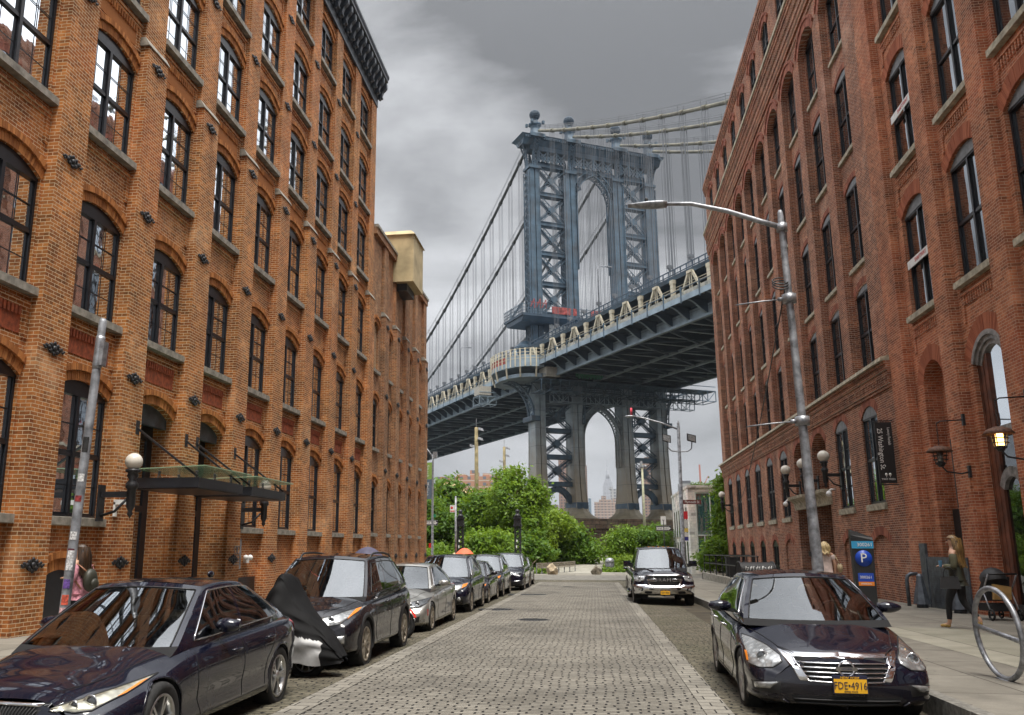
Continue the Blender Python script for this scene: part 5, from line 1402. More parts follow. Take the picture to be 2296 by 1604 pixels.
    def seam(s, pts, r=0.004):      # panel gaps: (y, z) polylines on both flanks
        mb = MB()
        for sx in (-1, 1):
            for pl in pts:
                mb.tube([(sx * (s.side_x(y, z) + 0.0008), y, z) for y, z in s.dense(pl, 8)], r, 4, caps=False)
        mb.build('panel_gap', M['dark'], s.root)
    def hood_seam(s, pl, r=0.004):
        for sx in (-1, 1):
            mb = MB(); mb.tube([(sx * x, y, s.top_z(y, x) + 0.001) for x, y in s.dense(pl, 8)], r, 4, caps=False); mb.build('bonnet_gap', M['dark'], s.root)
    # ---- cabin
    def cab(s):
        P = s.P['cab']; return P
    def cpt(s, sv, h, off=0.0):
        C = s.P['cab']; yf = C['yf'][0] + (C['yf'][1] - C['yf'][0]) * h + C.get('fc', 0.05) * sin(pi * max(h, 0)) * -1; yr = C['yr'][0] + (C['yr'][1] - C['yr'][0]) * h + C.get('rc', 0.05) * sin(pi * max(h, 0))
        y = yf + (yr - yf) * sv
        xb = C['wb'] + (C['wr'] - C['wb']) * (max(h, 0) ** 1.25)
        e = 1 - C.get('pf', 0.10) * (1 - min(1, sv / 0.28)) ** 2 - C.get('pr', 0.12) * (1 - min(1, (1 - sv) / 0.3)) ** 2
        x = xb * e
        zr = C['zr'] - C.get('drop', 0.05) * (2 * sv - 1) ** 2 - C.get('tail', 0.0) * sv ** 3
        zb = C['zb'][0] + (C['zb'][1] - C['zb'][0]) * sv
        hh = h if h < 0.93 else h
        z = zb + (zr - zb) * h
        return (x + off, y, z)
    def cabin(s):
        C = s.P['cab']; ss = sorted(set([0, 0.015, 0.03] + [i / 30 for i in range(31)] + [w_[0] for w_ in C['win']] + [w_[1] for w_ in C['win']])); hs = [-0.12, 0, C['h0']] + [C['h0'] + (C['h1'] - C['h0']) * i / 6 for i in range(1, 7)] + [(C['h1'] + 1) / 2, 1.0]
        paintm = MB(); cowl = MB(); wins = [MB() for _ in range(2 * len(C['win']))]
        for sx in (-1, 1):
            for i in range(len(ss) - 1):
                for k in range(len(hs) - 1):
                    q = [s.cpt(ss[i], hs[k]), s.cpt(ss[i + 1], hs[k]), s.cpt(ss[i + 1], hs[k + 1]), s.cpt(ss[i], hs[k + 1])]
                    q = [(sx * p[0], p[1], p[2]) for p in q]; sm = (ss[i] + ss[i + 1]) / 2; tgt = None
                    if C['h0'] - 1e-6 <= hs[k] < C['h1'] - 1e-6:
                        for w_i, w_ in enumerate(C['win']):
                            if w_[0] < sm < w_[1]: tgt = w_i * 2 + (sx > 0)
                    (wins[tgt] if tgt is not None else paintm).poly(q, True)
        # roof with rounded edge
        rows = []
        for a in ss:
            x1, y1, z1 = s.cpt(a, 1.0); r = []
            for t in range(-14, 15):
                u = t / 14; edge = abs(u) ** 8
                r.append((x1 * u, y1, z1 + C['crown'] * (1 - u * u) + 0.0 * edge))
            rows.append(r)
        paintm.grid(rows)
        # windscreen and rear screen surrounds
        for end, nm, mg in ((0, 'windscreen', C['mw']), (1, 'rear_window', C['mr'])):
            sv = 0.0 if end == 0 else 1.0; gl = MB(); n = 16; B = C['bf'] if end == 0 else -C['br']
            us = [-1, -1 + mg[0]] + [(-1 + mg[0]) + (2 - 2 * mg[0]) * i / n for i in range(1, n)] + [1 - mg[0], 1]
            hh = [-0.12, 0, mg[1]] + [mg[1] + (1 - mg[1] - mg[2]) * i / 8 for i in range(1, 8)] + [1 - mg[2], 1]
            def pt(u, h):
                x, y, z = s.cpt(sv, h); k_ = (1 - u * u)
                return (x * u, y - B * k_ * (1 - 0.45 * h), z + C['crown'] * k_ * max(h, 0) ** 3)
            for i in range(len(us) - 1):
                for k in range(len(hh) - 1):
                    q = [pt(us[i], hh[k]), pt(us[i + 1], hh[k]), pt(us[i + 1], hh[k + 1]), pt(us[i], hh[k + 1])]
                    ins = 0 < i < len(us) - 2 and 1 < k < len(hh) - 2
                    (gl if ins else (cowl if k < 2 and end == 0 else paintm)).poly(q, True)
            o = gl.build(nm, M['cglass'] if end == 0 else M['cglassd'], s.root); s.wpt = pt if end == 0 else s.wpt
            if end == 0:
                ws = o
                tr = MB(); ed = [pt(-1 + mg[0], h) for h in hh[2:-1]] + [pt(u, 1 - mg[2]) for u in us[1:-1]] + [pt(1 - mg[0], h) for h in hh[2:-1][::-1]]
                tr.tube([(x, y - 0.004, z + 0.003) for x, y, z in ed], 0.007, 4); tr.build('screen_seal', M['black'], o)
        cowl.build('cowl_panel', M['dark'], s.root)
        paintm.build('roof_and_pillars', s.mat, s.root)
        for i, w_ in enumerate(wins): w_.build('side_window', M['cglassd'] if not C.get('clear') else M['cglass'], s.root)
        tr = MB()    # window surround trim
        a0 = C['win'][0][0]; a1 = C['win'][-1][1]
        for sx in (-1, 1):
            lp = [s.cpt(a0 + (a1 - a0) * i / 24, C['h0'], 0.003) for i in range(25)] + [s.cpt(a1, C['h0'] + (C['h1'] - C['h0']) * i / 8, 0.003) for i in range(1, 8)] + [s.cpt(a1 - (a1 - a0) * i / 24, C['h1'], 0.003) for i in range(25)] + [s.cpt(a0, C['h1'] - (C['h1'] - C['h0']) * i / 8, 0.003) for i in range(1, 8)]
            tr.tube([(sx * p[0], p[1], p[2]) for p in lp], 0.008, 5, closed=True)
        tr.build('window_trim', C.get('trim', M['chrome']), s.root)
        return ws
    def wheel(s, y, r, w, mat, spokes=10, twin=False, style='spoke'):
        for sx in (-1, 1):
            xo = s.P['track'] * sx
            e = empty('wheel', (xo, y, r), 0, s.root)
            t = MB(); rr = r * 0.70 if style != 'small' else r * 0.66
            t.lathe([(rr, -w / 2 + 0.02), (r * 0.86, -w / 2), (r * 0.965, -w / 2 + 0.015), (r, -w / 2 + 0.045), (r, w / 2 - 0.045), (r * 0.965, w / 2 - 0.015), (r * 0.86, w / 2), (rr, w / 2 - 0.02)], 40, axis='x', caps=False)
            t.build('tyre', M['tyre'], e)
            m = MB(); o_ = sx * w / 2
            m.lathe([(rr + 0.004, o_ - sx * 0.02), (rr - 0.004, o_ - sx * 0.008), (rr - 0.022, o_ - sx * 0.02), (rr - 0.03, o_ - sx * 0.10), (rr - 0.04, -o_ * 0.6)], 40, axis='x', caps=False)
            m.lathe([(0.0, o_ - sx * 0.012), (0.03, o_ - sx * 0.012), (0.055, o_ - sx * 0.022), (0.062, o_ - sx * 0.07)], 16, axis='x', caps=False)
            for k in range(spokes):
                for tw in ((-0.09, 0.09) if twin else (0,)):
                    a = 2 * pi * k / spokes + tw
                    def P(rad, ang, dx): return (o_ - sx * dx, rad * cos(ang), rad * sin(ang))
                    w0, w1 = (0.020, 0.013) if twin or spokes > 8 else (0.034, 0.030)
                    a2 = a + (0.0 if not twin else tw * 0.5)
                    m.hexa([P(0.04, a - w0 / 0.06, 0.03), P(0.04, a + w0 / 0.06, 0.03), P(0.04, a + w0 / 0.06, 0.06), P(0.04, a - w0 / 0.06, 0.06), P(rr - 0.012, a2 - w1 / rr, 0.018), P(rr - 0.012, a2 + w1 / rr, 0.018), P(rr - 0.012, a2 + w1 / rr, 0.05), P(rr - 0.012, a2 - w1 / rr, 0.05)])
            m.build('rim', mat, e)
            d = MB(); d.lathe([(0.0, o_ - sx * 0.085), (rr * 0.72, o_ - sx * 0.085), (rr * 0.72, o_ - sx * 0.10)], 24, axis='x', caps=False); d.build('brake_disc', M['galvdull'], e)
            d = MB(); d.lathe([(0.0, o_ - sx * 0.12), (rr - 0.01, o_ - sx * 0.12)], 24, axis='x', caps=False); d.build('wheel_well', M['dark'], e)
    def arches(s, lip=None, width=0.0):
        ra, zc = s.P['ra'], s.P['rz']
        for wy in s.P['wheels']:
            for sx in (-1, 1):
                mb = MB(); ang = [(-0.12 + 1.24 * i / 26) * pi for i in range(27)]
                rows = []
                for a in ang:
                    y, z = wy + ra * cos(a), zc + ra * sin(a); x = s.side_x(y, max(z, s.zs + 0.01))
                    if z < s.zs: x = s.side_x(y, s.zs + 0.03)
                    rows.append([(sx * (x - 0.002), y, z), (sx * 0.52, y, z)])
                mb.grid(rows, smooth=True); mb.build('wheel_arch_liner', M['dark'], s.root)
                if lip:
                    mb = MB(); rows = []
                    for a in ang:
                        r = []
                        for (dr, o_) in ((-0.012, 0.0), (-0.008, 0.016), (width * 0.6, 0.02), (width, 0.003)):
                            y, z = wy + (ra + dr) * cos(a), max(zc + (ra + dr) * sin(a), s.zs - 0.01); r.append((sx * (s.side_x(y, max(z, s.zs + 0.02)) + o_), y, z))
                        rows.append(r)
                    mb.grid(rows); mb.build('arch_trim', lip, s.root)
                else:
                    mb = MB(); mb.tube([(sx * (s.side_x(wy + ra * cos(a), max(zc + ra * sin(a), s.zs + 0.03)) - 0.004), wy + ra * cos(a), max(zc + ra * sin(a), s.zs)) for a in ang], 0.011, 6); mb.build('arch_lip', s.mat, s.root)
    def mirror(s, y, z, out, mat, size=(0.12, 0.075, 0.085)):
        for sx in (-1, 1):
            mb = MB(); xb = s.side_x(y, z - 0.05) if z - 0.05 < crom(s.ys, s.tp, y) else s.P['cab']['wb']
            cx = sx * (xb + out)
            n = 14; rows = []
            for i in range(9):
                t = i / 8; r = sin(pi * (0.06 + 0.88 * t)) ** 0.6
                rows.append([(cx + sx * (t - 0.5) * 2 * size[0], y + size[1] * r * sin(2 * pi * k / n) * (0.7 if sin(2 * pi * k / n) > 0 else 1.0), z + size[2] * r * (abs(cos(2 * pi * k / n)) ** 0.8) * (1 if cos(2 * pi * k / n) > 0 else -1) * (1 - 0.15 * t)) for k in range(n)])
            mb.grid(rows, closed=True); mb.face(list(range(0, n))); mb.face(list(range(8 * n, 9 * n)))
            o = mb.build('mirror', mat, s.root)
            st = MB(); st.bar((sx * (xb - 0.03), y + 0.03, z - 0.06), (cx - sx * size[0] * 0.5, y, z - 0.04), 0.06, 0.045); st.build('mirror_arm', M['black'], o)
            g = MB(); g.poly([(cx - sx * size[0] * 0.85, y + size[1] * 0.66, z - size[2] * 0.7), (cx + sx * size[0] * 0.8, y + size[1] * 0.66, z - size[2] * 0.7), (cx + sx * size[0] * 0.8, y + size[1] * 0.66, z + size[2] * 0.7), (cx - sx * size[0] * 0.85, y + size[1] * 0.66, z + size[2] * 0.7)]); g.build('mirror_glass', M['chrome'], o)
    def handles(s, hs, mat):
        for (y, z) in hs:
            for sx in (-1, 1):
                x = s.side_x(y, z); mb = MB(); mb.tube([(sx * (x - 0.005), y - 0.10, z), (sx * (x + 0.028), y - 0.075, z + 0.004), (sx * (x + 0.036), y, z + 0.006), (sx * (x + 0.028), y + 0.075, z + 0.004), (sx * (x - 0.005), y + 0.10, z)], [0.010, 0.014, 0.015, 0.014, 0.010], 8)
                mb.sphere((sx * (x - 0.012), y, z), 0.02, 10, 6, 0.6, 3.2, 1.6); mb.build('door_handle', mat, s.root)
    def interior(s, seat, zb=0.30, driver=-1):
        C = s.P['cab']; y0, y1 = C['yf'][0], C['yr'][0]; w_ = C['wb'] - 0.10
        mb = MB(); mb.box(-w_, w_, y0 + 0.15, y1 - 0.25, zb - 0.05, zb); mb.build('cabin_floor', M['dark'], s.root)
        mb = MB(); zd = C['zb'][0]; mb.hexa([(-w_, y0 + 0.02, zd - 0.12), (w_, y0 + 0.02, zd - 0.12), (w_, y0 + 0.62, zd - 0.30), (-w_, y0 + 0.62, zd - 0.30), (-w_, y0 + 0.02, zd - 0.035), (w_, y0 + 0.02, zd - 0.035), (w_, y0 + 0.58, zd - 0.03), (-w_, y0 + 0.58, zd - 0.03)]); mb.build('dashboard', M['seat'], s.root)
        mb = MB(); c = Vector((-driver * -0.37, y0 + 0.72, zd + 0.0)); c.x = 0.37 * (1 if driver > 0 else -1) * -1
        mb.tube([(c.x + 0.185 * cos(a), c.y + 0.06 * sin(a), c.z + 0.17 * sin(a)) for a in [2 * pi * k / 24 for k in range(24)]], 0.014, 6, closed=True); mb.bar((c.x - 0.18, c.y, c.z), (c.x + 0.18, c.y, c.z), 0.03); mb.build('steering_wheel', M['black'], s.root)
        for row, yy in ((0, y0 + 1.05), (1, y0 + 1.95)):
            if yy > y1 - 0.3: continue
            for sx in (-1, 1):
                mb = MB(); x = sx * 0.37; zt_ = C['zr'] - 0.36
                mb.hexa([(x - .24, yy - .25, zb + .02), (x + .24, yy - .25, zb + .02), (x + .24, yy + .25, zb + .02), (x - .24, yy + .25, zb + .02), (x - .24, yy - .28, zb + .26), (x + .24, yy - .28, zb + .26), (x + .24, yy + .2, zb + .22), (x - .24, yy + .2, zb + .22)])
                mb.hexa([(x - .23, yy + .12, zb + .2), (x + .23, yy + .12, zb + .2), (x + .23, yy + .28, zb + .2), (x - .23, yy + .28, zb + .2), (x - .19, yy + .30, zt_), (x + .19, yy + .30, zt_), (x + .19, yy + .38, zt_), (x - .19, yy + .38, zt_)])
                mb.sphere((x, yy + 0.36, zt_ + 0.10), 0.11, 12, 8, 1.1, 0.5, 0.85); mb.build('seat', seat, s.root)
        # mirror behind the screen, tax stickers, wipers
        x, y, z = s.wpt(0, 0.88); mb = MB(); mb.sphere((0, y + 0.06, z - 0.04), 0.1, 12, 8, 1.2, 0.25, 0.35); mb.build('rear_view_mirror', M['black'], s.root)
    def wipers(s, a=((-0.62, 0.10), (-0.05, 0.07)), b=((0.02, 0.10), (0.60, 0.05))):
        for (p, q) in (a, b):
            mb = MB(); P = [s.wpt(p[0] + (q[0] - p[0]) * i / 8, p[1] + (q[1] - p[1]) * i / 8) for i in range(9)]
            mb.tube([(x, y - 0.022, z + 0.012) for x, y, z in P], 0.008, 5); mb.tube([(P[0][0], P[0][1] - 0.05, P[0][2] - 0.03), (P[4][0], P[4][1] - 0.03, P[4][2] + 0.015)], 0.012, 5); mb.build('wiper', M['black'], s.root)
    def sticker(s, u0, u1, h0, h1, mat, off=0.006):
        mb = MB(); q = [s.wpt(u0, h0), s.wpt(u1, h0), s.wpt(u1, h1), s.wpt(u0, h1)]; mb.poly([(x, y - off, z + off * 0.6) for x, y, z in q]); mb.build('windscreen_sticker', mat, s.root)
    def plate(s, z, txt, w=0.305, h=0.152, band=True, x=0.0):
        y = min(s.front_y(x - w / 2, z), s.front_y(x, z)) - 0.03
        fr = MB(); fr.box(x - w / 2 - 0.008, x + w / 2 + 0.008, y, y + 0.035, z - h / 2 - 0.008, z + h / 2 + 0.008); o = fr.build('licence_plate', M['plateb'], s.root)
        pl = MB(); pl.box(x - w / 2, x + w / 2, y - 0.004, y, z - h / 2, z + h / 2 - h * 0.16); pl.build('plate_face', M['plate'], o)
        ink = M['plateb']
        text(txt, 0.098, ink, o, (x, y - 0.006, z - 0.012), (0, -1, 0), depth=0.003, sx=0.78)
        text('NEW YORK', 0.034, M['plate'], o, (x, y - 0.003, z + h / 2 - 0.014), (0, -1, 0), depth=0.004)
        text('EMPIRE STATE', 0.020, ink, o, (x, y - 0.006, z - h / 2 + 0.013), (0, -1, 0), depth=0.003)
        return o
def bumpy(pts):
    return lambda z: crom([p[0] for p in pts], [p[1] for p in pts], z)
def finish(c, wheel_mat, r=0.33, w=0.225, spokes=10, twin=False, lip=None, lw=0.0, seat=None, mz=None, mo=0.13, mirror_mat=None, msize=(0.12, 0.075, 0.085)):
    for wy in c.P['wheels']: c.wheel(wy, r, w, wheel_mat, spokes, twin)
    c.arches(lip, lw); c.ws = c.cabin(); c.interior(seat or M['seat']); C = c.P['cab']
    c.mirror(C['yf'][0] + (0.48 if mz is None else mz[0]), C['zb'][0] + 0.07 if mz is None else mz[1], mo, mirror_mat or c.mat, msize)
    mb = MB(); zs = c.zs; y0, y1 = c.ys[0], c.ys[-1]
    mb.box(-0.72, 0.72, y0 + 0.25, y1 - 0.25, zs - 0.02, zs + 0.04); mb.build('underbody', M['dark'], c.root)
def place_car(name, label, cat, x, y, yaw, group='cars parked along the kerb'):
    return thing(name, label, cat, (x, y, ground_z(y) - 0.08), yaw, group)
def oval(mb, c, rx, rz, r, n=28):
    mb.tube([(c[0] + rx * cos(2 * pi * k / n), c[1], c[2] + rz * sin(2 * pi * k / n)) for k in range(n)], r, 6, closed=True)
def lamp(c, top, bot, mat, proj=None, amber=None, rim=True, end=0):
    """headlamp: dark housing, reflector bowls, clear cover"""
    for q in (1, -1):
        pass
    os_ = c.patch('headlight' if end == 0 else 'tail_light', top, bot, mat, c.root, off=0.016, end=end, cols=18)
    for o, sx in zip(os_, (1, -1)):
        if rim:
            mb = MB(); pl = c.dense(list(top), 6) + c.dense(list(bot)[::-1], 6)
            mb.tube(c.curve3(pl, end, 0.004, sx), 0.007, 5, closed=True); mb.build('lamp_surround', M['black'], o)
        if proj:
            for (x, z, r) in proj:
                y = c.front_y(x, z, end) - 0.022; mb = MB()
                mb.lathe([(r * 1.12, y - 0.004), (r, y - 0.010), (r * 0.9, y + 0.004)], 22, (sx * x, 0, z), axis='y', caps=False)
                mb.build('lamp_ring', M['chrome'], o); mb = MB(); mb.sphere((sx * x, y + 0.01, z), r * 0.85, 18, 10, 1, 0.35, 1); mb.build('lamp_projector', M['lensd'], o)
        if amber:
            t, b = amber; mb = MB(); g = []
            for j in range(4):
                r = []
                for i in range(6):
                    a = (t[0][0] + (t[1][0] - t[0][0]) * i / 5, t[0][1] + (t[1][1] - t[0][1]) * i / 5); e = (b[0][0] + (b[1][0] - b[0][0]) * i / 5, b[0][1] + (b[1][1] - b[0][1]) * i / 5)
                    x, z = a[0] + (e[0] - a[0]) * j / 3, a[1] + (e[1] - a[1]) * j / 3; r.append((sx * (x + 0.008), c.front_y(x, z, end) - 0.026, z))
                g.append(r)
            mb.grid(g); mb.build('indicator_lens', M['amber'], o)
def grille(c, top, bot, bars, mat=None, vert=False, chrome=True, nm='grille', surround=0.012, barmat=None):
    g = c.patch(nm, top, bot, M['dark'], c.root, off=0.003, mirror=False, cols=20)[0]
    mb = MB(); T = c.dense(list(top), 8); B = c.dense(list(bot), 8); n = len(T) - 1
    if vert:
        for i in range(1, bars):
            f = i / bars * n; k = min(int(f), n - 1); u = f - k
            a = (T[k][0] + (T[k + 1][0] - T[k][0]) * u, T[k][1]); b = (B[k][0] + (B[k + 1][0] - B[k][0]) * u, B[k][1])
            mb.tube([(p[0], c.front_y(p[0], p[1]) - 0.010, p[1]) for p in [(a[0] + (b[0] - a[0]) * t / 4, a[1] + (b[1] - a[1]) * t / 4) for t in range(5)]], 0.006, 4)
    else:
        for j in range(1, bars):
            t = j / bars; mb.tube([(a[0] + (b[0] - a[0]) * t, c.front_y(a[0] + (b[0] - a[0]) * t, a[1] + (b[1] - a[1]) * t) - 0.012, a[1] + (b[1] - a[1]) * t) for a, b in zip(T, B)], 0.0085, 5)
    mb.build('grille_bars', barmat or (M['chrome'] if chrome else M['cladding']), g)
    if surround:
        mb = MB(); mb.tube([(x, c.front_y(x, z) - 0.012, z) for x, z in T + B[::-1]], surround, 6, closed=True); mb.build('grille_surround', M['chrome'], g)
    return g
# ---------------------------------------------------------------- foreground left saloon
def sedan_navy():
    root = place_car('parked_car', 'dark navy saloon with slim slatted oval-badged grille, nearest car on the left', 'car', -4.42, 7.14, 0.0)
    P = dict(st=[(-.78, .60, .47, .60), (-.735, .72, .50, .645), (-.66, .79, .53, .675), (-.5, .845, .575, .712), (-.25, .876, .625, .755), (0, .886, .69, .83), (.35, .892, .77, .89), (.72, .895, .82, .92), (1.4, .898, .85, .93), (2.4, .90, .885, .95), (2.95, .888, .90, .975), (3.3, .84, .895, .99), (3.52, .76, .86, .97), (3.60, .66, .80, .93)],
             sill=.19, wheels=(0.0, 2.73), ra=.352, rz=.315, track=.775, fb=.13, rb=.12,
             fp=bumpy([(.16, .07), (.26, .0), (.42, -.03), (.5, .0), (.60, .05), (.7, .12)]), rp=bumpy([(.2, -.06), (.45, .02), (.6, .02), (.8, -.03), (.95, -.08)]),
             cab=dict(yf=(.42, 1.30), yr=(3.28, 2.42), wb=.80, wr=.585, zb=(.85, .965), zr=1.375, crown=.045, drop=.035, tail=.02, h0=.06, h1=.90, win=[(.085, .46), (.485, .80), (.815, .90)], mw=(.075, .03, .07), mr=(.1, .06, .1), bf=.22, br=.15, pf=.05, pr=.16, fc=.03, rc=.05))
    c = Car(P, root, M['navy']); c.body(); finish(c, M['alloy'], r=.318, w=.225, spokes=5, twin=True, seat=M['seatt'], msize=(.12, .08, .075), mo=.12, mz=(.72, .99))
    c.hood_seam([(.36, -.70), (.50, -.50), (.60, -.1), (.70, .35)])
    c.seam([[(.62, .80), (.60, .62), (.64, .40), (.72, .26)], [(1.62, .88), (1.66, .6), (1.64, .28)], [(2.62, .90), (2.52, .72), (2.30, .56), (2.26, .30)], [(.72, .26), (2.26, .28)]])
    c.handles([(1.45, .735), (2.38, .77)], M['navy'])
    lamp(c, [(.40, .555), (.55, .60), (.68, .645), (.795, .70)], [(.40, .535), (.55, .515), (.66, .525), (.76, .60)], M['lensy'], proj=[(.625, .575, .052), (.53, .56, .035)], amber=(((.755, .665), (.778, .68)), ((.735, .595), (.757, .61))))
    g = grille(c, [(-.36, .575), (0, .59), (.36, .575)], [(-.25, .405), (0, .395), (.25, .405)], 26, vert=True, surround=.016, barmat=M['cladding'])
    mb = MB(); y = c.front_y(0, .50) - .035; oval(mb, (0, y, .50), .082, .058, .009); mb.tube([(.03, y, .535), (-.045, y, .475), (.05, y, .475)], .007, 6); mb.build('badge', M['chrome'], g)
    grille(c, [(-.42, .31), (.42, .31)], [(-.36, .23), (.36, .23)], 4, chrome=False, surround=0, nm='lower_intake')
    for o, sx in zip(c.patch('fog_lamp_recess', [(.50, .34), (.68, .36)], [(.50, .27), (.66, .28)], M['dark'], c.root, off=.004), (1, -1)):
        mb = MB(); mb.lathe([(.0, c.front_y(.58, .31) - .03), (.035, c.front_y(.58, .31) - .02)], 16, (sx * .58, 0, .31), axis='y', caps=False); mb.build('fog_lamp', M['lens'], o)
    lamp(c, [(.45, .90), (.66, .905), (.80, .88)], [(.45, .78), (.66, .74), (.79, .74)], M['redlens'], end=1)
    c.wipers(); c.sticker(.66, .80, .06, .15, M['sticker']); c.sticker(.56, .64, .06, .14, M['sticker']); c.sticker(.82, .90, .05, .12, M['stickerr']); c.sticker(-.06, .08, .80, .88, M['sticker'])
    c.plate(.36, 'HKR 2250')
    mb = MB(); mb.sphere((0.1, 2.5, 1.425), .05, 10, 6, .5, 1.6, .8); mb.build('roof_aerial', M['navy'], root)
sedan_navy()
# ---------------------------------------------------------------- foreground right saloon
def sedan_black():
    root = place_car('parked_car', 'ink blue saloon with V-shaped chrome grille and orange plate, nearest car on the right', 'car', 2.45, 10.5, -0.03)
    P = dict(st=[(-.80, .66, .50, .66), (-.75, .78, .54, .70), (-.66, .845, .58, .735), (-.48, .885, .635, .785), (-.2, .905, .70, .855), (.1, .912, .765, .925), (.4, .914, .83, .965), (.75, .915, .865, .985), (1.5, .915, .885, .99), (2.4, .917, .92, 1.0), (3.1, .905, .94, 1.03), (3.5, .86, .94, 1.05), (3.78, .78, .90, 1.03), (3.88, .68, .84, .98)],
             sill=.19, wheels=(0.0, 2.78), ra=.362, rz=.325, track=.79, fb=.155, rb=.12,
             fp=bumpy([(.16, .08), (.26, .0), (.40, -.02), (.5, .0), (.66, .05), (.76, .12)]), rp=bumpy([(.2, -.06), (.45, .02), (.6, .02), (.8, -.03), (.95, -.08)]),
             cab=dict(yf=(.32, 1.18), yr=(3.42, 2.55), wb=.825, wr=.60, zb=(.935, 1.02), zr=1.42, crown=.05, drop=.035, tail=.02, h0=.06, h1=.90, win=[(.085, .45), (.47, .80), (.815, .89)], mw=(.07, .03, .07), mr=(.1, .06, .1), bf=.24, br=.15, pf=.05, pr=.16, fc=.03, rc=.05))
    c = Car(P, root, M['ink']); c.body(); finish(c, M['alloy'], r=.33, w=.215, spokes=8, seat=M['seatt'], msize=(.135, .08, .072), mo=.15, mz=(.66, 1.045))
    c.hood_seam([(.44, -.72), (.56, -.52), (.66, -.1), (.76, .28)])
    c.seam([[(.60, .84), (.58, .62), (.62, .40), (.72, .26)], [(1.66, .90), (1.70, .6), (1.68, .28)], [(2.66, .92), (2.56, .72), (2.32, .56), (2.28, .30)], [(.72, .26), (2.28, .28)]])
    c.handles([(1.48, .80), (2.44, .82)], M['chrome'])
    lamp(c, [(.565, .66), (.66, .735), (.76, .775), (.83, .785)], [(.565, .60), (.66, .545), (.78, .535), (.865, .555)], M['lens'], proj=[(.735, .635, .055)], amber=(((.845, .66), (.862, .66)), ((.858, .58), (.870, .58))))
    for o, sx in zip(c.patch('chrome_grille_wing', [(.0, .70), (.30, .695), (.50, .70), (.575, .71)], [(.0, .655), (.28, .655), (.42, .655), (.46, .648)], M['chrome'], c.root, off=.012), (1, -1)): pass
    c.patch('chrome_grille_wing', [(.455, .66), (.575, .71)], [(.335, .445), (.425, .445)], M['chrome'], c.root, off=.016)
    g = grille(c, [(-.46, .655), (0, .66), (.46, .655)], [(-.35, .445), (0, .435), (.35, .445)], 5, surround=.007)
    y = c.front_y(0, .57) - .045; mb = MB(); oval(mb, (0, y, .57), .072, .072, .011); mb.box(-.10, .10, y - .012, y + .008, .553, .587); bd = mb.build('badge', M['chrome'], g)
    text('NISSAN', .030, M['plateb'], bd, (0, y - .014, .57), (0, -1, 0), depth=.003)
    grille(c, [(-.52, .30), (0, .31), (.52, .30)], [(-.46, .20), (0, .195), (.46, .20)], 3, chrome=False, surround=0, nm='lower_intake')
    mb = MB(); mb.tube([(x, c.front_y(x, z) - .012, z) for x, z in c.dense([(-.60, .25), (-.50, .195), (0, .185), (.50, .195), (.60, .25)], 8)], .010, 6); mb.build('lower_lip_trim', M['ink'], root)
    for o, sx in zip(c.patch('fog_lamp_recess', [(.60, .42), (.86, .40)], [(.62, .30), (.84, .31)], M['cladding'], c.root, off=.004, cols=10), (1, -1)): pass
    c.patch('fog_lamp', [(.62, .415), (.84, .395)], [(.70, .345), (.83, .335)], M['lens'], c.root, off=.02, cols=10)
    lamp(c, [(.45, .98), (.66, .985), (.83, .95)], [(.45, .84), (.66, .80), (.82, .80)], M['redlens'], end=1)
    c.wipers(((-.62, .07), (-.08, .05)), ((-.02, .07), (.56, .04))); c.sticker(.70, .83, .06, .16, M['sticker']); c.sticker(.84, .90, .06, .14, M['plate']); c.sticker(.10, .38, .04, .12, M['sticker']); c.sticker(-.02, .11, .80, .87, M['sticker'])
    c.plate(.425, 'FDE\u20224916', w=.305, h=.155, x=.02)
sedan_black()
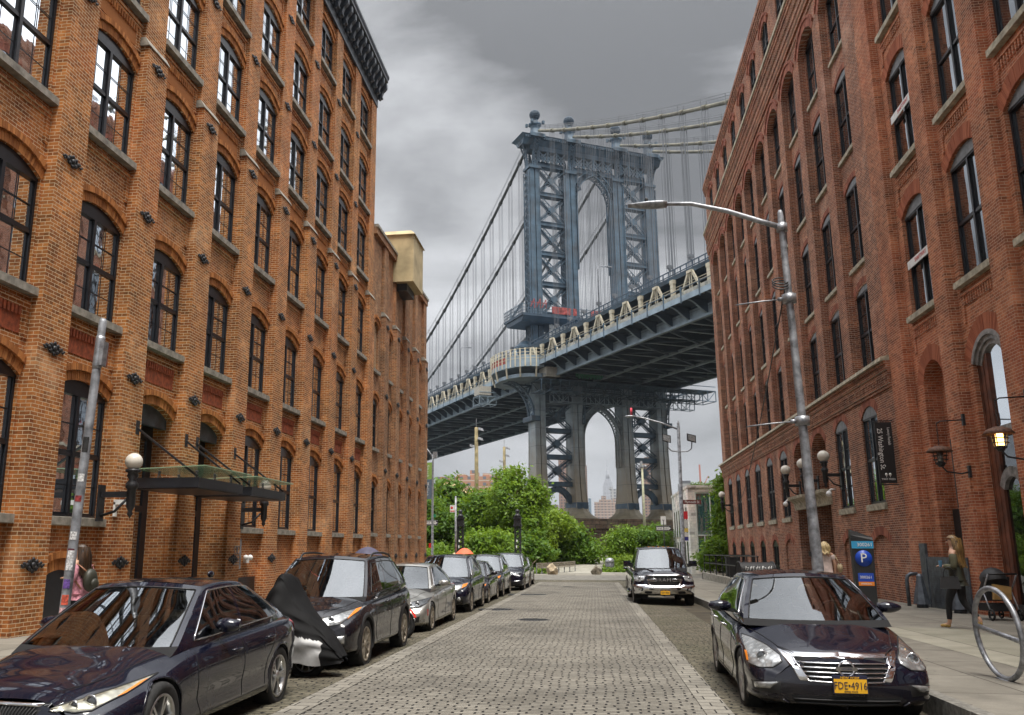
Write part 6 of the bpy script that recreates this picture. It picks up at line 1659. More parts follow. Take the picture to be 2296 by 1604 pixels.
# ---------------------------------------------------------------- crossovers
def suv(label, x, y, mat, h=1.66, wb=2.69, fo=.92, ro=.90, W=.91, rails=True, amber=True, hood=1.03, kind='a', glassclear=False, lens='lens', plate=None, yaw=0.0, seat=None):
    root = place_car('parked_car', label, 'car', x, y, yaw)
    f0 = -fo + .12; r1 = wb + ro - .10; k = hood / 1.03
    P = dict(st=[(f0, .66 * W / .91, .62 * k, .80 * k), (f0 + .05, .80 * W / .91, .68 * k, .85 * k), (f0 + .14, .86 * W / .91, .73 * k, .89 * k), (f0 + .32, .895 * W / .91, .79 * k, .93 * k), (f0 + .6, W * .995, .85 * k, .965 * k), (.05, W, .92 * k, 1.02 * k), (.4, W, .96 * k, 1.06 * k), (.8, W, .975 * k, 1.07 * k), (1.5, W, .99 * k, 1.08 * k), (wb, W, 1.02 * k, 1.10 * k), (r1 - .25, W * .97, 1.04 * k, 1.12 * k), (r1 - .08, W * .92, 1.02 * k, 1.11 * k), (r1, W * .84, .98 * k, 1.08 * k)],
             sill=.27, wheels=(0.0, wb), ra=.40, rz=.355, track=W - .125, fb=.13, rb=.08, flank=.02,
             fp=bumpy([(.22, .10), (.35, .02), (.5, -.02), (.7, .0), (.85, .06), (.95, .1)]), rp=bumpy([(.3, -.04), (.6, .03), (.9, -.02), (1.1, -.05)]),
             cab=dict(yf=(.28, 1.02), yr=(wb + ro - .22, wb + ro - .62), wb=W - .075, wr=W - .27, zb=(1.005 * k, 1.12 * k), zr=h - .05, crown=.05, drop=.045, tail=.05, h0=.06, h1=.86, win=[(.07, .36), (.385, .68), (.71, .90)], mw=(.06, .03, .07), mr=(.1, .08, .15), bf=.22, br=.08, pf=.04, pr=.08, fc=.02, rc=.06, trim=M['black'] if kind == 'a' else M['chrome']))
    c = Car(P, root, mat); c.body(); finish(c, M['alloyd'], r=.355, w=.235, spokes=10 if kind != 'c' else 5, twin=(kind == 'c'), lip=M['cladding'] if kind == 'a' else None, lw=.055, msize=(.135, .09, .095), mo=.16, mz=(.60, 1.10 * k), seat=seat)
    c.hood_seam([(.42, f0 + .10), (.55, f0 + .3), (.66, -.1), (.76, .25)])
    c.seam([[(.58, .93 * k), (.56, .62), (.60, .44), (.66, .34)], [(1.55, 1.0 * k), (1.58, .6), (1.56, .34)], [(wb - .10, 1.02 * k), (wb - .22, .85), (wb - .44, .66), (wb - .48, .40)], [(.66, .33), (wb - .48, .35)]])
    c.handles([(1.38, .90 * k), (2.30, .93 * k)], mat)
    zt = .83 * k; zl = .68 * k
    if kind == 'a':
        lamp(c, [(.40, zt - .05), (.55, zt - .03), (.70, zt + .03), (.85, zt + .08)], [(.42, zl + .02), (.55, zl - .01), (.70, zl + .02), (.83, zt + .02)], M[lens], proj=[(.56, zt - .08, .045)], amber=(((.77, zt + .05), (.82, zt + .065)), ((.76, zl + .075), (.81, zt + .01))))
        grille(c, [(-.36, zt - .05), (0, zt - .03), (.36, zt - .05)], [(-.26, zl - .10), (0, zl - .12), (.26, zl - .10)], 4, surround=.016)
        mb = MB(); yy = c.front_y(0, .70 * k) - .03; mb.sphere((0, yy, .70 * k), .085, 20, 10, 1, .2, .42); mb.build('badge', simple('deep_blue_enamel', (.01, .02, .12), .2), root)
        for o in c.patch('fog_lamp_recess', [(.52, .50), (.80, .56)], [(.52, .38), (.80, .40)], M['cladding'], c.root, off=.004): pass
        c.patch('fog_lamp', [(.62, .52), (.77, .54)], [(.64, .42), (.76, .43)], M['lens'], c.root, off=.02, cols=8)
        grille(c, [(-.42, .50), (.42, .50)], [(-.36, .36), (.36, .36)], 4, chrome=False, surround=0, nm='lower_intake')
    elif kind == 'b':
        lamp(c, [(.38, zt - .03), (.58, zt + .0), (.84, zt + .07)], [(.40, zl), (.58, zl - .03), (.82, zt - .02)], M[lens], proj=[(.50, zt - .08, .045)], amber=(((.70, zt + .01), (.80, zt + .04)), ((.70, zl + .06), (.80, zt - .03))))
        grille(c, [(-.34, zt - .04), (0, zt - .02), (.34, zt - .04)], [(-.28, zl - .02), (0, zl - .06), (.28, zl - .02)], 3, surround=.014)
        for o, sx in zip(c.patch('fog_lamp_recess', [(.54, .50), (.74, .52)], [(.54, .36), (.74, .38)], M['cladding'], c.root, off=.004, cols=8), (1, -1)):
            mb = MB(); yy = c.front_y(.64, .44) - .02; mb.lathe([(.02, yy - .012), (.05, yy - .008), (.058, yy + .01)], 18, (sx * .64, 0, .44), axis='y'); mb.build('fog_lamp', M['lens'], o)
        grille(c, [(-.46, .50), (.46, .50)], [(-.40, .36), (.40, .36)], 4, chrome=False, surround=0, nm='lower_intake')
    else:
        lamp(c, [(.34, zt - .06), (.56, zt - .03), (.85, zt + .05)], [(.36, zl + .03), (.56, zl + .0), (.84, zt - .05)], M[lens], proj=[(.60, zt - .08, .04)])
        grille(c, [(-.28, zt + .02), (0, zt + .04), (.28, zt + .02)], [(-.30, zl - .14), (0, zl - .18), (.30, zl - .14)], 6, surround=.02)
        c.patch('fog_lamp', [(.52, .50), (.80, .53)], [(.56, .47), (.78, .49)], M['chrome'], c.root, off=.02, cols=8)
    lamp(c, [(.55, 1.10 * k), (.80, 1.08 * k)], [(.55, .85 * k), (.80, .80 * k)], M['redlens'], end=1)
    c.wipers(); c.sticker(.60, .74, .05, .11, M['sticker']); c.sticker(.78, .84, .05, .10, M['stickerr'])
    c.plate(.42 if kind != 'c' else .45, plate or 'JKL 4471')
    if rails:
        for sx in (-1, 1):
            mb = MB(); pts = [c.cpt(a, 1.0) for a in [.10, .14] + [.2 + .6 * i / 8 for i in range(9)] + [.86, .90]]
            n = len(pts); mb.tube([(sx * (p[0] - .03), p[1], p[2] + (.055 if 1 < i < n - 2 else (.03 if i in (1, n - 2) else -.01))) for i, p in enumerate(pts)], .017, 8); mb.build('roof_rail', M['black'], root)
    return c
suv('black plum crossover with black roof rails and oval badge, parked behind the covered motorcycle', -4.32, 13.3, M['black_car'], h=1.68, plate='HDC 7204')
suv('dark blue crossover with big amber-cornered headlights, parked behind the silver saloon', -4.46, 25.9, M['navy'], h=1.68, rails=False, kind='b', wb=2.66, plate='GRT 3381')
def sedan(label, x, y, mat, wb=2.8, fo=.86, ro=1.02, W=.90, h=1.45, kidney=False, lens='lensd', amber=False, plate='KLM 2093', alloy='alloyd', yaw=0.0, group='cars parked along the kerb'):
    root = place_car('parked_car', label, 'car', x, y, yaw, group)
    f0 = -fo + .10; r1 = wb + ro - .10
    P = dict(st=[(f0, .62, .48, .64), (f0 + .045, .76, .53, .685), (f0 + .13, .835, .575, .72), (f0 + .3, W * .965, .63, .77), (f0 + .55, W * .99, .685, .815), (0, W * .995, .74, .885), (.4, W, .82, .94), (.75, W, .84, .95), (1.5, W, .88, .97), (wb - .3, W, .915, .99), (wb + .3, W * .98, .93, 1.02), (r1 - .3, W * .93, .93, 1.04), (r1 - .08, W * .84, .89, 1.02), (r1, W * .72, .82, .96)],
             sill=.19, wheels=(0.0, wb), ra=.362, rz=.325, track=W - .12, fb=.13, rb=.12, flank=.02,
             fp=bumpy([(.16, .08), (.26, .0), (.42, -.03), (.5, .0), (.64, .05), (.75, .11)]), rp=bumpy([(.2, -.06), (.45, .02), (.6, .02), (.8, -.03), (.95, -.08)]),
             cab=dict(yf=(.42, 1.26), yr=(wb + .62, wb - .28), wb=W - .09, wr=W - .315, zb=(.905, 1.0), zr=h - .035, crown=.045, drop=.035, tail=.02, h0=.06, h1=.90, win=[(.085, .455), (.475, .80), (.815, .90)], mw=(.07, .03, .07), mr=(.1, .06, .1), bf=.22, br=.15, pf=.05, pr=.16, fc=.03, rc=.05))
    c = Car(P, root, mat); c.body(); finish(c, M[alloy], r=.33, w=.225, spokes=10 if kidney else 5, twin=not kidney, msize=(.115, .075, .075), mo=.13, mz=(.66, 1.02))
    c.hood_seam([(.34, f0 + .08), (.50, f0 + .3), (.62, 0), (.72, .36)])
    c.seam([[(.64, .84), (.62, .62), (.66, .40), (.74, .26)], [(1.68, .90), (1.72, .6), (1.70, .28)], [(wb - .12, .92), (wb - .22, .72), (wb - .46, .56), (wb - .50, .30)], [(.74, .26), (wb - .5, .28)]])
    c.handles([(1.50, .79), (wb - .34, .82)], mat)
    lamp(c, [(.38, .655), (.56, .685), (.72, .72), (.84, .75)], [(.40, .57), (.56, .555), (.72, .575), (.82, .64)], M[lens], proj=[(.52, .615, .05), (.66, .635, .05)] if kidney else [(.58, .62, .045)], amber=(((.72, .67), (.81, .70)), ((.72, .60), (.80, .64))) if amber else None)
    if kidney:
        for sx in (-1, 1): grille(c, [(sx * .03, .64), (sx * .30, .645)], [(sx * .03, .50), (sx * .24, .49)], 12, vert=True, surround=.012)
        grille(c, [(-.40, .33), (.40, .33)], [(-.44, .23), (.44, .23)], 4, chrome=False, surround=0, nm='lower_intake')
        for o, sx in zip(c.patch('fog_lamp_recess', [(.54, .36), (.74, .40)], [(.54, .26), (.72, .28)], M['cladding'], c.root, off=.004, cols=8), (1, -1)):
            mb = MB(); yy = c.front_y(.62, .325) - .02; mb.lathe([(.02, yy - .01), (.04, yy - .006), (.046, yy + .01)], 16, (sx * .62, 0, .325), axis='y'); mb.build('fog_lamp', M['lens'], o)
        for sx in (-1, 1):
            mb = MB(); mb.box(sx * c.side_x(-.42, .45) - .006, sx * c.side_x(-.42, .45) + .012 * sx, -.47, -.43, .40, .52) if False else mb.hexa([(sx * c.side_x(-.47, .42), -.47, .40), (sx * (c.side_x(-.47, .42) + .008), -.47, .40), (sx * (c.side_x(-.44, .42) + .008), -.44, .40), (sx * c.side_x(-.44, .42), -.44, .40), (sx * c.side_x(-.47, .52), -.47, .53), (sx * (c.side_x(-.47, .52) + .008), -.47, .53), (sx * (c.side_x(-.44, .52) + .008), -.44, .53), (sx * c.side_x(-.44, .52), -.44, .53)]); mb.build('side_reflector', M['redlens'], root)
    else:
        grille(c, [(-.36, .65), (0, .665), (.36, .65)], [(-.30, .50), (0, .49), (.30, .50)], 5, surround=.012)
        grille(c, [(-.40, .33), (.40, .33)], [(-.44, .23), (.44, .23)], 4, chrome=False, surround=0, nm='lower_intake')
    lamp(c, [(.45, .97), (.66, .975), (.81, .94)], [(.45, .83), (.66, .79), (.80, .79)], M['redlens'], end=1)
    c.wipers(); c.sticker(.50, .66, .05, .12, M['sticker']); c.sticker(.72, .82, .05, .11, M['plate']); c.plate(.40, plate)
    return c
sedan('silver saloon with twin round headlights, parked in front of the dark blue crossover', -4.42, 19.4, M['silver'], wb=2.95, fo=.84, ro=1.06, W=.90, h=1.46, kidney=True, plate='GXN 5518')
sedan('low black saloon squeezed between two taller dark crossovers', -4.5, 30.6, M['black_car'], wb=2.75, amber=True, plate='FTD 6642')
suv('dark charcoal crossover behind the low black saloon', -4.5, 35.4, M['charcoal'], h=1.70, rails=False, kind='b', wb=2.75, lens='lensd', plate='HBE 9015')
suv('tall glossy black seven-seater with large chrome-edged grille near the end of the row', -4.2, 41.6, M['ink'], h=1.78, rails=False, kind='c', wb=2.95, W=.97, hood=1.12, lens='lensd', plate='JAA 1180')
suv('small dark hatchback, last car in the left row beyond the seven-seater', -4.3, 47.6, M['black_car'], h=1.60, rails=False, kind='b', wb=2.6, plate='DSC 3307')
sedan('black saloon half hidden directly behind the pickup truck', 2.42, 43.5, M['charcoal'], plate='EVM 7713')
# ---------------------------------------------------------------- pickup
def pickup():
    root = place_car('pickup_truck', 'black pickup truck with chrome bumper and big slatted grille, facing the camera', 'pickup truck', 2.24, 31.2, 0.01)
    W = 1.02
    P = dict(st=[(-.82, .86, .82, 1.06), (-.78, .93, .88, 1.10), (-.68, .975, .92, 1.13), (-.45, 1.0, .96, 1.155), (0, W, 1.04, 1.20), (.4, W, 1.08, 1.225), (.8, W, 1.09, 1.23), (1.6, W, 1.10, 1.22), (3.0, W, 1.13, 1.23), (4.6, W, 1.18, 1.28), (4.78, .98, 1.16, 1.26)],
             sill=.36, wheels=(0.0, 3.67), ra=.47, rz=.42, track=.865, fb=.12, rb=.03, flank=.015,
             fp=bumpy([(.3, .10), (.42, .02), (.6, -.03), (.72, .0), (.9, .02), (1.1, .09)]), rp=bumpy([(.3, 0), (1.2, 0)]),
             cab=dict(yf=(.30, .92), yr=(2.72, 2.55), wb=.90, wr=.72, zb=(1.20, 1.24), zr=1.90, crown=.05, drop=.03, tail=.0, h0=.05, h1=.88, win=[(.07, .50), (.53, .92)], mw=(.05, .03, .07), mr=(.06, .06, .1), bf=.20, br=.02, pf=.03, pr=.03, fc=.02, rc=.0, trim=M['black']))
    c = Car(P, root, M['ink']); c.body()
    for wy in P['wheels']: c.wheel(wy, .42, .27, M['alloy'], 6)
    c.arches(None); c.ws = c.cabin(); c.interior(M['seat'], zb=.6)
    mb = MB(); mb.box(-.8, .8, -.5, 4.5, .34, .42); mb.build('underbody', M['dark'], root)
    for sx in (-1, 1):      # tall towing mirrors
        mb = MB(); x = sx * 1.12; mb.hexa([(x - .14, .62, 1.27), (x + .14, .62, 1.27), (x + .13, .76, 1.27), (x - .13, .76, 1.27), (x - .13, .60, 1.46), (x + .12, .60, 1.46), (x + .11, .74, 1.46), (x - .12, .74, 1.46)]); o = mb.build('mirror', M['black'], root)
        mb = MB(); mb.bar((sx * .93, .70, 1.30), (sx * 1.05, .69, 1.32), .08, .12); mb.build('mirror_arm', M['black'], o)
        mb = MB(); mb.box(x - .128, x + .118, .59, .60, 1.36, 1.45); mb.build('mirror_shell', M['ink'], o)
    c.hood_seam([(.5, -.76), (.62, -.5), (.76, 0), (.82, .28)])
    c.seam([[(.70, 1.05), (.68, .7), (.70, .45)], [(1.72, 1.1), (1.74, .7), (1.72, .45)], [(2.72, 1.12), (2.74, .7), (2.72, .45)], [(.70, .45), (2.72, .45)]])
    c.handles([(1.55, 1.0), (2.58, 1.02)], M['ink'])
    for sx in (-1, 1):      # raised bonnet ribs
        mb = MB(); mb.tube([(sx * (.34 + .03 * i), -.66 + .13 * i, c.top_z(-.66 + .13 * i, .34 + .03 * i) + .012) for i in range(8)], .03, 8); mb.build('bonnet_rib', M['ink'], root)
    lamp(c, [(.62, .985), (.78, .99), (.955, .985)], [(.66, .83), (.78, .805), (.945, .81)], M['lens'], proj=[(.80, .90, .045)])
    g = grille(c, [(-.58, 1.0), (0, 1.0), (.58, 1.0)], [(-.50, .70), (-.42, .665), (.42, .665), (.50, .70)], 8, chrome=False, surround=.028)
    y = c.front_y(0, .86) - .10
    for sx in (-1, 1):
        mb = MB(); mb.tube([(sx * .58, y + .05, .875), (sx * .26, y, .895), (sx * .245, y, .86), (sx * .26, y, .825), (sx * .58, y + .05, .84)], .012, 6); mb.build('grille_crossbar', M['chrome'], g)
    text('RAM', .15, M['chrome'], g, (0, y, .86), (0, -1, 0), depth=.03, spacing=1.15, sx=1.25)
    # chrome bumper with fog lamp pockets
    bt = [(-.98, .70), (-.6, .715), (-.5, .68), (.5, .68), (.6, .715), (.98, .70)]; bb = [(-.93, .43), (-.6, .40), (-.4, .405), (.4, .405), (.6, .40), (.93, .43)]
    b = c.patch('bumper', bt, bb, M['chrome'], root, off=.045, mirror=False, cols=30, rows=8)[0]
    def pocket(nm, x0, x1, z0, z1, mat, off):
        for sx in ((-1, 1) if x0 > 0 else (1,)):
            mb = MB(); n = 24; cx, cz_ = (x0 + x1) / 2, (z0 + z1) / 2; pts = []
            for k in range(n):
                a = 2 * pi * k / n; px = cx + (x1 - x0) / 2 * (abs(cos(a)) ** .6) * (1 if cos(a) > 0 else -1); pz = cz_ + (z1 - z0) / 2 * (abs(sin(a)) ** .6) * (1 if sin(a) > 0 else -1)
                pts.append((sx * px, c.front_y(px, pz) - off, pz))
            mb.poly(pts); mb.build(nm, mat, b)
    pocket('lower_intake', -.52, .52, .535, .61, M['dark'], .052); pocket('fog_pocket', .70, .92, .50, .60, M['dark'], .055); pocket('fog_lamp', .78, .85, .52, .58, M['lens'], .060); pocket('tow_slot', .42, .66, .42, .50, M['dark'], .054)
    c.patch('air_dam', [(-.9, .42), (.9, .42)], [(-.84, .33), (.84, .33)], M['cladding'], root, off=.01, mirror=False)
    fr = MB(); y = c.front_y(0, .46) - .075; fr.box(-.16, .16, y, y + .05, .38, .55); o = fr.build('licence_plate', M['plateb'], root)
    fr = MB(); fr.box(-.15, .15, y - .004, y, .395, .515); fr.build('plate_face', M['plate'], o); text('GEF 4868', .085, M['plateb'], o, (0, y - .006, .455), (0, -1, 0), depth=.003, sx=.75)
    text('NEW YORK', .03, M['plate'], o, (0, y - .003, .532), (0, -1, 0), depth=.004)
    # load bed
    mb = MB(); mb.box(-.92, -.86, 2.75, 4.75, 1.1, 1.33); mb.box(.86, .92, 2.75, 4.75, 1.1, 1.33); mb.box(-.92, .92, 4.70, 4.76, .5, 1.33); mb.build('load_bed', M['ink'], root)
    for sx in (-1, 1): mb = MB(); mb.tube([(sx * 1.0, .75, .42), (sx * 1.06, .85, .36), (sx * 1.06, 2.6, .36), (sx * 1.0, 2.7, .42)], .045, 8); mb.build('side_step', M['chrome'], root)
    mb = MB(); mb.sphere((.0, 1.5, 1.96), .06, 10, 6, .6, 1.6, .6); mb.build('roof_aerial', M['ink'], root)
    for i in range(5):
        mb = MB(); mb.box(-.34 + i * .17 - .03, -.34 + i * .17 + .03, .93, .96, 1.925, 1.945); mb.build('roof_marker_lamp', M['amber'], root)
    c.sticker(.58, .72, .06, .15, M['sticker']); c.wipers()
pickup()
# ================================================================ STREET FURNITURE
def sw(y): return ground_z(y) + 0.15
def lathe_obj(name, prof, mat, parent=None, loc=(0, 0, 0), n=16):
    mb = MB(); mb.lathe(prof, n); return mb.build(name, mat, parent, loc)
# left foreground pole with stickers
px, py = -5.98, 9.42
t = thing('street_pole', 'tall bare grey pole covered in stickers beside the nearest left car', 'pole', (px, py, 0.06)); t.rotation_euler = (0, 0.045, 0)
lathe_obj('pole', [(0.060, 0), (0.058, 0.05), (0.050, 3.6), (0.046, 3.62), (0.046, 4.2), (0.03, 4.24)], M['galvdull'], t)
mb = MB(); mb.lathe([(0.052, 3.62), (0.055, 3.66), (0.055, 3.98), (0.05, 4.02)], 16); mb.box(0.03, 0.085, -0.05, 0.05, 3.66, 3.95); mb.build('clamp', M['galv'], t)
stk = [(2.62, .18, (.02, .02, .02)), (2.28, .09, (.7, .7, .68)), (2.05, .07, (.25, .03, .03)), (1.62, .09, (.72, .66, .66)), (1.45, .07, (.1, .02, .03)), (1.28, .22, (.7, .7, .72)), (1.08, .10, (.12, .06, .25)), (.90, .11, (.6, .10, .06)), (.78, .09, (.66, .35, .36)), (.60, .12, (.02, .02, .02)), (.34, .14, (.62, .52, .06))]
for i, (z, h, c) in enumerate(stk):
    mb = MB(); r = 0.0605 - 0.0028 * z; a0 = -1.9 + 0.2 * sin(i * 3.1)
    rows = [[((r + 0.002) * cos(a0 + 1.3 * k / 6), (r + 0.002) * sin(a0 + 1.3 * k / 6), zz) for k in range(7)] for zz in (z, z + h)]
    mb.grid(rows); mb.build('sticker', simple('sticker_colour', c, .5, var=.35, scale=40), t)
# right foreground cobra-head lamp
t = thing('street_lamp', 'tall galvanised cobra-head street lamp with long curved arm over the road on the right', 'street lamp', (3.78, 16.0, 0.03)); t.rotation_euler = (0, -0.02, 0)
lathe_obj('pole', [(0.14, 0), (0.14, 0.3), (0.105, 0.35), (0.096, 1.5), (0.075, 4.0), (0.057, 7.6), (0.05, 7.66), (0.03, 7.72)], M['galvdull'], t, n=8)
mb = MB(); mb.tube([(0, 0, 7.38), (-0.35, 0, 7.52), (-0.95, 0, 7.78), (-1.6, 0, 7.98), (-2.15, 0, 8.02)], [.055, .052, .046, .04, .036], 10); mb.lathe([(0.10, 7.30), (0.105, 7.45)], 10); mb.build('arm', M['galv'], t)
mb = MB(); rows = []
for i in range(9):
    u = i / 8; r = .05 + .06 * sin(pi * min(1, .25 + u * .8)); x = -2.05 - .72 * u
    rows.append([(x, r * 1.3 * cos(2 * pi * k / 12), 8.02 + .02 * u + r * (.45 if sin(2 * pi * k / 12) > 0 else .75) * sin(2 * pi * k / 12)) for k in range(12)])
mb.grid(rows, closed=True); mb.face(range(12)); mb.face(range(8 * 12, 9 * 12)); mb.build('lamp_head', M['galv'], t)
mb = MB(); mb.lathe([(.03, 8.08), (.035, 8.14), (.02, 8.17)], 10, (-2.42, 0, 0)); mb.build('photocell', M['black'], t)
for z, L in ((6.0, .95), (3.75, .95)):
    mb = MB(); mb.tube([(-.05, 0, z), (-.5, 0, z - .02), (-L, 0, z - .06)], .013, 6); mb.lathe([(.125, z - .08), (.13, z + .08)], 10); mb.tube([(-.1, 0, z), (-.2, 0, z)], .04, 8); mb.build('guy_bracket', M['galv'], t)
for i in range(3): mb = MB(); mb.tube([(.18 * cos(a) * .8 - .12, .1 * sin(a), 6.25 + .05 * i + .09 * sin(a)) for a in [2 * pi * k / 14 for k in range(14)]], .012, 5, closed=True); mb.build('cable_coil', M['black'], t)
mb = MB(); mb.box(-.115, -.10, -.05, .05, 1.42, 1.5); mb.build('number_tag', M['black'], t)
mb = MB(); P0, P1 = Vector((3.62, 16, 6.3)), Vector((9.2, 64, 4.2))
mb.tube([P0 + (P1 - P0) * (i / 20) + Vector((0, 0, -1.6 * sin(pi * i / 20))) for i in range(21)], .014, 5)
tag(mb.build('overhead_cable', M['black']), 'thin black cable sagging from the near lamp post along the red brick building', 'cable')
# corner lamp post with floods and street sign
t = thing('street_lamp', 'corner lamp post with two floodlights and brown street-name sign beyond the pickup', 'street lamp', (5.72, 60.0, -.27)); t.rotation_euler = (0, .015, 0)
lathe_obj('pole', [(.24, 0), (.22, .3), (.15, .5), (.10, 9.9), (.06, 10.0), (.09, 10.1), (.03, 10.3)], M['galvdull'], t, n=10)
mb = MB(); mb.tube([(0, 0, 9.7), (-1.1, 0, 10.15), (-2.3, 0, 10.5), (-2.9, 0, 10.62)], [.06, .055, .05, .045], 8); mb.build('arm', M['galv'], t)
mb = MB(); mb.sphere((-3.2, 0, 10.62), .16, 12, 8, 2.2, 1, .5); mb.build('lamp_head', M['galv'], t); mb = MB(); mb.lathe([(.07, 10.68), (.08, 11.15), (.04, 11.2)], 8, (-3.1, 0, 0)); mb.build('red_beacon', simple('pink_red_beacon', (.8, .08, .12), .5), t)
mb = MB(); mb.tube([(-.75, 0, 8.95), (-.72, 0, 8.45), (-.5, 0, 8.25), (0, 0, 8.2), (.55, 0, 8.22), (.8, 0, 8.4), (.86, 0, 9.0)], .045, 8); mb.build('flood_bracket', M['galv'], t)
for x in (-.82, .82):
    mb = MB(); mb.hexa([(x - .28, -.2, 8.9), (x + .28, -.2, 8.75), (x + .28, .2, 8.85), (x - .28, .2, 9.0), (x - .28, -.25, 9.4), (x + .28, -.25, 9.25), (x + .28, .15, 9.3), (x - .28, .15, 9.45)]); o = mb.build('floodlight', M['black'], t)
    mb = MB(); mb.hexa([(x - .22, -.24, 8.96), (x + .22, -.24, 8.82), (x + .22, -.22, 8.82), (x - .22, -.22, 8.96), (x - .22, -.275, 9.34), (x + .22, -.275, 9.2), (x + .22, -.25, 9.2), (x - .22, -.25, 9.34)]); mb.build('flood_glass', M['lens'], o)
mb = MB(); mb.box(.1, 1.28, -.02, .02, 4.72, 5.0); o = mb.build('street_name_sign', simple('brown_sign', (.14, .02, .015), .5, var=.05), t)
text('Plymouth St', .235, M['white'], o, (.69, -.026, 4.865), (0, -1, 0), depth=.01, sx=.82)
for z0, z1, c in ((3.75, 4.25, (.6, .02, .03)), (3.2, 3.7, (.55, .55, .53)), (2.9, 3.15, (.62, .45, .1)), (2.62, 2.85, (.6, .58, .55)), (2.35, 2.6, (.03, .03, .2))):
    mb = MB(); mb.box(.10, .38, -.02, .0, z0, z1); mb.build('regulation_sign', simple('sign_face', c, .5, var=.1), t)
def oneway(parent, x, z, s=1.0, w=1.0, h=.34):
    mb = MB(); mb.box(x - w / 2, x + w / 2, -.015, .0, z - h / 2, z + h / 2); o = mb.build('one_way_sign', M['black'], parent)
    mb = MB(); a = w / 2 - .03; b = h / 2 - .05
    mb.prism([(x - a, z - b * .75), (x + a * .62, z - b * .75), (x + a * .62, z - b), (x + a, z), (x + a * .62, z + b), (x + a * .62, z + b * .75), (x - a, z + b * .75)], -.019, -.0155, 'y'); q = mb.build('arrow', M['white'], o)
    text('ONE WAY', .15 * h / .34, M['black'], o, (x - .06, -.0225, z), (0, -1, 0), depth=.004, sx=1.15)
    mb = MB(); mb.tube([(x - w / 2 + .01, -.018, z - h / 2 + .01), (x + w / 2 - .01, -.018, z - h / 2 + .01), (x + w / 2 - .01, -.018, z + h / 2 - .01), (x - w / 2 + .01, -.018, z + h / 2 - .01)], .006, 4, closed=True); mb.build('sign_border', M['white'], o)
t = thing('sign_post', 'black ONE WAY sign on thin post in front of the bushes behind the pickup', 'sign', (4.6, 60.4, -.27)); lathe_obj('post', [(.035, 0), (.035, 3.7)], M['black'], t, n=8); oneway(t, 0, 3.15)
mb = MB(); mb.box(-.17, .17, -.02, 0, 3.4, 3.95); o = mb.build('route_plate', M['white'], t); text('11', .2, M['black'], o, (0, -.026, 3.7), (0, -1, 0))
# left corner: banner pole
t = thing('sign_post', 'grey pole with green and blue banner and ONE WAY sign beyond the left buildings', 'sign', (-10.98, 60, -.27))
lathe_obj('pole', [(.13, 0), (.12, .4), (.085, .5), (.07, 7.6), (.05, 8.3)], M['galv'], t, n=10); oneway(t, -.05, 3.57, 1, .86, .34)
mb = MB(); mb.tube([(0, 0, 7.9), (-.15, 0, 8.3), (-.45, 0, 8.7), (-.75, 0, 8.85)], .045, 8); mb.box(.02, .3, -.12, .12, 8.0, 8.45); mb.build('lamp_arm', M['galv'], t)
mb = MB(); mb.box(-.56, -.03, -.01, .01, 6.55, 7.72); o = mb.build('banner', simple('leaf_green_cloth', (.22, .36, .08), .8, var=.06), t); text('Smack', .27, M['white'], o, (-.36, -.018, 7.12), (0, -1, 0), up=(1, 0, 0), depth=.008, spacing=1.25)
mb = MB(); mb.box(-.56, -.03, -.01, .01, 5.2, 6.545); o = mb.build('banner', simple('slate_blue_cloth', (.10, .14, .19), .8, var=.06), t); text('Mellon', .27, M['white'], o, (-.36, -.018, 5.88), (0, -1, 0), up=(1, 0, 0), depth=.008, spacing=1.25)
mb = MB(); mb.box(-.24, -.08, -.02, 0, 1.9, 2.2); mb.build('stop_plate', M['red'], t); mb = MB(); mb.box(.02, .22, -.02, .02, 3.95, 4.15); mb.build('small_street_sign', simple('green_sign', (.02, .2, .1), .5), t)
t = thing('sign_post', 'plain grey post with small red and white parking sign before the left bushes', 'sign', (-8.97, 57.5, -.25)); lathe_obj('post', [(.07, 0), (.06, 5.2)], M['galvdull'], t, n=8)
mb = MB(); mb.box(-.38, -.05, -.02, 0, 4.15, 4.62); o = mb.build('parking_sign', M['white'], t); mb = MB(); mb.lathe([(.085, -.026), (.085, -.021)], 16, (-.26, 0, 4.45), axis='y'); mb.lathe([(.0, -.03), (.05, -.027)], 12, (-.26, 0, 4.45), axis='y'); mb.box(-.36, -.07, -.026, -.02, 4.2, 4.26); mb.build('sign_marks', M['red'], o)
# cast iron lattice posts
for x, lab in ((-5.5, 'ornate black iron lattice post with finial in front of the middle bushes'), (-9.72, 'black iron lattice post standing behind the plain grey parking-sign post')):
    t = thing('iron_post', lab, 'post', (x, 64.6, -.3), group='old iron posts along the cross street')
    mb = MB()
    for sx in (-1, 1):
        for sy in (-1, 1): mb.box(sx * .19 - .045, sx * .19 + .045, sy * .19 - .045, sy * .19 + .045, 0, 3.6)
    z = .2
    while z < 3.3:
        for s_ in (-1, 1):
            mb.bar((-.18, s_ * .2, z), (.18, s_ * .2, z + .36), .05); mb.bar((.18, s_ * .2, z), (-.18, s_ * .2, z + .36), .05); mb.bar((s_ * .2, -.18, z), (s_ * .2, .18, z + .36), .05)
        z += .36
    mb.build('lattice_shaft', M['iron'], t)
    mb = MB(); mb.box(-.3, .3, -.3, .3, 3.45, 3.6); mb.box(-.25, .25, -.25, .25, 3.6, 4.0); mb.box(-.31, .31, -.31, .31, 4.0, 4.1); mb.lathe([(.28, 4.1), (.18, 4.3), (.10, 4.4), (.16, 4.5), (.13, 4.62), (.0, 4.72)], 10); mb.build('cap', M['iron'], t)
    mb = MB(); mb.box(-.1, 0, -.245, -.24, 2.35, 2.5); mb.box(-.12, -.04, -.245, -.24, 1.9, 2.1); mb.build('sticker', M['white'], t)
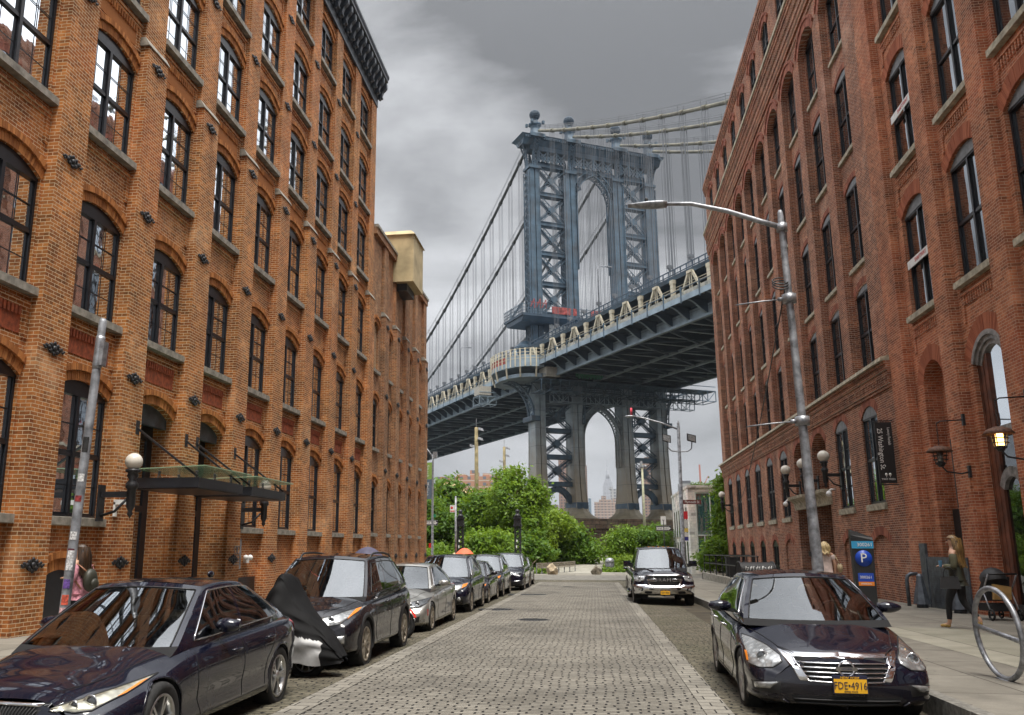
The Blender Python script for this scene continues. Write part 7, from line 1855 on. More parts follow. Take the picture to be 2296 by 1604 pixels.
# tall timber floodlight poles and pale pole
M['timber'] = simple('weathered_timber', (.20, .165, .085), .85, var=.2, scale=3, bump=.4)
for x, y, z0, z1, lab in ((-11.2, 85, .3, 13.3, 'tall timber pole with park floodlights, nearer one on the left'), (-10.93, 110, .8, 14.2, 'tall timber floodlight pole rising from the trees beside the bridge')):
    t = thing('timber_pole', lab, 'pole', (x, y, z0)); H = z1 - z0
    lathe_obj('pole', [(.24, 0), (.17, H)], M['timber'], t, n=10); mb = MB(); mb.bar((0, 0, H), (0, 0, H + .9), .05); mb.build('lightning_rod', M['galvdull'], t)
    for dx, dz in ((.45, -.15), (.4, -1.1), (-.4, -1.8)):
        mb = MB(); mb.hexa([(dx - .25, -.2, H + dz - .1), (dx + .3, -.2, H + dz - .25), (dx + .3, .2, H + dz - .25), (dx - .25, .2, H + dz - .1), (dx - .22, -.15, H + dz + .14), (dx + .2, -.15, H + dz + .02), (dx + .2, .15, H + dz + .02), (dx - .22, .15, H + dz + .14)]); mb.bar((0, 0, H + dz - .15), (dx, 0, H + dz), .07); mb.build('floodlight', M['galvdull'], t)
t = thing('lamp_post', 'pale olive post with a camera cluster in front of the bridge foot', 'post', (5.35, 96, .5)); lathe_obj('pole', [(.15, 0), (.11, 9.9)], simple('pale_olive_paint', (.30, .30, .20), .6), t, n=10)
mb = MB(); mb.box(-.4, .3, -.15, .15, 9.6, 9.85); mb.sphere((-.35, 0, 9.5), .16, 10, 6); mb.sphere((.3, 0, 9.7), .2, 10, 6); mb.box(-.2, .05, -.1, .1, 9.85, 10.3); mb.build('camera_cluster', M['galvdull'], t)
# boulders, bin, bench
M['rock'] = simple('brown_boulder_stone', (.30, .24, .16), .9, var=.3, scale=4, bump=.8); M['rock2'] = simple('grey_boulder_stone', (.20, .18, .14), .9, var=.35, scale=4, bump=.8)
def boulder(label, x, y, sx, sz, mat, seed):
    random.seed(seed); b = bmesh.new(); bmesh.ops.create_icosphere(b, subdivisions=4, radius=1)
    nd = [(Vector((random.uniform(-1, 1), random.uniform(-1, 1), random.uniform(-.6, 1))).normalized(), random.uniform(.62, .85)) for _ in range(11)]
    for v in b.verts:
        for d, k in nd:
            q = v.co.dot(d)
            if q > k: v.co -= d * (q - k)
        v.co += v.co.normalized() * noise.noise(v.co * 3 + Vector((seed, 0, 0))) * .06
        v.co.x *= sx * .62; v.co.y *= sx * .55; v.co.z = v.co.z * sz * .6 + sz * .5
    me = bpy.data.meshes.new('boulder'); b.to_mesh(me); b.free(); me.materials.append(mat)
    tag(link('boulder', me, None, (x, y, ground_z(y) - .05)), label, 'boulder')
boulder('brown angular boulder beside the curved bench', -3.1, 66.2, .75, .78, M['rock'], 5); boulder('grey angular boulder in the middle of the path entrance', .08, 66.6, .70, .70, M['rock2'], 9)
t = thing('litter_bin', 'grey domed litter bin beside the path next to the right-hand bushes', 'litter bin', (1.15, 71.5, ground_z(71.5)))
mb = MB(); mb.lathe([(.27, 0), (.33, .75)], 20)
for k in range(20): a = 2 * pi * k / 20; mb.bar((.285 * cos(a), .285 * sin(a), 0), (.345 * cos(a), .345 * sin(a), .75), .05, .03)
mb.build('bin_body', M['galvdull'], t); lathe_obj('bin_lid', [(.36, .75), (.36, .8), (.33, .95), (.2, 1.07), (0, 1.1)], M['galv'], t)
t = thing('park_bench', 'long curved wooden slatted bench at the foot of the left bushes', 'bench', (0, 0, 0))
M['bwood'] = simple('grey_bench_wood', (.22, .19, .145), .8, var=.2, scale=8)
def bc(u): return (-4.35 + 2.75 * u, 67.3 + 5.5 * u ** 1.6)
for nm, zs, dy_ in (('backrest', (.52, .64, .76), .12), ('seat', (.43,), -.15)):
    mb = MB()
    for z in zs:
        for k in range(3 if nm == 'seat' else 1):
            pts = [(bc(i / 14)[0], bc(i / 14)[1] + dy_ - k * .14, ground_z(bc(i / 14)[1]) + z) for i in range(15)]
            for i in range(14): mb.bar(pts[i], pts[i + 1], .05 if nm == 'backrest' else .12, .09 if nm == 'backrest' else .04)
    mb.build(nm, M['bwood'], t)
for i in range(8):
    x, y = bc(i / 7); g = ground_z(y); mb = MB(); mb.bar((x, y + .12, g), (x, y + .15, g + .8), .06); mb.bar((x, y - .35, g), (x, y - .35, g + .42), .06); mb.bar((x, y - .35, g + .4), (x, y + .12, g + .4), .05); mb.build('leg', M['galvdull'], t)
# right: ramp railing on planter wall
t = thing('ramp_railing', 'low black railing on a stone kerb wall beside the red brick building', 'railing', (0, 0, 0))
mb = MB(); mb.box(6.45, 6.75, 38.0, 56.3, -.5, .16); mb.box(6.45, 9.4, 56.0, 56.3, -.5, .10); mb.build('low_wall', M['stone'], t)
mb = MB(); pts = [(6.6, 56.1), (6.6, 38.1)]
for z in (.72, 1.18): mb.tube([(9.3, 56.15, z), (6.6, 56.15, z), (6.6, 38.1, z + .08), (6.6, 37.9, z + .06)], .028, 6)
mb.build('rail', M['iron'], t)
for i in range(8): y = 56.1 - i * 2.57; mb = MB(); mb.bar((6.6, y, .1), (6.6, y, 1.24 if i else 1.2), .05); mb.build('post', M['iron'], t)
for i in range(3): mb = MB(); mb.bar((7.3 + i * .7, 56.15, 0), (7.3 + i * .7, 56.15, 1.18), .05); mb.build('post', M['iron'], t)
t = thing('utility_cabinet', 'dark upright cabinet behind the railing beside the red and white car', 'cabinet', (7.5, 51.0, -.3)); mb = MB(); mb.box(-.35, .35, -.3, .3, 0, 1.35); mb.box(-.38, .38, -.33, .33, 1.35, 1.42); mb.build('cabinet_body', M['cladding'], t); mb = MB(); mb.box(-.3, .3, -.315, -.3, .1, 1.28); mb.build('cabinet_door', M['iron'], t)
# curved-top litter box with graffiti
t = thing('collection_box', 'black round-topped box with white graffiti scrawl behind the right saloon', 'box', (4.95, 29.0, sw(29)), .12)
mb = MB(); prof = [(-.32, .1)] + [(-.32 + 0 * k, .1) for k in ()] + [(-.32, .95)] + [(.32 * cos(pi - pi * k / 10), .95 + .26 * sin(pi * k / 10)) for k in range(11)] + [(.32, .1)]
mb.prism([(y, z) for y, z in prof], -.52, .52, 'x', smooth=False); mb.build('box_body', M['cladding'], t)
for x in (-.52, .52): mb = MB(); mb.tube([(x, -.33, .1), (x, -.33, .95)] + [(x, .33 * cos(pi - pi * k / 10), .95 + .27 * sin(pi * k / 10)) for k in range(11)] + [(x, .33, .1)], .03, 6); mb.build('box_rim', M['iron'], t)
mb = MB(); gx = -.40
for k in range(9):
    mb.tube([(gx, -.325 + .012, 1.0), (gx + .03, -.27, 1.10 - .04 * (k % 2)), (gx + .05, -.325 + .008, .97), (gx + .09, -.29, 1.06 + .02 * (k % 3))], .009, 4); gx += .09
mb.build('graffiti', M['white'], t)
for sx in (-.4, .4): mb = MB(); mb.box(sx - .04, sx + .04, -.25, .25, 0, .1); mb.build('leg', M['iron'], t)
# parking meter kiosk
t = thing('parking_meter', 'tall black parking pay station with blue P sign on the right pavement', 'parking meter', (5.22, 18.6, sw(18.6)), -.12)
mb = MB(); mb.hexa([(-.17, -.13, 0), (.17, -.13, 0), (.17, .13, 0), (-.17, .13, 0), (-.20, -.13, 1.82), (.20, -.13, 1.72), (.20, .13, 1.72), (-.20, .13, 1.82)]); mb.build('meter_body', M['black'], t)
mb = MB(); mb.hexa([(-.2, -.13, 1.82), (.2, -.13, 1.72), (.2, .13, 1.72), (-.2, .13, 1.82), (-.2, -.10, 1.93), (.2, -.1, 1.77), (.2, .1, 1.77), (-.2, .1, 1.93)]); mb.build('meter_cap', M['black'], t)
mb = MB(); mb.hexa([(-.198, -.138, 1.56), (.196, -.138, 1.56), (.196, -.131, 1.56), (-.198, -.131, 1.56), (-.2, -.138, 1.70), (.2, -.138, 1.70), (.2, -.131, 1.70), (-.2, -.131, 1.70)]); o = mb.build('number_band', simple('sky_blue_band', (.03, .30, .55), .4, var=.05), t); text('300261', .095, M['white'], o, (.04, -.142, 1.63), (0, -1, 0), depth=.004)
mb = MB(); mb.lathe([(0, -.142), (.155, -.142), (.155, -.131)], 32, (0, 0, 1.37), axis='y', caps=False); o = mb.build('parking_disc', simple('signal_blue', (.01, .06, .42), .4, var=.05), t); text('P', .25, M['white'], o, (.0, -.147, 1.37), (0, -1, 0), depth=.006)
mb = MB(); mb.box(-.13, .15, -.139, -.131, .93, 1.09); o = mb.build('label', bpy.data.materials['signal_blue'], t); text('300261', .075, M['white'], o, (.01, -.143, 1.01), (0, -1, 0), depth=.004)
mb = MB(); mb.box(-.13, .15, -.139, -.131, .85, .925); o = mb.build('label', M['amber'], t); text('PARKING', .045, M['white'], o, (.01, -.143, .887), (0, -1, 0), depth=.004)
# hoop bicycle rack, leaning
t = thing('bicycle_rack', 'leaning grey hoop bicycle rack with crossbar on the right pavement', 'bicycle rack', (4.73, 11.65, sw(11.6) + .0), 1.12)
mb = MB(); R_ = .50
mb.tube([(R_ * cos(2 * pi * k / 44), 0, R_ * 1.03 * sin(2 * pi * k / 44) + .53) for k in range(44)], .032, 10, closed=True); mb.build('hoop', M['galv'], t); mb = MB(); mb.tube([(-R_, 0, .56), (R_, 0, .50)], .028, 10); mb.build('crossbar', M['galv'], t)
mb = MB(); mb.box(-.12, .12, -.05, .05, 0, .012); mb.build('foot_plate', M['galvdull'], t); t.rotation_euler = (0.06, .05, -1.48)
# steel guards by the building
for x, y, lab in ((8.95, 27.75, 'short bent pipe bollard against the building wall'),):
    t = thing('pipe_bollard', lab, 'bollard', (x, y, sw(y))); mb = MB(); mb.tube([(0, 0, 0), (0, 0, .72), (.03, .0, .84), (.12, 0, .9), (.3, 0, .9)], .055, 10); mb.build('pipe', M['steeld'], t)
for x, y, lab in ((9.02, 26.9, 'grey sloping wheel guard beside the pipe bollard'), (9.1, 24.5, 'grey sloping wheel guard behind the walking woman')):
    t = thing('wheel_guard', lab, 'bollard', (x, y, sw(y))); mb = MB(); mb.lathe([(.24, .1), (.2, .3), (.10, .75), (.09, .86), (.05, .92)], 8, smooth=False); mb.lathe([(.15, 0), (.15, .1)], 12); mb.build('guard', M['steeld'], t)
# globe lamps on iron brackets
M['globe'] = simple('milk_glass_globe', (.66, .62, .54), .25, var=.04, scale=3)
def globe_lamp(x, y, z, sgn, lab, r=.23, cat='wall lamp'):
    t = thing('wall_lamp', lab, cat, (x, y, z), group='milk-glass globe lamps on the brick walls'); mb = MB(); mb.sphere((0, 0, 0), r, 24, 16); mb.build('glass_globe', M['globe'], t)
    mb = MB(); mb.lathe([(.15, -r + .02), (.16, -r - .03), (.10, -r - .06), (.12, -r - .12), (.07, -r - .2), (.13, -r - .28), (.13, -r - .36), (.09, -r - .4), (.09, -r - .75), (.04, -r - .85), (.06, -r - .9), (.0, -r - 1.0)], 14); mb.build('post', M['iron'], t)
    mb = MB(); d = .72 if abs(x) > 9.4 else (9.4 - x)
    if sgn > 0: d = 10.2 - abs(x)
    mb.bar((0, 0, -r - .5), (-sgn * d, 0, -r - .5), .09, .12); mb.tube([(-sgn * .1, 0, -r - .6), (-sgn * d * .5, 0, -r - .85), (-sgn * d, 0, -r - .95)], .03, 8); mb.box(min(-sgn * d, -sgn * (d - .05)), max(-sgn * d, -sgn * (d - .05)), -.11, .11, -r - 1.05, -r - .3); mb.build('bracket', M['iron'], t)
globe_lamp(-9.5, 17.07, 3.36, 1, 'globe lamp at the near end of the glass canopy, left building', .18); globe_lamp(-9.5, 24.6, 3.36, 1, 'globe lamp peeping over the far end of the glass canopy', .18)
globe_lamp(8.8, 35.15, 5.04, -1, 'globe lamp right of the stone entry hood, fully visible', .22); globe_lamp(8.8, 38.65, 5.08, -1, 'globe lamp half hidden behind the near lamp post', .22); globe_lamp(8.8, 41.96, 5.10, -1, 'globe lamp left of the stone entry hood', .22); globe_lamp(8.8, 62.64, 5.2, -1, 'globe lamp at the far end of the red brick building', .22)
# rust-hooded lanterns at the arched door
M['rust'] = simple('rusty_hood', (.10, .045, .025), .7, var=.3, scale=20, bump=.3)
def hood_lamp(x, y, z, lit, lab):
    t = thing('hanging_lantern', lab, 'lantern', (x, y, z)); mb = MB(); mb.lathe([(.0, .16), (.10, .15), (.24, .09), (.31, 0), (.30, -.01), (.22, .06), (.0, .10)], 24, caps=False); mb.build('hood', M['rust'], t)
    mb = MB(); mb.lathe([(.075, 0), (.075, -.26)], 14)
    if lit:
        g = NT('lit_amber_glass'); g.bsdf((.9, .5, .15), .3, emit=(1, .55, .15), estr=5.0); gm = g.m
    else: gm = M['lens']
    mb.build('lamp_glass', gm, t); mb = MB()
    for zz in (-.10, -.20): mb.tube([(.17 * cos(a), .17 * sin(a), zz) for a in [2 * pi * k / 20 for k in range(20)]], .012, 5, closed=True)
    for k in range(4): a = pi / 4 + k * pi / 2; mb.bar((.17 * cos(a), .17 * sin(a), 0), (.12 * cos(a), .12 * sin(a), -.32), .016)
    mb.lathe([(.09, -.26), (.11, -.30), (.06, -.38)], 12); mb.build('cage', M['iron'], t)
    mb = MB(); mb.tube([(0, 0, -.35), (.12, 0, -.5), (.45, 0, -.56), (.62, 0, -.52)], .02, 8); mb.box(.62, .68, -.05, .05, -.66, -.36); mb.tube([(0, 0, .72), (.1, 0, .78), (.62, 0, .8)], .016, 8); mb.box(.62, .68, -.05, .05, .66, .95); mb.build('wall_arm', M['iron'], t)
    mb = MB()
    for k in range(11): mb.tube([((.018 * cos(a) if k % 2 else 0), (0 if k % 2 else .018 * cos(a)), .18 + .05 * k + .032 * sin(a)) for a in [2 * pi * j / 8 for j in range(8)]], .006, 4, closed=True)
    mb.build('chain', M['iron'], t)
hood_lamp(8.72, 20.25, 4.0, True, 'lit hanging lantern with rusty hood by the tall arched doorway'); hood_lamp(8.72, 23.6, 3.97, False, 'unlit hanging lantern with rusty hood beside the brick niche')
# glass canopy over the entries
t = NT('green_canopy_glass'); t.bsdf((.34, .48, .33), .2, alpha=.62); M['cglz'] = t.m
for i, (y0, y1) in enumerate(((18.28, 20.78), (21.35, 23.88))):
    t = thing('glass_canopy', ('nearer green glass canopy on black steel over the first doorway', 'farther green glass canopy on black steel over the second doorway')[i], 'canopy', (0, 0, 0))
    mb = MB(); mb.box(-8.66, -8.60, y0, y1, 2.90, 3.12); mb.box(-10.2, -8.66, y0, y0 + .06, 2.90, 3.12); mb.box(-10.2, -8.66, y1 - .06, y1, 2.90, 3.12); mb.box(-10.2, -8.66, y0 + .06, y1 - .06, 2.88, 2.93); mb.build('canopy_frame', simple('dark_canopy_steel', (.022, .024, .03), .4), t)
    mb = MB(); mb.hexa([(-10.1, y0 - .12, 3.30), (-8.42, y0 - .12, 3.36), (-8.42, y1 + .12, 3.36), (-10.1, y1 + .12, 3.30), (-10.1, y0 - .12, 3.322), (-8.42, y0 - .12, 3.382), (-8.42, y1 + .12, 3.382), (-10.1, y1 + .12, 3.322)]); mb.build('canopy_glass', M['cglz'], t)
    mb = MB()
    for x in (-9.7, -8.8):
        for yy in (y0 + .3, (y0 + y1) / 2, y1 - .3): mb.bar((x, yy - .07, 3.12), (x, yy, 3.30), .02); mb.bar((x, yy + .07, 3.12), (x, yy, 3.30), .02); mb.lathe([(.035, 3.26), (.035, 3.29)], 8, (x, yy, 0))
    mb.build('glass_clamp', M['galvdull'], t)
    for yy in (y0 + .03, y1 - .03): mb = MB(); mb.bar((-10.18, yy, 4.25), (-8.66, yy, 3.15), .045); mb.box(-10.24, -10.16, yy - .08, yy + .08, 4.1, 4.42); mb.build('tie_rod', M['iron'], t)
# wall fittings, left
t = tag(empty('wall_plaque', (-10.19, 24.35, 1.42)), 'dark relief plaque on the pier beyond the doorways', 'plaque'); mb = MB(); mb.box(0, .03, -.32, .32, -.42, .42); mb.tube([(.035, .12 * cos(a) - .08, .12 + .1 * sin(a)) for a in [2 * pi * k / 14 for k in range(14)]], .012, 4, closed=True); mb.tube([(.035, .12 * cos(a) + .08, .12 + .1 * sin(a)) for a in [2 * pi * k / 14 for k in range(14)]], .012, 4, closed=True); 
for k in range(4): mb.box(.03, .038, -.2, .2, -.3 + k * .08, -.28 + k * .08)
mb.build('plaque_plate', M['galvdull'], t)
t = tag(empty('emergency_light', (-10.42, 25.6, 1.25)), 'small white twin-head emergency light under the first window past the doors', 'light'); mb = MB(); mb.box(0, .09, -.12, .12, -.1, .06); mb.sphere((.1, -.17, .06), .085, 10, 8); mb.sphere((.1, .17, .06), .085, 10, 8); mb.build('lamp_unit', M['white'], t)
t = tag(empty('security_camera', (-10.0, 17.6, 2.55)), 'small white security camera under the globe lamp bracket', 'camera'); mb = MB(); mb.box(-.2, .25, -.05, .05, -.05, .05); mb.box(-.22, -.12, -.05, .05, -.3, 0); mb.build('camera_body', M['white'], t)
t = tag(empty('notice', (-10.19, 21.05, .80)), 'small white notice on the pier between the doorways', 'notice'); mb = MB(); mb.box(0, .01, -.10, .10, -.13, .13); mb.build('notice_sheet', M['white'], t)
# right: hanging sign, plaque, cameras
t = thing('hanging_sign', 'black vertical sign reading Luxury Rentals 25 Washington St. on the red building', 'sign', (0, 28.95, 0))
mb = MB(); mb.box(8.86, 9.36, -.03, .03, 3.56, 5.47); o = mb.build('sign_board', M['black'], t)
text('25 Washington St.', .215, M['white'], o, (8.985, -.038, 4.62), (0, -1, 0), up=(1, 0, 0), depth=.006, sx=.82); text('Luxury Rentals', .115, M['white'], o, (9.25, -.038, 5.02), (0, -1, 0), up=(1, 0, 0), depth=.006, sx=.8); text('TWO TREES', .075, M['white'], o, (9.11, -.038, 3.68), (0, -1, 0), depth=.006)
mb = MB()
for x in (9.06, 9.17): mb.lathe([(.0, -.04), (.045, -.036)], 10, (x, 0, 3.83), axis='y'); mb.box(x - .006, x + .006, -.04, -.032, 3.74, 3.81)
mb.build('tree_emblem', M['white'], o); mb = MB()
for z in (5.51, 3.52): mb.bar((8.84, 0, z), (9.6, 0, z), .035)
mb.build('sign_bracket', M['iron'], t)
t = tag(empty('wall_plaque', (9.36, 34.0, 1.75)), 'grey metal plaque beside the stone-hooded entry', 'plaque'); mb = MB(); mb.box(0, .03, -.3, .3, -.42, .42)
for k in range(5): mb.box(-.008, 0, -.2, .2, -.3 + k * .13, -.26 + k * .13)
mb.build('plaque_plate', M['galvdull'], t)
for y, lab in ((36.2, 'white dome camera at the right end of the stone hood'), (44.2, 'white dome camera left of the stone hood')):
    t = tag(empty('security_camera', (9.15, y, 3.7)), lab, 'camera'); mb = MB(); mb.tube([(.25, 0, .12), (.1, 0, .14), (0, 0, .06)], .04, 8); mb.sphere((0, 0, -.04), .12, 12, 8); mb.build('camera_dome', M['white'], t)
t = tag(empty('shaftway_sign', (0, 0, 0)), 'pale board across the lower right window reading SHAFTWAY', 'sign')
for j, zz in enumerate((9.75,)): mb = MB(); mb.box(XN - .02, XN + .0, 25.0, 26.74, zz, zz + .24); o = mb.build('board', M['white'], t); text('SHAFTWAY', .17, M['red'], o, (XN - .026, 25.7, zz + .12), (-1, 0, 0), depth=.004)
t = tag(empty('shaftway_sign', (0, 0, 0)), 'pale board across the upper right window reading SHAFTWAY', 'sign'); mb = MB(); mb.box(XN - .02, XN + .0, 25.0, 26.74, 14.5, 14.74); o = mb.build('board', M['white'], t); text('SHAFTWAY', .17, M['red'], o, (XN - .026, 25.7, 14.62), (-1, 0, 0), depth=.004)
cover('round iron manhole cover in the middle of the grey paver strip', -1.55, 22.5, .42); cover('dark round manhole cover at the left paver edging', -2.9, 26.5, .55); cover('square iron grating at the left edge of the pavers', -2.75, 36.5, .75, True); cover('small far manhole cover near the end of the pavers', -1.35, 45.5, .40)
# ================================================================ PEOPLE, BIKES, PUSHCHAIR
def skin(verts, edges, rad, mat, name, parent, sub=2, sx=None):
    me = bpy.data.meshes.new('skel'); me.from_pydata(verts, edges, []); o = bpy.data.objects.new('skel', me); COL.objects.link(o)
    m = o.modifiers.new('s', 'SKIN'); m.use_smooth_shade = True
    for i, v in enumerate(me.skin_vertices[0].data):
        r = rad[i]; v.radius = r if isinstance(r, tuple) else (r, r); v.use_root = (i == 0)
    s_ = o.modifiers.new('u', 'SUBSURF'); s_.levels = sub; s_.render_levels = sub
    dg = bpy.context.evaluated_depsgraph_get(); out = bpy.data.meshes.new_from_object(o.evaluated_get(dg)); COL.objects.unlink(o); bpy.data.objects.remove(o)
    out.materials.clear(); out.materials.append(mat); out.polygons.foreach_set('use_smooth', [True] * len(out.polygons)); return link(name, out, parent)
M['skin'] = simple('skin', (.52, .30, .20), .55, var=.06)
def hairmat(n, a, b):
    t = NT(n); p = t.obj(); x, y, z = t.sep(p); f = t.noise(t.comb(t.math('MULTIPLY', x, 60.), t.math('MULTIPLY', y, 60.), t.math('MULTIPLY', z, 4.)), 1, 3)
    c = t.mix(t.ramp(f, .35, .65), a, b); t.bsdf(c, .4, 0, t.bump(f, .8, .01)); return t.m
def person(label, x, y, rz, J, cloth, hair, H=1.0, hairlen=.45, dz=.15):
    t = thing('person', label, 'person', (x, y, ground_z(y) + dz), rz); t.scale = (H, H, H)
    # body: one continuous skin
    V = [(0, 0, .96), (0, .01, 1.14), (0, .0, 1.32), (0, -.01, 1.45), (0, .01, 1.53), (0, .025, 1.62), (0, .02, 1.70)]
    R = [(.15, .11), (.125, .095), (.155, .105), (.10, .075), .052, (.078, .092), (.06, .07)]
    E = [(i, i + 1) for i in range(6)]
    parts = {}
    for sd, sg in (('L', -1), ('R', 1)):
        hip, knee, ank, toe = J['leg' + sd]; b = len(V); V += [hip, knee, ank, toe]; R += [.092, .058, .038, .03]; E += [(0, b), (b, b + 1), (b + 1, b + 2), (b + 2, b + 3)]
        sh, el, wr, pd = J['arm' + sd]; c = len(V); V += [sh, el, wr]; R += [.055, .042, .028]; E += [(3, c), (c, c + 1), (c + 1, c + 2)]
        w_ = Vector(wr); e = Vector(el); d = (w_ - e).normalized(); side = Vector(pd); pal = w_ + d * .075; k = len(V); V.append(tuple(pal)); R.append((.034, .018)); E.append((c + 2, k))
        nrm = d.cross(side).normalized()
        for f in range(4):
            q0 = pal + side * (.026 - .0175 * f); L = (.075, .085, .08, .062)[f]; q1 = q0 + d * L * .5; q2 = q1 + (d * .6 + nrm * .6) * L * .5; n = len(V); V += [tuple(q0 + d * .01), tuple(q1), tuple(q2)]; R += [.0095, .0085, .0075]; E += [(k, n), (n, n + 1), (n + 1, n + 2)]
        q0 = w_ + d * .03 + side * .03; q1 = q0 + (d * .5 + side * .7) * .035; q2 = q1 + (d * .9 + nrm * .3) * .03; n = len(V); V += [tuple(q0), tuple(q1), tuple(q2)]; R += [.012, .010, .009]; E += [(c + 2, n), (n, n + 1), (n + 1, n + 2)]
    skin(V, E, R, M['skin'], 'body', t)
    f = MB(); f.sphere((0, .118, 1.615), .016, 10, 6, .8, 1.2, 1.3)
    for sg in (-1, 1): f.sphere((sg * .082, .01, 1.62), .022, 8, 6, .4, .8, 1.3)
    f.build('nose_and_ears', M['skin'], t)
    f = MB()
    for sg in (-1, 1): f.sphere((sg * .032, .098, 1.645), .011, 8, 5)
    f.build('eyes', M['dark'], t); f = MB(); f.sphere((0, .108, 1.575), .022, 8, 5, 1, .4, .3); f.build('mouth', M['stickerr'], t)
    hm, top, sleeve, leg_, shoe = cloth['hair'], cloth['top'], cloth['sleeve'], cloth['leg'], cloth['shoe']
    # hair: cap and long fall down the back
    f = MB(); rows = []; n = 20
    for i in range(10):
        th = .1 + i * .19; rows.append([(.103 * sin(th) * cos(2 * pi * k / n), .018 + (.122 if sin(2 * pi * k / n) < .4 else .108) * sin(th) * sin(2 * pi * k / n), 1.64 + .115 * cos(th) * (1.02 if i < 8 else 1)) for k in range(n)])
    f.grid(rows[:6], closed=True); f.face([k for k in range(n)])
    rows = []
    for i in range(12):
        u = i / 11; wv = .105 + .05 * sin(pi * u * .8) + .03 * u; rows.append([(wv * cos(a) * (1 - .25 * u * u), -.02 - .075 * u + (-.10 - .02 * sin(6 * u)) * abs(sin(a)) ** .8 + .012 * sin(9 * a + 5 * u), 1.70 - (.13 + hairlen) * u + .03 * sin(a * 7) * u) for a in [pi * (.02 + .96 * k / 16) for k in range(17)]])
    f.grid(rows); f.grid([[(p[0] * .85, p[1] + .05, p[2]) for p in r] for r in rows]); f.build('hair', hm, t)
    # garments follow the body
    tv = V[:4] + [J['armL'][0], J['armR'][0], (0, 0, .90)]; skin(tv, [(0, 1), (1, 2), (2, 3), (3, 4), (3, 5), (0, 6)], [(.165 * cloth.get('w', 1), .125 * cloth.get('w', 1)), (.15 * cloth.get('w', 1), .118 * cloth.get('w', 1)), (.175, .13), (.125, .10), .084, .084, (.17 * cloth.get('w', 1), .13)], top, 'top', t)
    for sd in 'LR':
        sh, el, wr, pd = J['arm' + sd]; a, b_, c = Vector(sh), Vector(el), Vector(wr); cuff = b_ + (c - b_) * cloth.get('cuff', .9); q = .012 + cloth.get('puff', 0)
        if cloth.get('short'): skin([tuple(a), tuple(a + (b_ - a) * .6)], [(0, 1)], [.072, .062], sleeve, 'sleeve', t)
        else: skin([tuple(a), tuple((a + b_) / 2), tuple(b_), tuple(cuff)], [(0, 1), (1, 2), (2, 3)], [.078 + q * .6, .058 + q, .054 + q, .036 + q * .7], sleeve, 'sleeve', t)
        hip, knee, ank, toe = [Vector(v) for v in J['leg' + sd]]
        skin([(0, 0, .95), tuple(hip), tuple((hip + knee) / 2), tuple(knee), tuple((knee + ank) / 2), tuple(ank + (knee - ank) * .12)], [(i, i + 1) for i in range(5)], [(.14, .115), .108, .088, .067, .058, .044], leg_, 'trouser_leg', t)
        d = (toe - ank); d.z = 0; d.normalize(); hz = min(ank.z, .09)
        skin([tuple(ank + Vector((0, 0, -.035)) - d * .02), tuple(ank + d * .07 + (toe - ank) * .2 + Vector((0, 0, -.02))), tuple(toe + Vector((0, 0, .012)))], [(0, 1), (1, 2)], [.045, (.042, .036), (.040, .024)], shoe, 'shoe', t)
    return t
WALK = dict(legL=((-.09, 0, .93), (-.09, .17, .52), (-.09, .20, .085), (-.09, .37, .035)), legR=((.09, 0, .93), (.09, -.02, .50), (.09, -.30, .15), (.09, -.20, .035)),
            armL=((-.17, -.01, 1.41), (-.24, -.05, 1.14), (-.13, .20, 1.16), (1, 0, 0)), armR=((.17, -.01, 1.41), (.23, -.04, 1.14), (.08, .20, 1.15), (-1, 0, 0)))
STAND = dict(legL=((-.09, 0, .93), (-.10, .03, .50), (-.10, -.02, .085), (-.11, .15, .035)), legR=((.09, 0, .93), (.10, .03, .50), (.10, -.02, .085), (.11, .15, .035)),
             armL=((-.17, -.01, 1.41), (-.23, -.03, 1.14), (-.22, .03, .90), (0, 1, 0)), armR=((.17, -.01, 1.41), (.23, -.03, 1.14), (.22, .03, .90), (0, 1, 0)))
olive = simple('olive_knit', (.085, .08, .045), .85, var=.15); vest = simple('dark_olive_vest', (.035, .037, .025), .6, var=.2, bump=.3); blackc = simple('black_cloth', (.008, .008, .010), .8, var=.1); gold = simple('gold_shoe', (.45, .28, .08), .5, var=.3, scale=30)
t = person('woman in olive vest and black leggings with long brown hair, walking with a blue cup', 7.22, 19.4, radians(52), WALK, dict(hair=hairmat('brown_blonde_hair', (.05, .025, .01), (.30, .18, .06)), top=vest, sleeve=olive, leg=blackc, shoe=gold, puff=.006, w=1.12), None, H=1.045, hairlen=.42)
c = Vector((6.94, 19.52, 0)); c.z = sw(19.5) + 1.23
mb = MB(); mb.lathe([(.028, -.05), (.036, .07), (.038, .075)], 14); tag(mb.build('cup', simple('pale_blue_cup', (.15, .35, .6), .4), None, (6.93, 19.40, c.z + .02)), 'blue and white drinks cup held by the walking woman', 'cup')
t = thing('handbag', 'black leather handbag hanging from the walking woman\'s forearm', 'handbag', (6.98, 19.16, sw(19.2) + .78), radians(70)); mb = MB(); mb.hexa([(-.08, -.19, 0), (.08, -.19, 0), (.08, .19, 0), (-.08, .19, 0), (-.04, -.15, .24), (.04, -.15, .24), (.04, .15, .24), (-.04, .15, .24)]); mb.build('bag_body', M['seat'], t)
for s_ in (-.04, .04): mb = MB(); mb.tube([(s_, .10 * cos(a), .22 + .20 * sin(a)) for a in [pi * k / 12 for k in range(13)]], .009, 6); mb.build('handle', M['black'], t)
pink = simple('dusty_pink_fleece', (.50, .22, .27), .95, var=.2, scale=25, bump=.6)
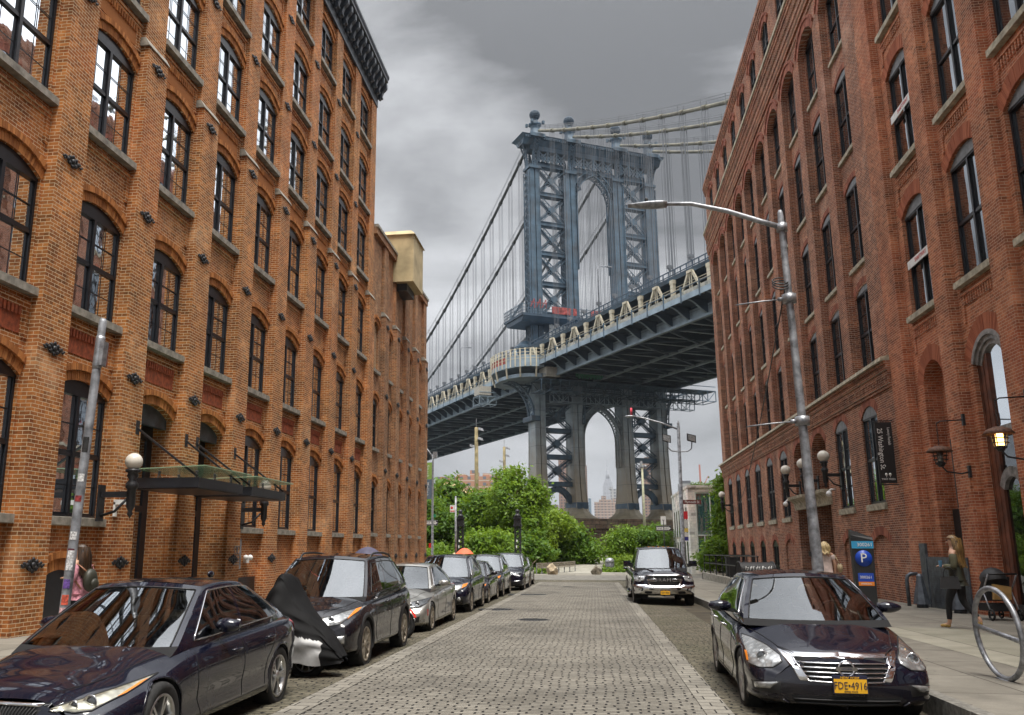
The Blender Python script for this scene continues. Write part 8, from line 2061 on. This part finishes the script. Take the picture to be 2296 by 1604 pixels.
person('woman in a pink fleece jacket with long dark hair, standing behind the nearest left car', -8.36, 13.6, radians(82), WALK, dict(hair=hairmat('black_brown_hair', (.012, .008, .006), (.07, .035, .015)), top=pink, sleeve=pink, leg=blackc, shoe=M['white'], puff=.022, w=1.15), None, H=.93, hairlen=.38, dz=.12)
t = thing('backpack', 'small dark backpack on the pink-jacketed woman\'s back', 'backpack', (-8.14, 13.55, sw(13.5) + .86), radians(82)); mb = MB(); mb.sphere((0, 0, .16), .17, 14, 10, .85, .55, 1.1); mb.build('bag_body', simple('dark_green_leather', (.03, .03, .02), .5), t); mb = MB(); mb.sphere((0, -.09, .10), .09, 10, 8, 1, .5, 1); mb.build('pocket', bpy.data.materials['dark_green_leather'], t)
mb = MB(); mb.tube([(-.08, .02, .3), (-.13, .16, .42), (-.14, .22, .2), (-.1, .08, .02)], .014, 6); mb.tube([(0, -.02, .34), (0, -.05, .42), (0, .0, .35)], .01, 6); mb.build('strap', simple('tan_strap', (.30, .14, .08), .6), t)
person('blonde woman in a pale pink top seen from behind beside the lamp post', 6.42, 26.4, radians(-14), STAND, dict(hair=hairmat('blonde_hair', (.30, .20, .08), (.70, .55, .30)), top=simple('pale_pink_cotton', (.62, .50, .46), .85), sleeve=bpy.data.materials['pale_pink_cotton'], leg=blackc, shoe=M['white'], short=True, w=1.1), None, H=1.03, hairlen=.14)
t = thing('shoulder_bag', 'tan shoulder bag at the blonde woman\'s right side', 'handbag', (6.76, 26.3, sw(26.3) + .98), radians(-10)); mb = MB(); mb.sphere((0, 0, .10), .16, 12, 8, .5, 1, .8); mb.build('bag_body', simple('tan_canvas', (.42, .33, .20), .8), t); mb = MB(); mb.tube([(0, -.1, .2), (-.12, 0, .46), (0, .1, .2)], .012, 5); mb.build('strap', bpy.data.materials['tan_canvas'], t)
def umbrella(label, x, y, z, r, mat, h):
    t = thing('umbrella', label, 'umbrella', (x, y, z)); mb = MB(); n = 8; rows = []
    for i in range(7):
        u = i / 6; rows.append([((r * u * (1 if k % 4 else 1.0)) * (1 - .06 * (k % 4 == 2)) * cos(2 * pi * k / 32), r * u * (1 - .06 * (k % 4 == 2)) * sin(2 * pi * k / 32), -.32 * r / .5 * u * u + .0) for k in range(32)])
    mb.grid(rows, closed=True); mb.build('canopy', mat, t); mb = MB(); mb.tube([(0, 0, .05), (0, 0, -h)], .01, 6); mb.tube([(0, 0, -h), (.02, 0, -h - .05), (.05, 0, -h - .03)], .015, 6); mb.build('shaft', M['black'], t)
kit = dict(hair=bpy.data.materials['blonde_hair'], top=blackc, sleeve=blackc, leg=blackc, shoe=blackc)
person('blonde pedestrian at the far left corner, only head and shoulders above the cars', -8.98, 57.0, 0, STAND, dict(kit, top=M['white'], sleeve=M['white']), None, H=.92, hairlen=.12, dz=.1)
person('dark-haired pedestrian under the orange umbrella at the far left corner', -8.05, 57.2, radians(10), STAND, dict(kit, hair=bpy.data.materials['black_brown_hair']), None, H=.88, hairlen=.1, dz=.1)
umbrella('orange umbrella above the pedestrians at the far left corner', -8.32, 57.1, 1.60, .58, simple('orange_umbrella_cloth', (.80, .14, .06), .7), .9)
umbrella('greyish lavender umbrella showing over the roof of the black plum crossover', -5.95, 23.0, 1.62, .45, simple('lavender_umbrella_cloth', (.07, .065, .11), .7), .85)
person('dark-clothed pedestrian under the lavender umbrella behind the black plum crossover', -5.93, 23.1, 0, STAND, kit, None, H=.80, hairlen=.1)
# --- motorcycle
def bike(label, x, y, rz, red=True):
    t = thing('motorcycle', label, 'motorcycle', (x, y, ground_z(y) - .08), rz)      # local x forward
    for wx in (0, -1.38):
        mb = MB(); mb.tube([(wx + .265 * cos(2 * pi * k / 36), 0, .31 + .265 * sin(2 * pi * k / 36)) for k in range(36)], .055, 10, closed=True); w_ = mb.build('wheel', M['tyre'], t)
        mb = MB()
        mb.tube([(wx + .212 * cos(2 * pi * k / 30), 0, .31 + .212 * sin(2 * pi * k / 30)) for k in range(30)], .018, 6, closed=True)
        for k in range(10): a = 2 * pi * k / 10; mb.bar((wx, 0, .31), (wx + .2 * cos(a), 0, .31 + .2 * sin(a)), .018)
        mb.build('rim', M['galvdull'], w_); mb = MB(); mb.lathe([(.06, .07), (.15, .07), (.15, .075), (.06, .075)], 22, (wx, 0, .31), axis='y', caps=False); mb.build('brake_disc', M['chrome'], w_)
    body = M['red'] if red else M['cladding']
    if not red: mb = MB(); mb.box(-1.2, -.3, -.1, .1, .3, .5); mb.build('engine', M['galvdull'], t); return t
    mb = MB()
    for s_ in (-.09, .09): mb.tube([(0, s_, .31), (-.28, s_ * .9, 1.0)], .026, 8)
    mb.tube([(-.26, -.34, 1.06), (-.3, -.15, 1.04), (-.3, .15, 1.04), (-.26, .34, 1.06)], .016, 6); mb.build('fork', M['chrome'], t)
    mb = MB(); rows = [[(.36 * cos(a) * 1.0, .075 * cos(b) * 1.0, .31 + .36 * sin(a) + .02 * (1 - abs(cos(b)))) for b in [pi * j / 6 for j in range(7)]] for a in [pi * (.12 + .62 * i / 10) for i in range(11)]]
    mb.grid(rows); mb.build('mudguard', body, t)
    mb = MB(); mb.sphere((-.55, 0, .86), .2, 14, 10, 1.4, .75, .7); mb.build('fuel_tank', body, t); mb = MB(); mb.sphere((-1.0, 0, .80), .2, 12, 8, 1.6, .7, .35); mb.build('seat', M['seat'], t)
    mb = MB(); mb.box(-.95, -.45, -.15, .15, .3, .68); mb.box(-1.4, -.5, -.05, .05, .28, .36); mb.build('engine', M['galvdull'], t); mb = MB(); mb.sphere((-.12, 0, .98), .1, 12, 8); mb.build('headlight', M['lens'], t); return t
bike('red motorcycle whose front wheel sticks out between the plum crossover and the silver saloon', -3.86, 17.55, radians(-6))
t = bike('motorcycle under a black and silver cover, only a tyre showing', -3.95, 12.05, radians(-16), False)
mb = MB(); rows = []; N = 84; NU = 76; random.seed(11)
for i in range(NU + 1):
    u = i / NU; x = .62 - 2.35 * u
    zt = crom([-1.75, -1.4, -1.0, -.6, -.36, -.14, .15, .42, .62], [.55, .85, .92, 1.06, 1.40, 1.10, .82, .58, .34], x); w_ = crom([-1.75, -1.0, -.3, 0, .3, .62], [.16, .30, .34, .27, .2, .06], x); r = []
    zb_ = crom([-1.75, -.3, .1, .35, .62], [.2, .24, .24, .22, .24], x)
    for k in range(N + 1):
        a = pi * k / N; c_, s_ = cos(a), sin(a); yy = w_ * (abs(c_) ** .75) * (1 if c_ > 0 else -1); zz = zb_ + (zt - zb_) * s_ ** .55
        fold = .022 * sin(k * .68 + x * 16) * (1 - s_ * .8) + .05 * noise.noise(Vector((x * 3.2, k * .115, 1.7))); r.append((x + fold * .4, yy * (1.0 + .35 * (1 - s_)) + fold, zz + .018 * noise.noise(Vector((x * 5, k * .21, 0)))))
    rows.append(r)
mb.grid(rows)
for i, f in enumerate(mb.f):
    xc = sum(mb.v[j][0] for j in f) / 4; zc = sum(mb.v[j][2] for j in f) / 4; yc = sum(mb.v[j][1] for j in f) / 4
    mb.mi[i] = 1 if (-1.0 < xc < .36 and zc < .60 - .22 * max(0, xc)) else 0
mb.mi = list(mb.mi); cv = thing('motorcycle_cover', 'black and silver fabric cover draped over the motorcycle between the two nearest left cars', 'cover', (-3.95, 12.05, ground_z(12) - .08), radians(-16))
mb.build('fabric', [simple('black_nylon', (.004, .004, .0045), .75, var=.2, bump=.3, spec=.2), simple('silver_nylon', (.30, .30, .30), .5, .2, var=.12, bump=.3)], cv)
# --- pushchair
t = thing('pushchair', 'black pushchair with silver frame and a tan paper bag, beside the doorway on the right', 'pushchair', (9.0, 22.2, sw(22)), radians(8))
mb = MB(); rows = [[(.29 * cos(b), .05 + .30 * sin(a) * abs(sin(b)) - .1, .80 + .34 * cos(a) * sin(b) + .02) for b in [pi * j / 12 for j in range(13)]] for a in [-1.3 + 2.2 * i / 8 for i in range(9)]]; mb.grid(rows); mb.build('hood', M['cladding'], t)
mb = MB(); mb.hexa([(-.25, -.15, .42), (.25, -.15, .42), (.25, .35, .40), (-.25, .35, .40), (-.27, -.22, .95), (.27, -.22, .95), (.27, -.12, .95), (-.27, -.12, .95)]); mb.build('seat', M['seat'], t)
for s_ in (-.32, .32): mb = MB(); mb.tube([(s_, -.42, 1.02), (s_, -.25, .78), (s_, .3, .12)], .018, 8); mb.tube([(s_, -.15, .62), (s_, -.38, .14)], .016, 8); mb.build('frame', M['galv'], t)
mb = MB(); mb.tube([(-.32, -.42, 1.02), (.32, -.42, 1.02)], .022, 8); mb.build('handlebar', M['black'], t); mb = MB(); mb.box(-.27, .27, -.32, .2, .2, .36); mb.build('basket', M['seat'], t)
for s_, yy, r in ((-.32, -.38, .13), (.32, -.38, .13), (-.30, .32, .10), (.30, .32, .10)): mb = MB(); mb.tube([(s_, yy + r * .8 * cos(2 * pi * k / 20), r + r * .8 * sin(2 * pi * k / 20)) for k in range(20)], r * .2, 6, closed=True); mb.lathe([(.03, s_ - .02), (.03, s_ + .02)], 10, (0, yy, r), axis='x'); mb.build('wheel', M['tyre'], t)
mb = MB(); mb.hexa([(-.17, -.36, .48), (.19, -.36, .48), (.19, -.26, .48), (-.17, -.26, .48), (-.15, -.38, .82), (.21, -.38, .76), (.21, -.27, .76), (-.15, -.27, .82)]); tag(mb.build('paper_bag', simple('tan_paper', (.42, .26, .09), .8), None, (9.0, 22.15, sw(22) - .02)), 'tan paper bag hanging on the back of the pushchair', 'bag')
# ================================================================ VEGETATION, FAR BUILDINGS, AIR
import numpy as np
def leafmat(name, a, b, tr=.35):
    t = NT(name); p = t.obj(); r = t.island(); big = t.ramp(t.noise(p, .55, 3), .35, .65); f = t.math('ADD', t.math('MULTIPLY', r, .55), t.math('MULTIPLY', big, .45)); col = t.mix(f, a, b)
    d = t.n('ShaderNodeBsdfPrincipled'); t.l(col, d.inputs['Base Color']); d.inputs['Roughness'].default_value = .5; d.inputs['Specular IOR Level'].default_value = .3
    tl = t.n('ShaderNodeBsdfTranslucent'); t.l(t.mix(.5, col, (.34, .48, .035)), tl.inputs[0]); m = t.n('ShaderNodeMixShader'); m.inputs[0].default_value = tr
    t.l(d.outputs[0], m.inputs[1]); t.l(tl.outputs[0], m.inputs[2]); t.l(m.outputs[0], t.out.inputs[0]); return t.m
LM = [leafmat('bright_spring_leaves', (.05, .125, .010), (.20, .31, .022)), leafmat('mid_green_leaves', (.028, .085, .010), (.115, .21, .02)), leafmat('deep_green_leaves', (.022, .070, .008), (.11, .21, .02)), leafmat('yellow_green_leaves', (.07, .14, .012), (.25, .34, .028))]
M['bark'] = simple('grey_brown_bark', (.09, .065, .04), .9, var=.3, bump=.6)
def leaves(seed, blobs, n, size, spray=.35, droop=.2, cl=14):
    rg = np.random.default_rng(seed); tot = sum(b[3] ** 2 * b[4] / b[3] for b in blobs); C = []
    for (cx, cy_, cz_, rx, rz_) in blobs:
        k = max(6, int(n / cl * rx * rz_ / tot)); d = rg.normal(size=(k, 3)); d /= np.linalg.norm(d, axis=1)[:, None]; rad = (.35 + .65 * rg.random(k) ** .45) * (1 + .13 * rg.normal(size=k)).clip(.6, 1.28)
        C.append(np.c_[cx + d[:, 0] * rx * rad, cy_ + d[:, 1] * rx * rad, cz_ + d[:, 2] * rz_ * rad, d])
    C = np.concatenate(C); m = len(C) * cl; ctr = np.repeat(C, cl, axis=0); pos = ctr[:, :3] + rg.normal(size=(m, 3)) * spray * np.array([1, 1, .6]); nr = ctr[:, 3:] * .5 + rg.normal(size=(m, 3)) * .55 + np.array([0, 0, .55]); nr /= np.linalg.norm(nr, axis=1)[:, None]
    u = np.cross(nr, rg.normal(size=(m, 3))); u /= np.linalg.norm(u, axis=1)[:, None]; v = np.cross(nr, u); s_ = size * (.6 + .8 * rg.random(m))[:, None]
    P = np.empty((m, 4, 3)); P[:, 0] = pos - u * s_; P[:, 1] = pos - v * s_ * .45; P[:, 2] = pos + u * s_ + nr * s_ * -droop; P[:, 3] = pos + v * s_ * .45
    me = bpy.data.meshes.new('foliage'); me.vertices.add(m * 4); me.vertices.foreach_set('co', P.ravel()); me.loops.add(m * 4); me.loops.foreach_set('vertex_index', np.arange(m * 4)); me.polygons.add(m); me.polygons.foreach_set('loop_start', np.arange(m) * 4); me.update(calc_edges=True); return me
def plant(name, label, cat, blobs, n, size, mat, base, seed, group=None, trunk=.16):
    t = thing(name, label, cat, base, group=group); bl_ = [(b[0] - base[0], b[1] - base[1], b[2] - base[2], b[3], b[4]) for b in blobs]
    me = leaves(seed, bl_, n, size, spray=size * 1.9); me.materials.append(mat); link('foliage', me, t); random.seed(seed); mb = MB()
    for (x, y, z, rx, rz_) in bl_:
        mb.tube([(0, 0, -.2), (x * .25, y * .25, z * .4), (x * .8 + .1, y * .8, z * .8), (x, y, z + rz_ * .3)], [trunk, trunk * .7, trunk * .45, trunk * .15], 7)
        for q in range(5): a = random.uniform(0, 6.3); mb.tube([(x * .8, y * .8, z * .75), (x + rx * .8 * cos(a), y + rx * .8 * sin(a), z + rz_ * random.uniform(-.2, .7))], [trunk * .3, trunk * .08], 5)
    mb.build('trunk', M['bark'], t); return t
G1 = 'trees and shrubs of the park'
def PP(u, v, Y): return ((u - 1333) * Y / 1950, Y, 1.58 + (1230 - v) * Y / 1950)
def BB(lst, Y): return [(*PP(u, v, Y + (j % 3) * .9), r, rz_) for j, (u, v, r, rz_) in enumerate(lst)]
plant('chestnut_tree', 'round dark chestnut tree with pale blossom at the left behind the banner pole', 'tree', BB([(1015, 1140, 2.6, 2.2), (985, 1150, 2.3, 2.0), (1045, 1165, 2.2, 2.0), (1010, 1110, 1.8, 1.4)], 84), 9000, .26, LM[2], (-13, 84, .2), 1, G1)
fl_ = leaves(77, [(*[a - b for a, b in zip(PP(1012, 1128, 84), (-13, 84, .2))], 2.9, 2.3)], 500, .14, .12, cl=5); fl_.materials.append(simple('cream_blossom', (.55, .42, .22), .7, var=.2)); link('blossom', fl_, bpy.data.objects['chestnut_tree'])
plant('young_tree', 'tall airy light green tree in the middle, highest of the park trees', 'tree', BB([(1150, 1130, 2.0, 2.2), (1195, 1135, 1.7, 1.8), (1140, 1085, 1.0, 1.2), (1168, 1075, .8, 1.1), (1210, 1110, .8, 1.2), (1115, 1160, 1.6, 1.6), (1180, 1180, 2.0, 1.6), (1205, 1085, .35, .7), (1150, 1060, .4, .7)], 77), 13000, .17, LM[0], (-6.4, 78, -.1), 2, G1)
plant('leafy_tree', 'mid green tree between the chestnut and the tall light green tree', 'tree', BB([(1085, 1160, 2.0, 1.9), (1070, 1190, 2.1, 1.6), (1105, 1195, 1.9, 1.6), (1095, 1130, 1.3, 1.2)], 80), 9000, .20, LM[1], (-9.8, 80, .1), 3, G1)
plant('leafy_tree', 'dark tree at the far left of the park, directly behind the banner', 'tree', BB([(965, 1185, 2.2, 2.4), (1000, 1195, 2.2, 2.0), (955, 1145, 1.6, 1.6)], 76), 8000, .20, LM[2], (-13.8, 76, 0), 4, G1)
plant('shrub', 'low light green shrub at the very left beside the brick building corner', 'shrub', BB([(968, 1262, 1.1, .9), (1005, 1262, 1.2, .8), (985, 1240, .9, .7), (1035, 1268, 1.0, .7)], 67), 6000, .13, LM[0], (-12.2, 67, -.25), 5, G1, .06)
plant('sumac_shrub', 'broad-leaved bright shrub directly left of the middle iron post', 'shrub', BB([(1075, 1230, 1.5, 1.2), (1110, 1225, 1.5, 1.3), (1135, 1250, 1.2, 1.0), (1060, 1262, 1.2, .8), (1095, 1262, 1.3, .8)], 69), 9000, .18, LM[0], (-8.4, 69, -.2), 6, G1, .07)
plant('sumac_shrub', 'large rounded mid green shrub right of the middle iron post above the bench', 'shrub', BB([(1175, 1232, 1.4, 1.2), (1200, 1235, 1.2, 1.0), (1190, 1215, 1.2, 1.0), (1218, 1240, .9, .6), (1160, 1262, 1.2, .7)], 74), 9000, .19, LM[1], (-5.2, 71.5, -.2), 7, G1, .07)
plant('sumac_shrub', 'sloping green shrub mass descending to the path from the left', 'shrub', BB([(1245, 1195, 1.9, 1.7), (1280, 1212, 1.7, 1.4), (1310, 1232, 1.3, 1.0), (1250, 1240, 1.7, 1.2), (1290, 1250, 1.3, .8), (1225, 1165, 1.3, 1.1), (1328, 1240, .8, .7)], 84), 11000, .22, LM[1], (-2.6, 85, .3), 8, G1, .07)
plant('leafy_shrub', 'light green shrub behind the sloping mass near the bridge pier', 'shrub', BB([(1215, 1205, 1.6, 1.4), (1240, 1175, 1.2, 1.1), (1265, 1185, 1.1, 1.0), (1190, 1195, 1.7, 1.5)], 80), 8000, .17, LM[3], (-4.5, 80.5, .1), 9, G1, .07)
plant('leafy_shrub', 'fine-leaved bush right of the path, left half of the right-hand bushes', 'shrub', BB([(1375, 1225, 1.1, 1.2), (1400, 1212, 1.4, 1.3), (1420, 1235, 1.5, 1.2), (1385, 1255, 1.1, .8)], 80), 9000, .12, LM[0], (2.6, 80.5, .2), 10, G1, .05)
plant('leafy_shrub', 'fine-leaved bush behind the pickup, right half of the right-hand bushes', 'shrub', BB([(1440, 1212, 1.4, 1.3), (1465, 1210, 1.4, 1.3), (1478, 1235, 1.2, 1.0), (1450, 1240, 1.3, 1.0)], 81), 9000, .12, LM[1], (5.0, 81.5, .2), 11, G1, .05)
plant('leafy_shrub', 'dense yellow-green hedge in front of the right-hand bushes beside the bin', 'shrub', BB([(1395, 1265, .9, .6), (1420, 1262, 1.1, .7), (1450, 1262, 1.1, .7), (1480, 1264, 1.0, .7), (1372, 1262, .6, .5)], 73), 8000, .11, LM[3], (3.0, 73, -.1), 12, G1, .05)
plant('leafy_tree', 'slender green tree between the white building and the red brick building', 'tree', BB([(1622, 1120, .9, 1.3), (1616, 1165, .9, 1.2), (1622, 1190, 1.2, 1.2), (1616, 1085, .6, .8), (1604, 1195, .6, .7), (1630, 1145, .9, 1.0)], 66.8), 9000, .14, LM[0], (9.9, 67, -.3), 13, G1, .10)
plant('shrub', 'leafy shrub at the foot of the slender tree beside the red and white car', 'shrub', BB([(1575, 1252, .9, .8), (1600, 1245, .9, .9), (1618, 1255, .9, .8), (1585, 1225, .7, .6)], 66), 7000, .12, LM[0], (8.8, 66, -.3), 14, G1, .05)
for u0, u1, Y, sd in ((955, 1240, 69, 21), (1362, 1490, 72, 22)):
    gm = leaves(sd, [((u - 1333) * Y / 1950, Y - .6, ground_z(Y) + .1, .9, .18) for u in range(u0, u1, 22)], 5000, .10, .15); gm.materials.append(LM[0]); tag(link('grass', gm), 'long grass and ground cover along the edge of the planting', 'grass', kind='stuff')
# --- white gallery building with glass front
M['wwall'] = brick_mat('white_painted_brick', (.68, .68, .64), (.82, .81, .77), (.50, .49, .45), stain=(.30, .28, .22), stain_amt=.25, bw=.4, bh=.2, ms=.008)
t = thing('white_building', 'low white building with tall glazed corner and dark side windows on the right', 'building', (0, 0, 0))
mb = MB(); mb.box(7.15, 7.5, 69, 83, -1, 6.1); mb.box(7.15, 14, 82.7, 83, -1, 6.1); mb.box(7.15, 7.65, 68.7, 69, -1, 6.1); mb.box(7.65, 14, 68.7, 69, 5.75, 6.25); mb.box(7.1, 14, 68.6, 83, 6.1, 6.28); mb.box(7.65, 14, 68.7, 69, -1, -.1); mb.build('wall', M['wwall'], t)
mb = MB(); mb.box(7.65, 14, 68.85, 68.9, -.1, 5.75); mb.build('glazing', glass_pane('teal_glass', (.05, .14, .14), .3), t)
mb = MB()
for x in (7.7, 8.75, 9.8, 10.85, 11.9): mb.box(x - .04, x + .04, 68.76, 68.9, -.1, 5.75)
for z in (0, 2.55, 5.7): mb.box(7.65, 14, 68.77, 68.89, z - .04, z + .04)
mb.box(8.2, 8.26, 68.76, 68.88, 0, 2.55); mb.build('glazing_bars', M['white'], t)
mb = MB(); mb.box(7.8, 13, 69.3, 69.4, 4.5, 5.6); mb.build('blue_wall_panel', simple('gallery_blue', (.01, .22, .48), .6), t)
for i in range(6):
    y = 70.6 + i * 2.0; o = empty('window', (7.13, y, 0), 0, t); mb = MB(); mb.box(0, .03, -.42, .42, 2.5, 4.7); mb.box(0, .03, -.42, .42, .3, 2.1); mb.build('glass_pane', M['paneR'], o); mb = MB(); mb.box(-.05, .05, -.5, .5, 2.4, 2.5); mb.box(-.05, .05, -.5, .5, .2, .3); mb.build('sill', M['stoneR'], o)
# red and white small car, side on, behind the railing
root = place_car('parked_car', 'small white hatchback with red roof parked side-on behind the railing', 'car', 11.6, 61.3, radians(90), None)
P = dict(st=[(-.60, .55, .50, .70), (-.55, .68, .55, .78), (-.4, .74, .62, .86), (-.1, .79, .72, .93), (.3, .81, .82, 1.0), (.8, .815, .88, 1.03), (2.0, .815, .92, 1.05), (2.6, .79, .93, 1.05), (2.85, .70, .88, 1.0), (2.92, .6, .8, .92)], sill=.2, wheels=(0., 2.3), ra=.33, rz=.3, track=.69, fb=.12, rb=.1, fp=bumpy([(.16, .06), (.4, -.02), (.75, .08)]), rp=bumpy([(.2, -.04), (.6, .02), (.95, -.06)]),
         cab=dict(yf=(.35, .95), yr=(2.82, 2.35), wb=.73, wr=.56, zb=(.99, 1.04), zr=1.46, crown=.05, drop=.05, tail=.04, h0=.06, h1=.86, win=[(.08, .55), (.6, .88)], mw=(.07, .03, .07), mr=(.1, .08, .12), bf=.16, br=.08, pf=.05, pr=.1, fc=.02, rc=.05))
c = Car(P, root, M['carwhite']); c.body(); c.mat = M['carred']
for wy in P['wheels']: c.wheel(wy, .30, .18, M['alloy'], 8)
c.mat = M['carwhite']; c.arches(None); c.mat = M['carred']; c.cabin(); lamp(c, [(.45, .90), (.60, .92), (.70, .90)], [(.45, .72), (.60, .70), (.69, .72)], M['redlens'], end=1); c.interior(M['seat'])
# --- far buildings
def farmat(name, wall, win, fw, fh, ww=.5, wh=.5, band=None):
    t = NT(name); p = t.obj(); x, y, z = t.sep(p); u = t.math('ADD', x, y); fx = t.math('FRACT', t.math('DIVIDE', u, fw)); fz = t.math('FRACT', t.math('DIVIDE', z, fh))
    m = t.math('MULTIPLY', t.math('LESS_THAN', t.math('ABSOLUTE', t.math('SUBTRACT', fx, .5)), ww / 2), t.math('LESS_THAN', t.math('ABSOLUTE', t.math('SUBTRACT', fz, .5)), wh / 2))
    base = t.mix(t.ramp(t.noise(p, .05, 4), .35, .65), wall, tuple(q * .8 for q in wall))
    if band: base = t.mix(t.math('LESS_THAN', fz, .12), base, band)
    t.bsdf(t.mix(m, base, win), .7); return t.m
F_ = dict(a=farmat('brown_tower_brick', (.27, .17, .13), (.05, .055, .065), 3.0, 3.0, .5, .45), b=farmat('tan_estate_brick', (.36, .24, .18), (.10, .10, .11), 6., 4.5, .5, .45, (.5, .46, .4)), c=farmat('pale_tower', (.42, .42, .42), (.14, .15, .17), 8., 6., .5, .6), d=farmat('orange_estate_brick', (.44, .23, .15), (.16, .17, .19), 3.6, 2.9, .42, .5, (.52, .46, .38)), e=farmat('limestone_tower', (.34, .35, .38), (.22, .23, .26), 14., 22., .4, .7), f=farmat('blue_glass_tower', (.16, .24, .30), (.09, .14, .20), 8., 6., .6, .6))
def tower(label, mat, boxes, Y, D=20, cat='tower block'):
    t = thing('apartment_tower', label, cat, (0, 0, 0), group='buildings across the river' if Y > 300 else None)
    for i, (x0, x1, z0, z1) in enumerate(boxes):
        mb = MB(); mb.box(x0, x1, Y + i * .6, Y + D + i * .6, z0, z1); mb.build('block' if i == 0 else 'upper_block', mat, t)
    return t
tower('tall brown brick tower seen through the left lattice of the bridge leg', F_['a'], [(-34, -20.5, -8, 92), (-32, -24, 92, 94)], 900)
tower('brown tower edge just left inside the central arch', F_['a'], [(1200 * (1293 - 1333) / 1950, 1200 * (1322 - 1333) / 1950, -8, 112)], 1200)
tower('brown tower seen through the right lattice of the bridge leg', F_['a'], [(49.5, 64, -8, 89), (53, 60, 89, 92)], 900)
tower('low pinkish block at the foot of the left bridge leg', F_['b'], [(-40, -34.5, -8, 44)], 880, 14)
tower('wide pinkish-brown stepped estate under the arch, in front of the spired skyscraper', F_['b'], [(2, 17, -8, 78), (10, 31, -8, 82), (28, 46, -8, 77), (14, 22, 82, 88), (33, 40, 77, 84)], 1500, 30)
tower('grey windowed block right of the spired skyscraper', F_['c'], [(36, 54, -8, 119), (34, 40, 119, 122)], 1800, 30)
tower('slim blue glass tower left under the arch', F_['f'], [(1700 * (1323 - 1333) / 1950, 1700 * (1329 - 1333) / 1950, -8, 95)], 1700)
for uu, v, Y, r in ((1356, 1172, 2600, 1.6),):
    t = thing('mast', 'thin distant spire left of the skyscraper', 'spire', (*PP(uu, 1230, Y)[:2], -8)); mb = MB(); mb.lathe([(6, 0), (4, 60), (1.6, 70), (.4, 1.58 + (1230 - v) * Y / 1950 + 8)], 8); mb.build('spire', F_['c'], t)
t = thing('skyscraper', 'hazy stepped art deco skyscraper with tall spire framed by the bridge arch', 'skyscraper', (75.5, 4400, -8))
for x, z0, z1 in ((29, 0, 240), (25, 240, 312), (20, 312, 330), (14, 330, 345)): mb = MB(); mb.box(-x, x, -x * .8, x * .8, z0, z1); mb.build('setback_tier', F_['e'], t)
for s_ in (-1, 1): mb = MB(); mb.box(s_ * 27 - 6, s_ * 27 + 6, -20, 20, 0, 200); mb.build('setback_tier', F_['e'], t)
mb = MB(); mb.lathe([(11, 345), (9, 365), (7, 378), (4.5, 388), (2.2, 392), (1.6, 415), (1.0, 433), (.5, 443)], 12); mb.build('spire', F_['e'], t)
tower('long orange-brick apartment block rising over the chestnut tree at the left', F_['d'], [(-71, -42.5, -8, 34), (-62, -58, 34, 35.2), (-50, -47, 34, 35.4), (-56, -53.6, 34, 37)], 400, 16)
tower('grey building with planted roof terrace beyond the white building', F_['c'], [(24.5, 42, -4, 17.6), (24.8, 27, 17.6, 20)], 250, 14)
t = plant('roof_shrubs', 'row of small trees on the grey roof terrace', 'plants', [(28 + i * 1.7, 251, 18.6, .9, .8) for i in range(5)], 1500, .25, LM[2], (28, 251, 17.6), 31, None, .04)
t = thing('tower_crane', 'thin construction crane mast above the grey roof terrace', 'crane', (29.6 * 1.6, 400, 0)); mb = MB(); mb.box(-.35, .35, -.35, .35, 20, 38); mb.bar((1, 0, 28), (3.5, 0, 33), .35); mb.bar((4, 0, 27), (6, 0, 31), .3); mb.build('mast', simple('crane_red', (.45, .2, .17), .6), t)
# --- air
HZ = 0.00011
mb = MB(); mb.box(-6500, 6500, -900, 7500, -9, 470)
t = NT('pale_air'); t.m.node_tree.nodes.remove(t.out); t.out = t.n('ShaderNodeOutputMaterial'); v = t.n('ShaderNodeVolumePrincipled'); v.inputs['Color'].default_value = (.80, .85, .92, 1); v.inputs['Density'].default_value = HZ; v.inputs['Anisotropy'].default_value = .3; t.l(v.outputs[0], t.out.inputs['Volume'])
tag(mb.build('haze', t.m), 'thin pale haze fading the far skyline', 'haze', kind='stuff')
SC.cycles.volume_step_rate = 8
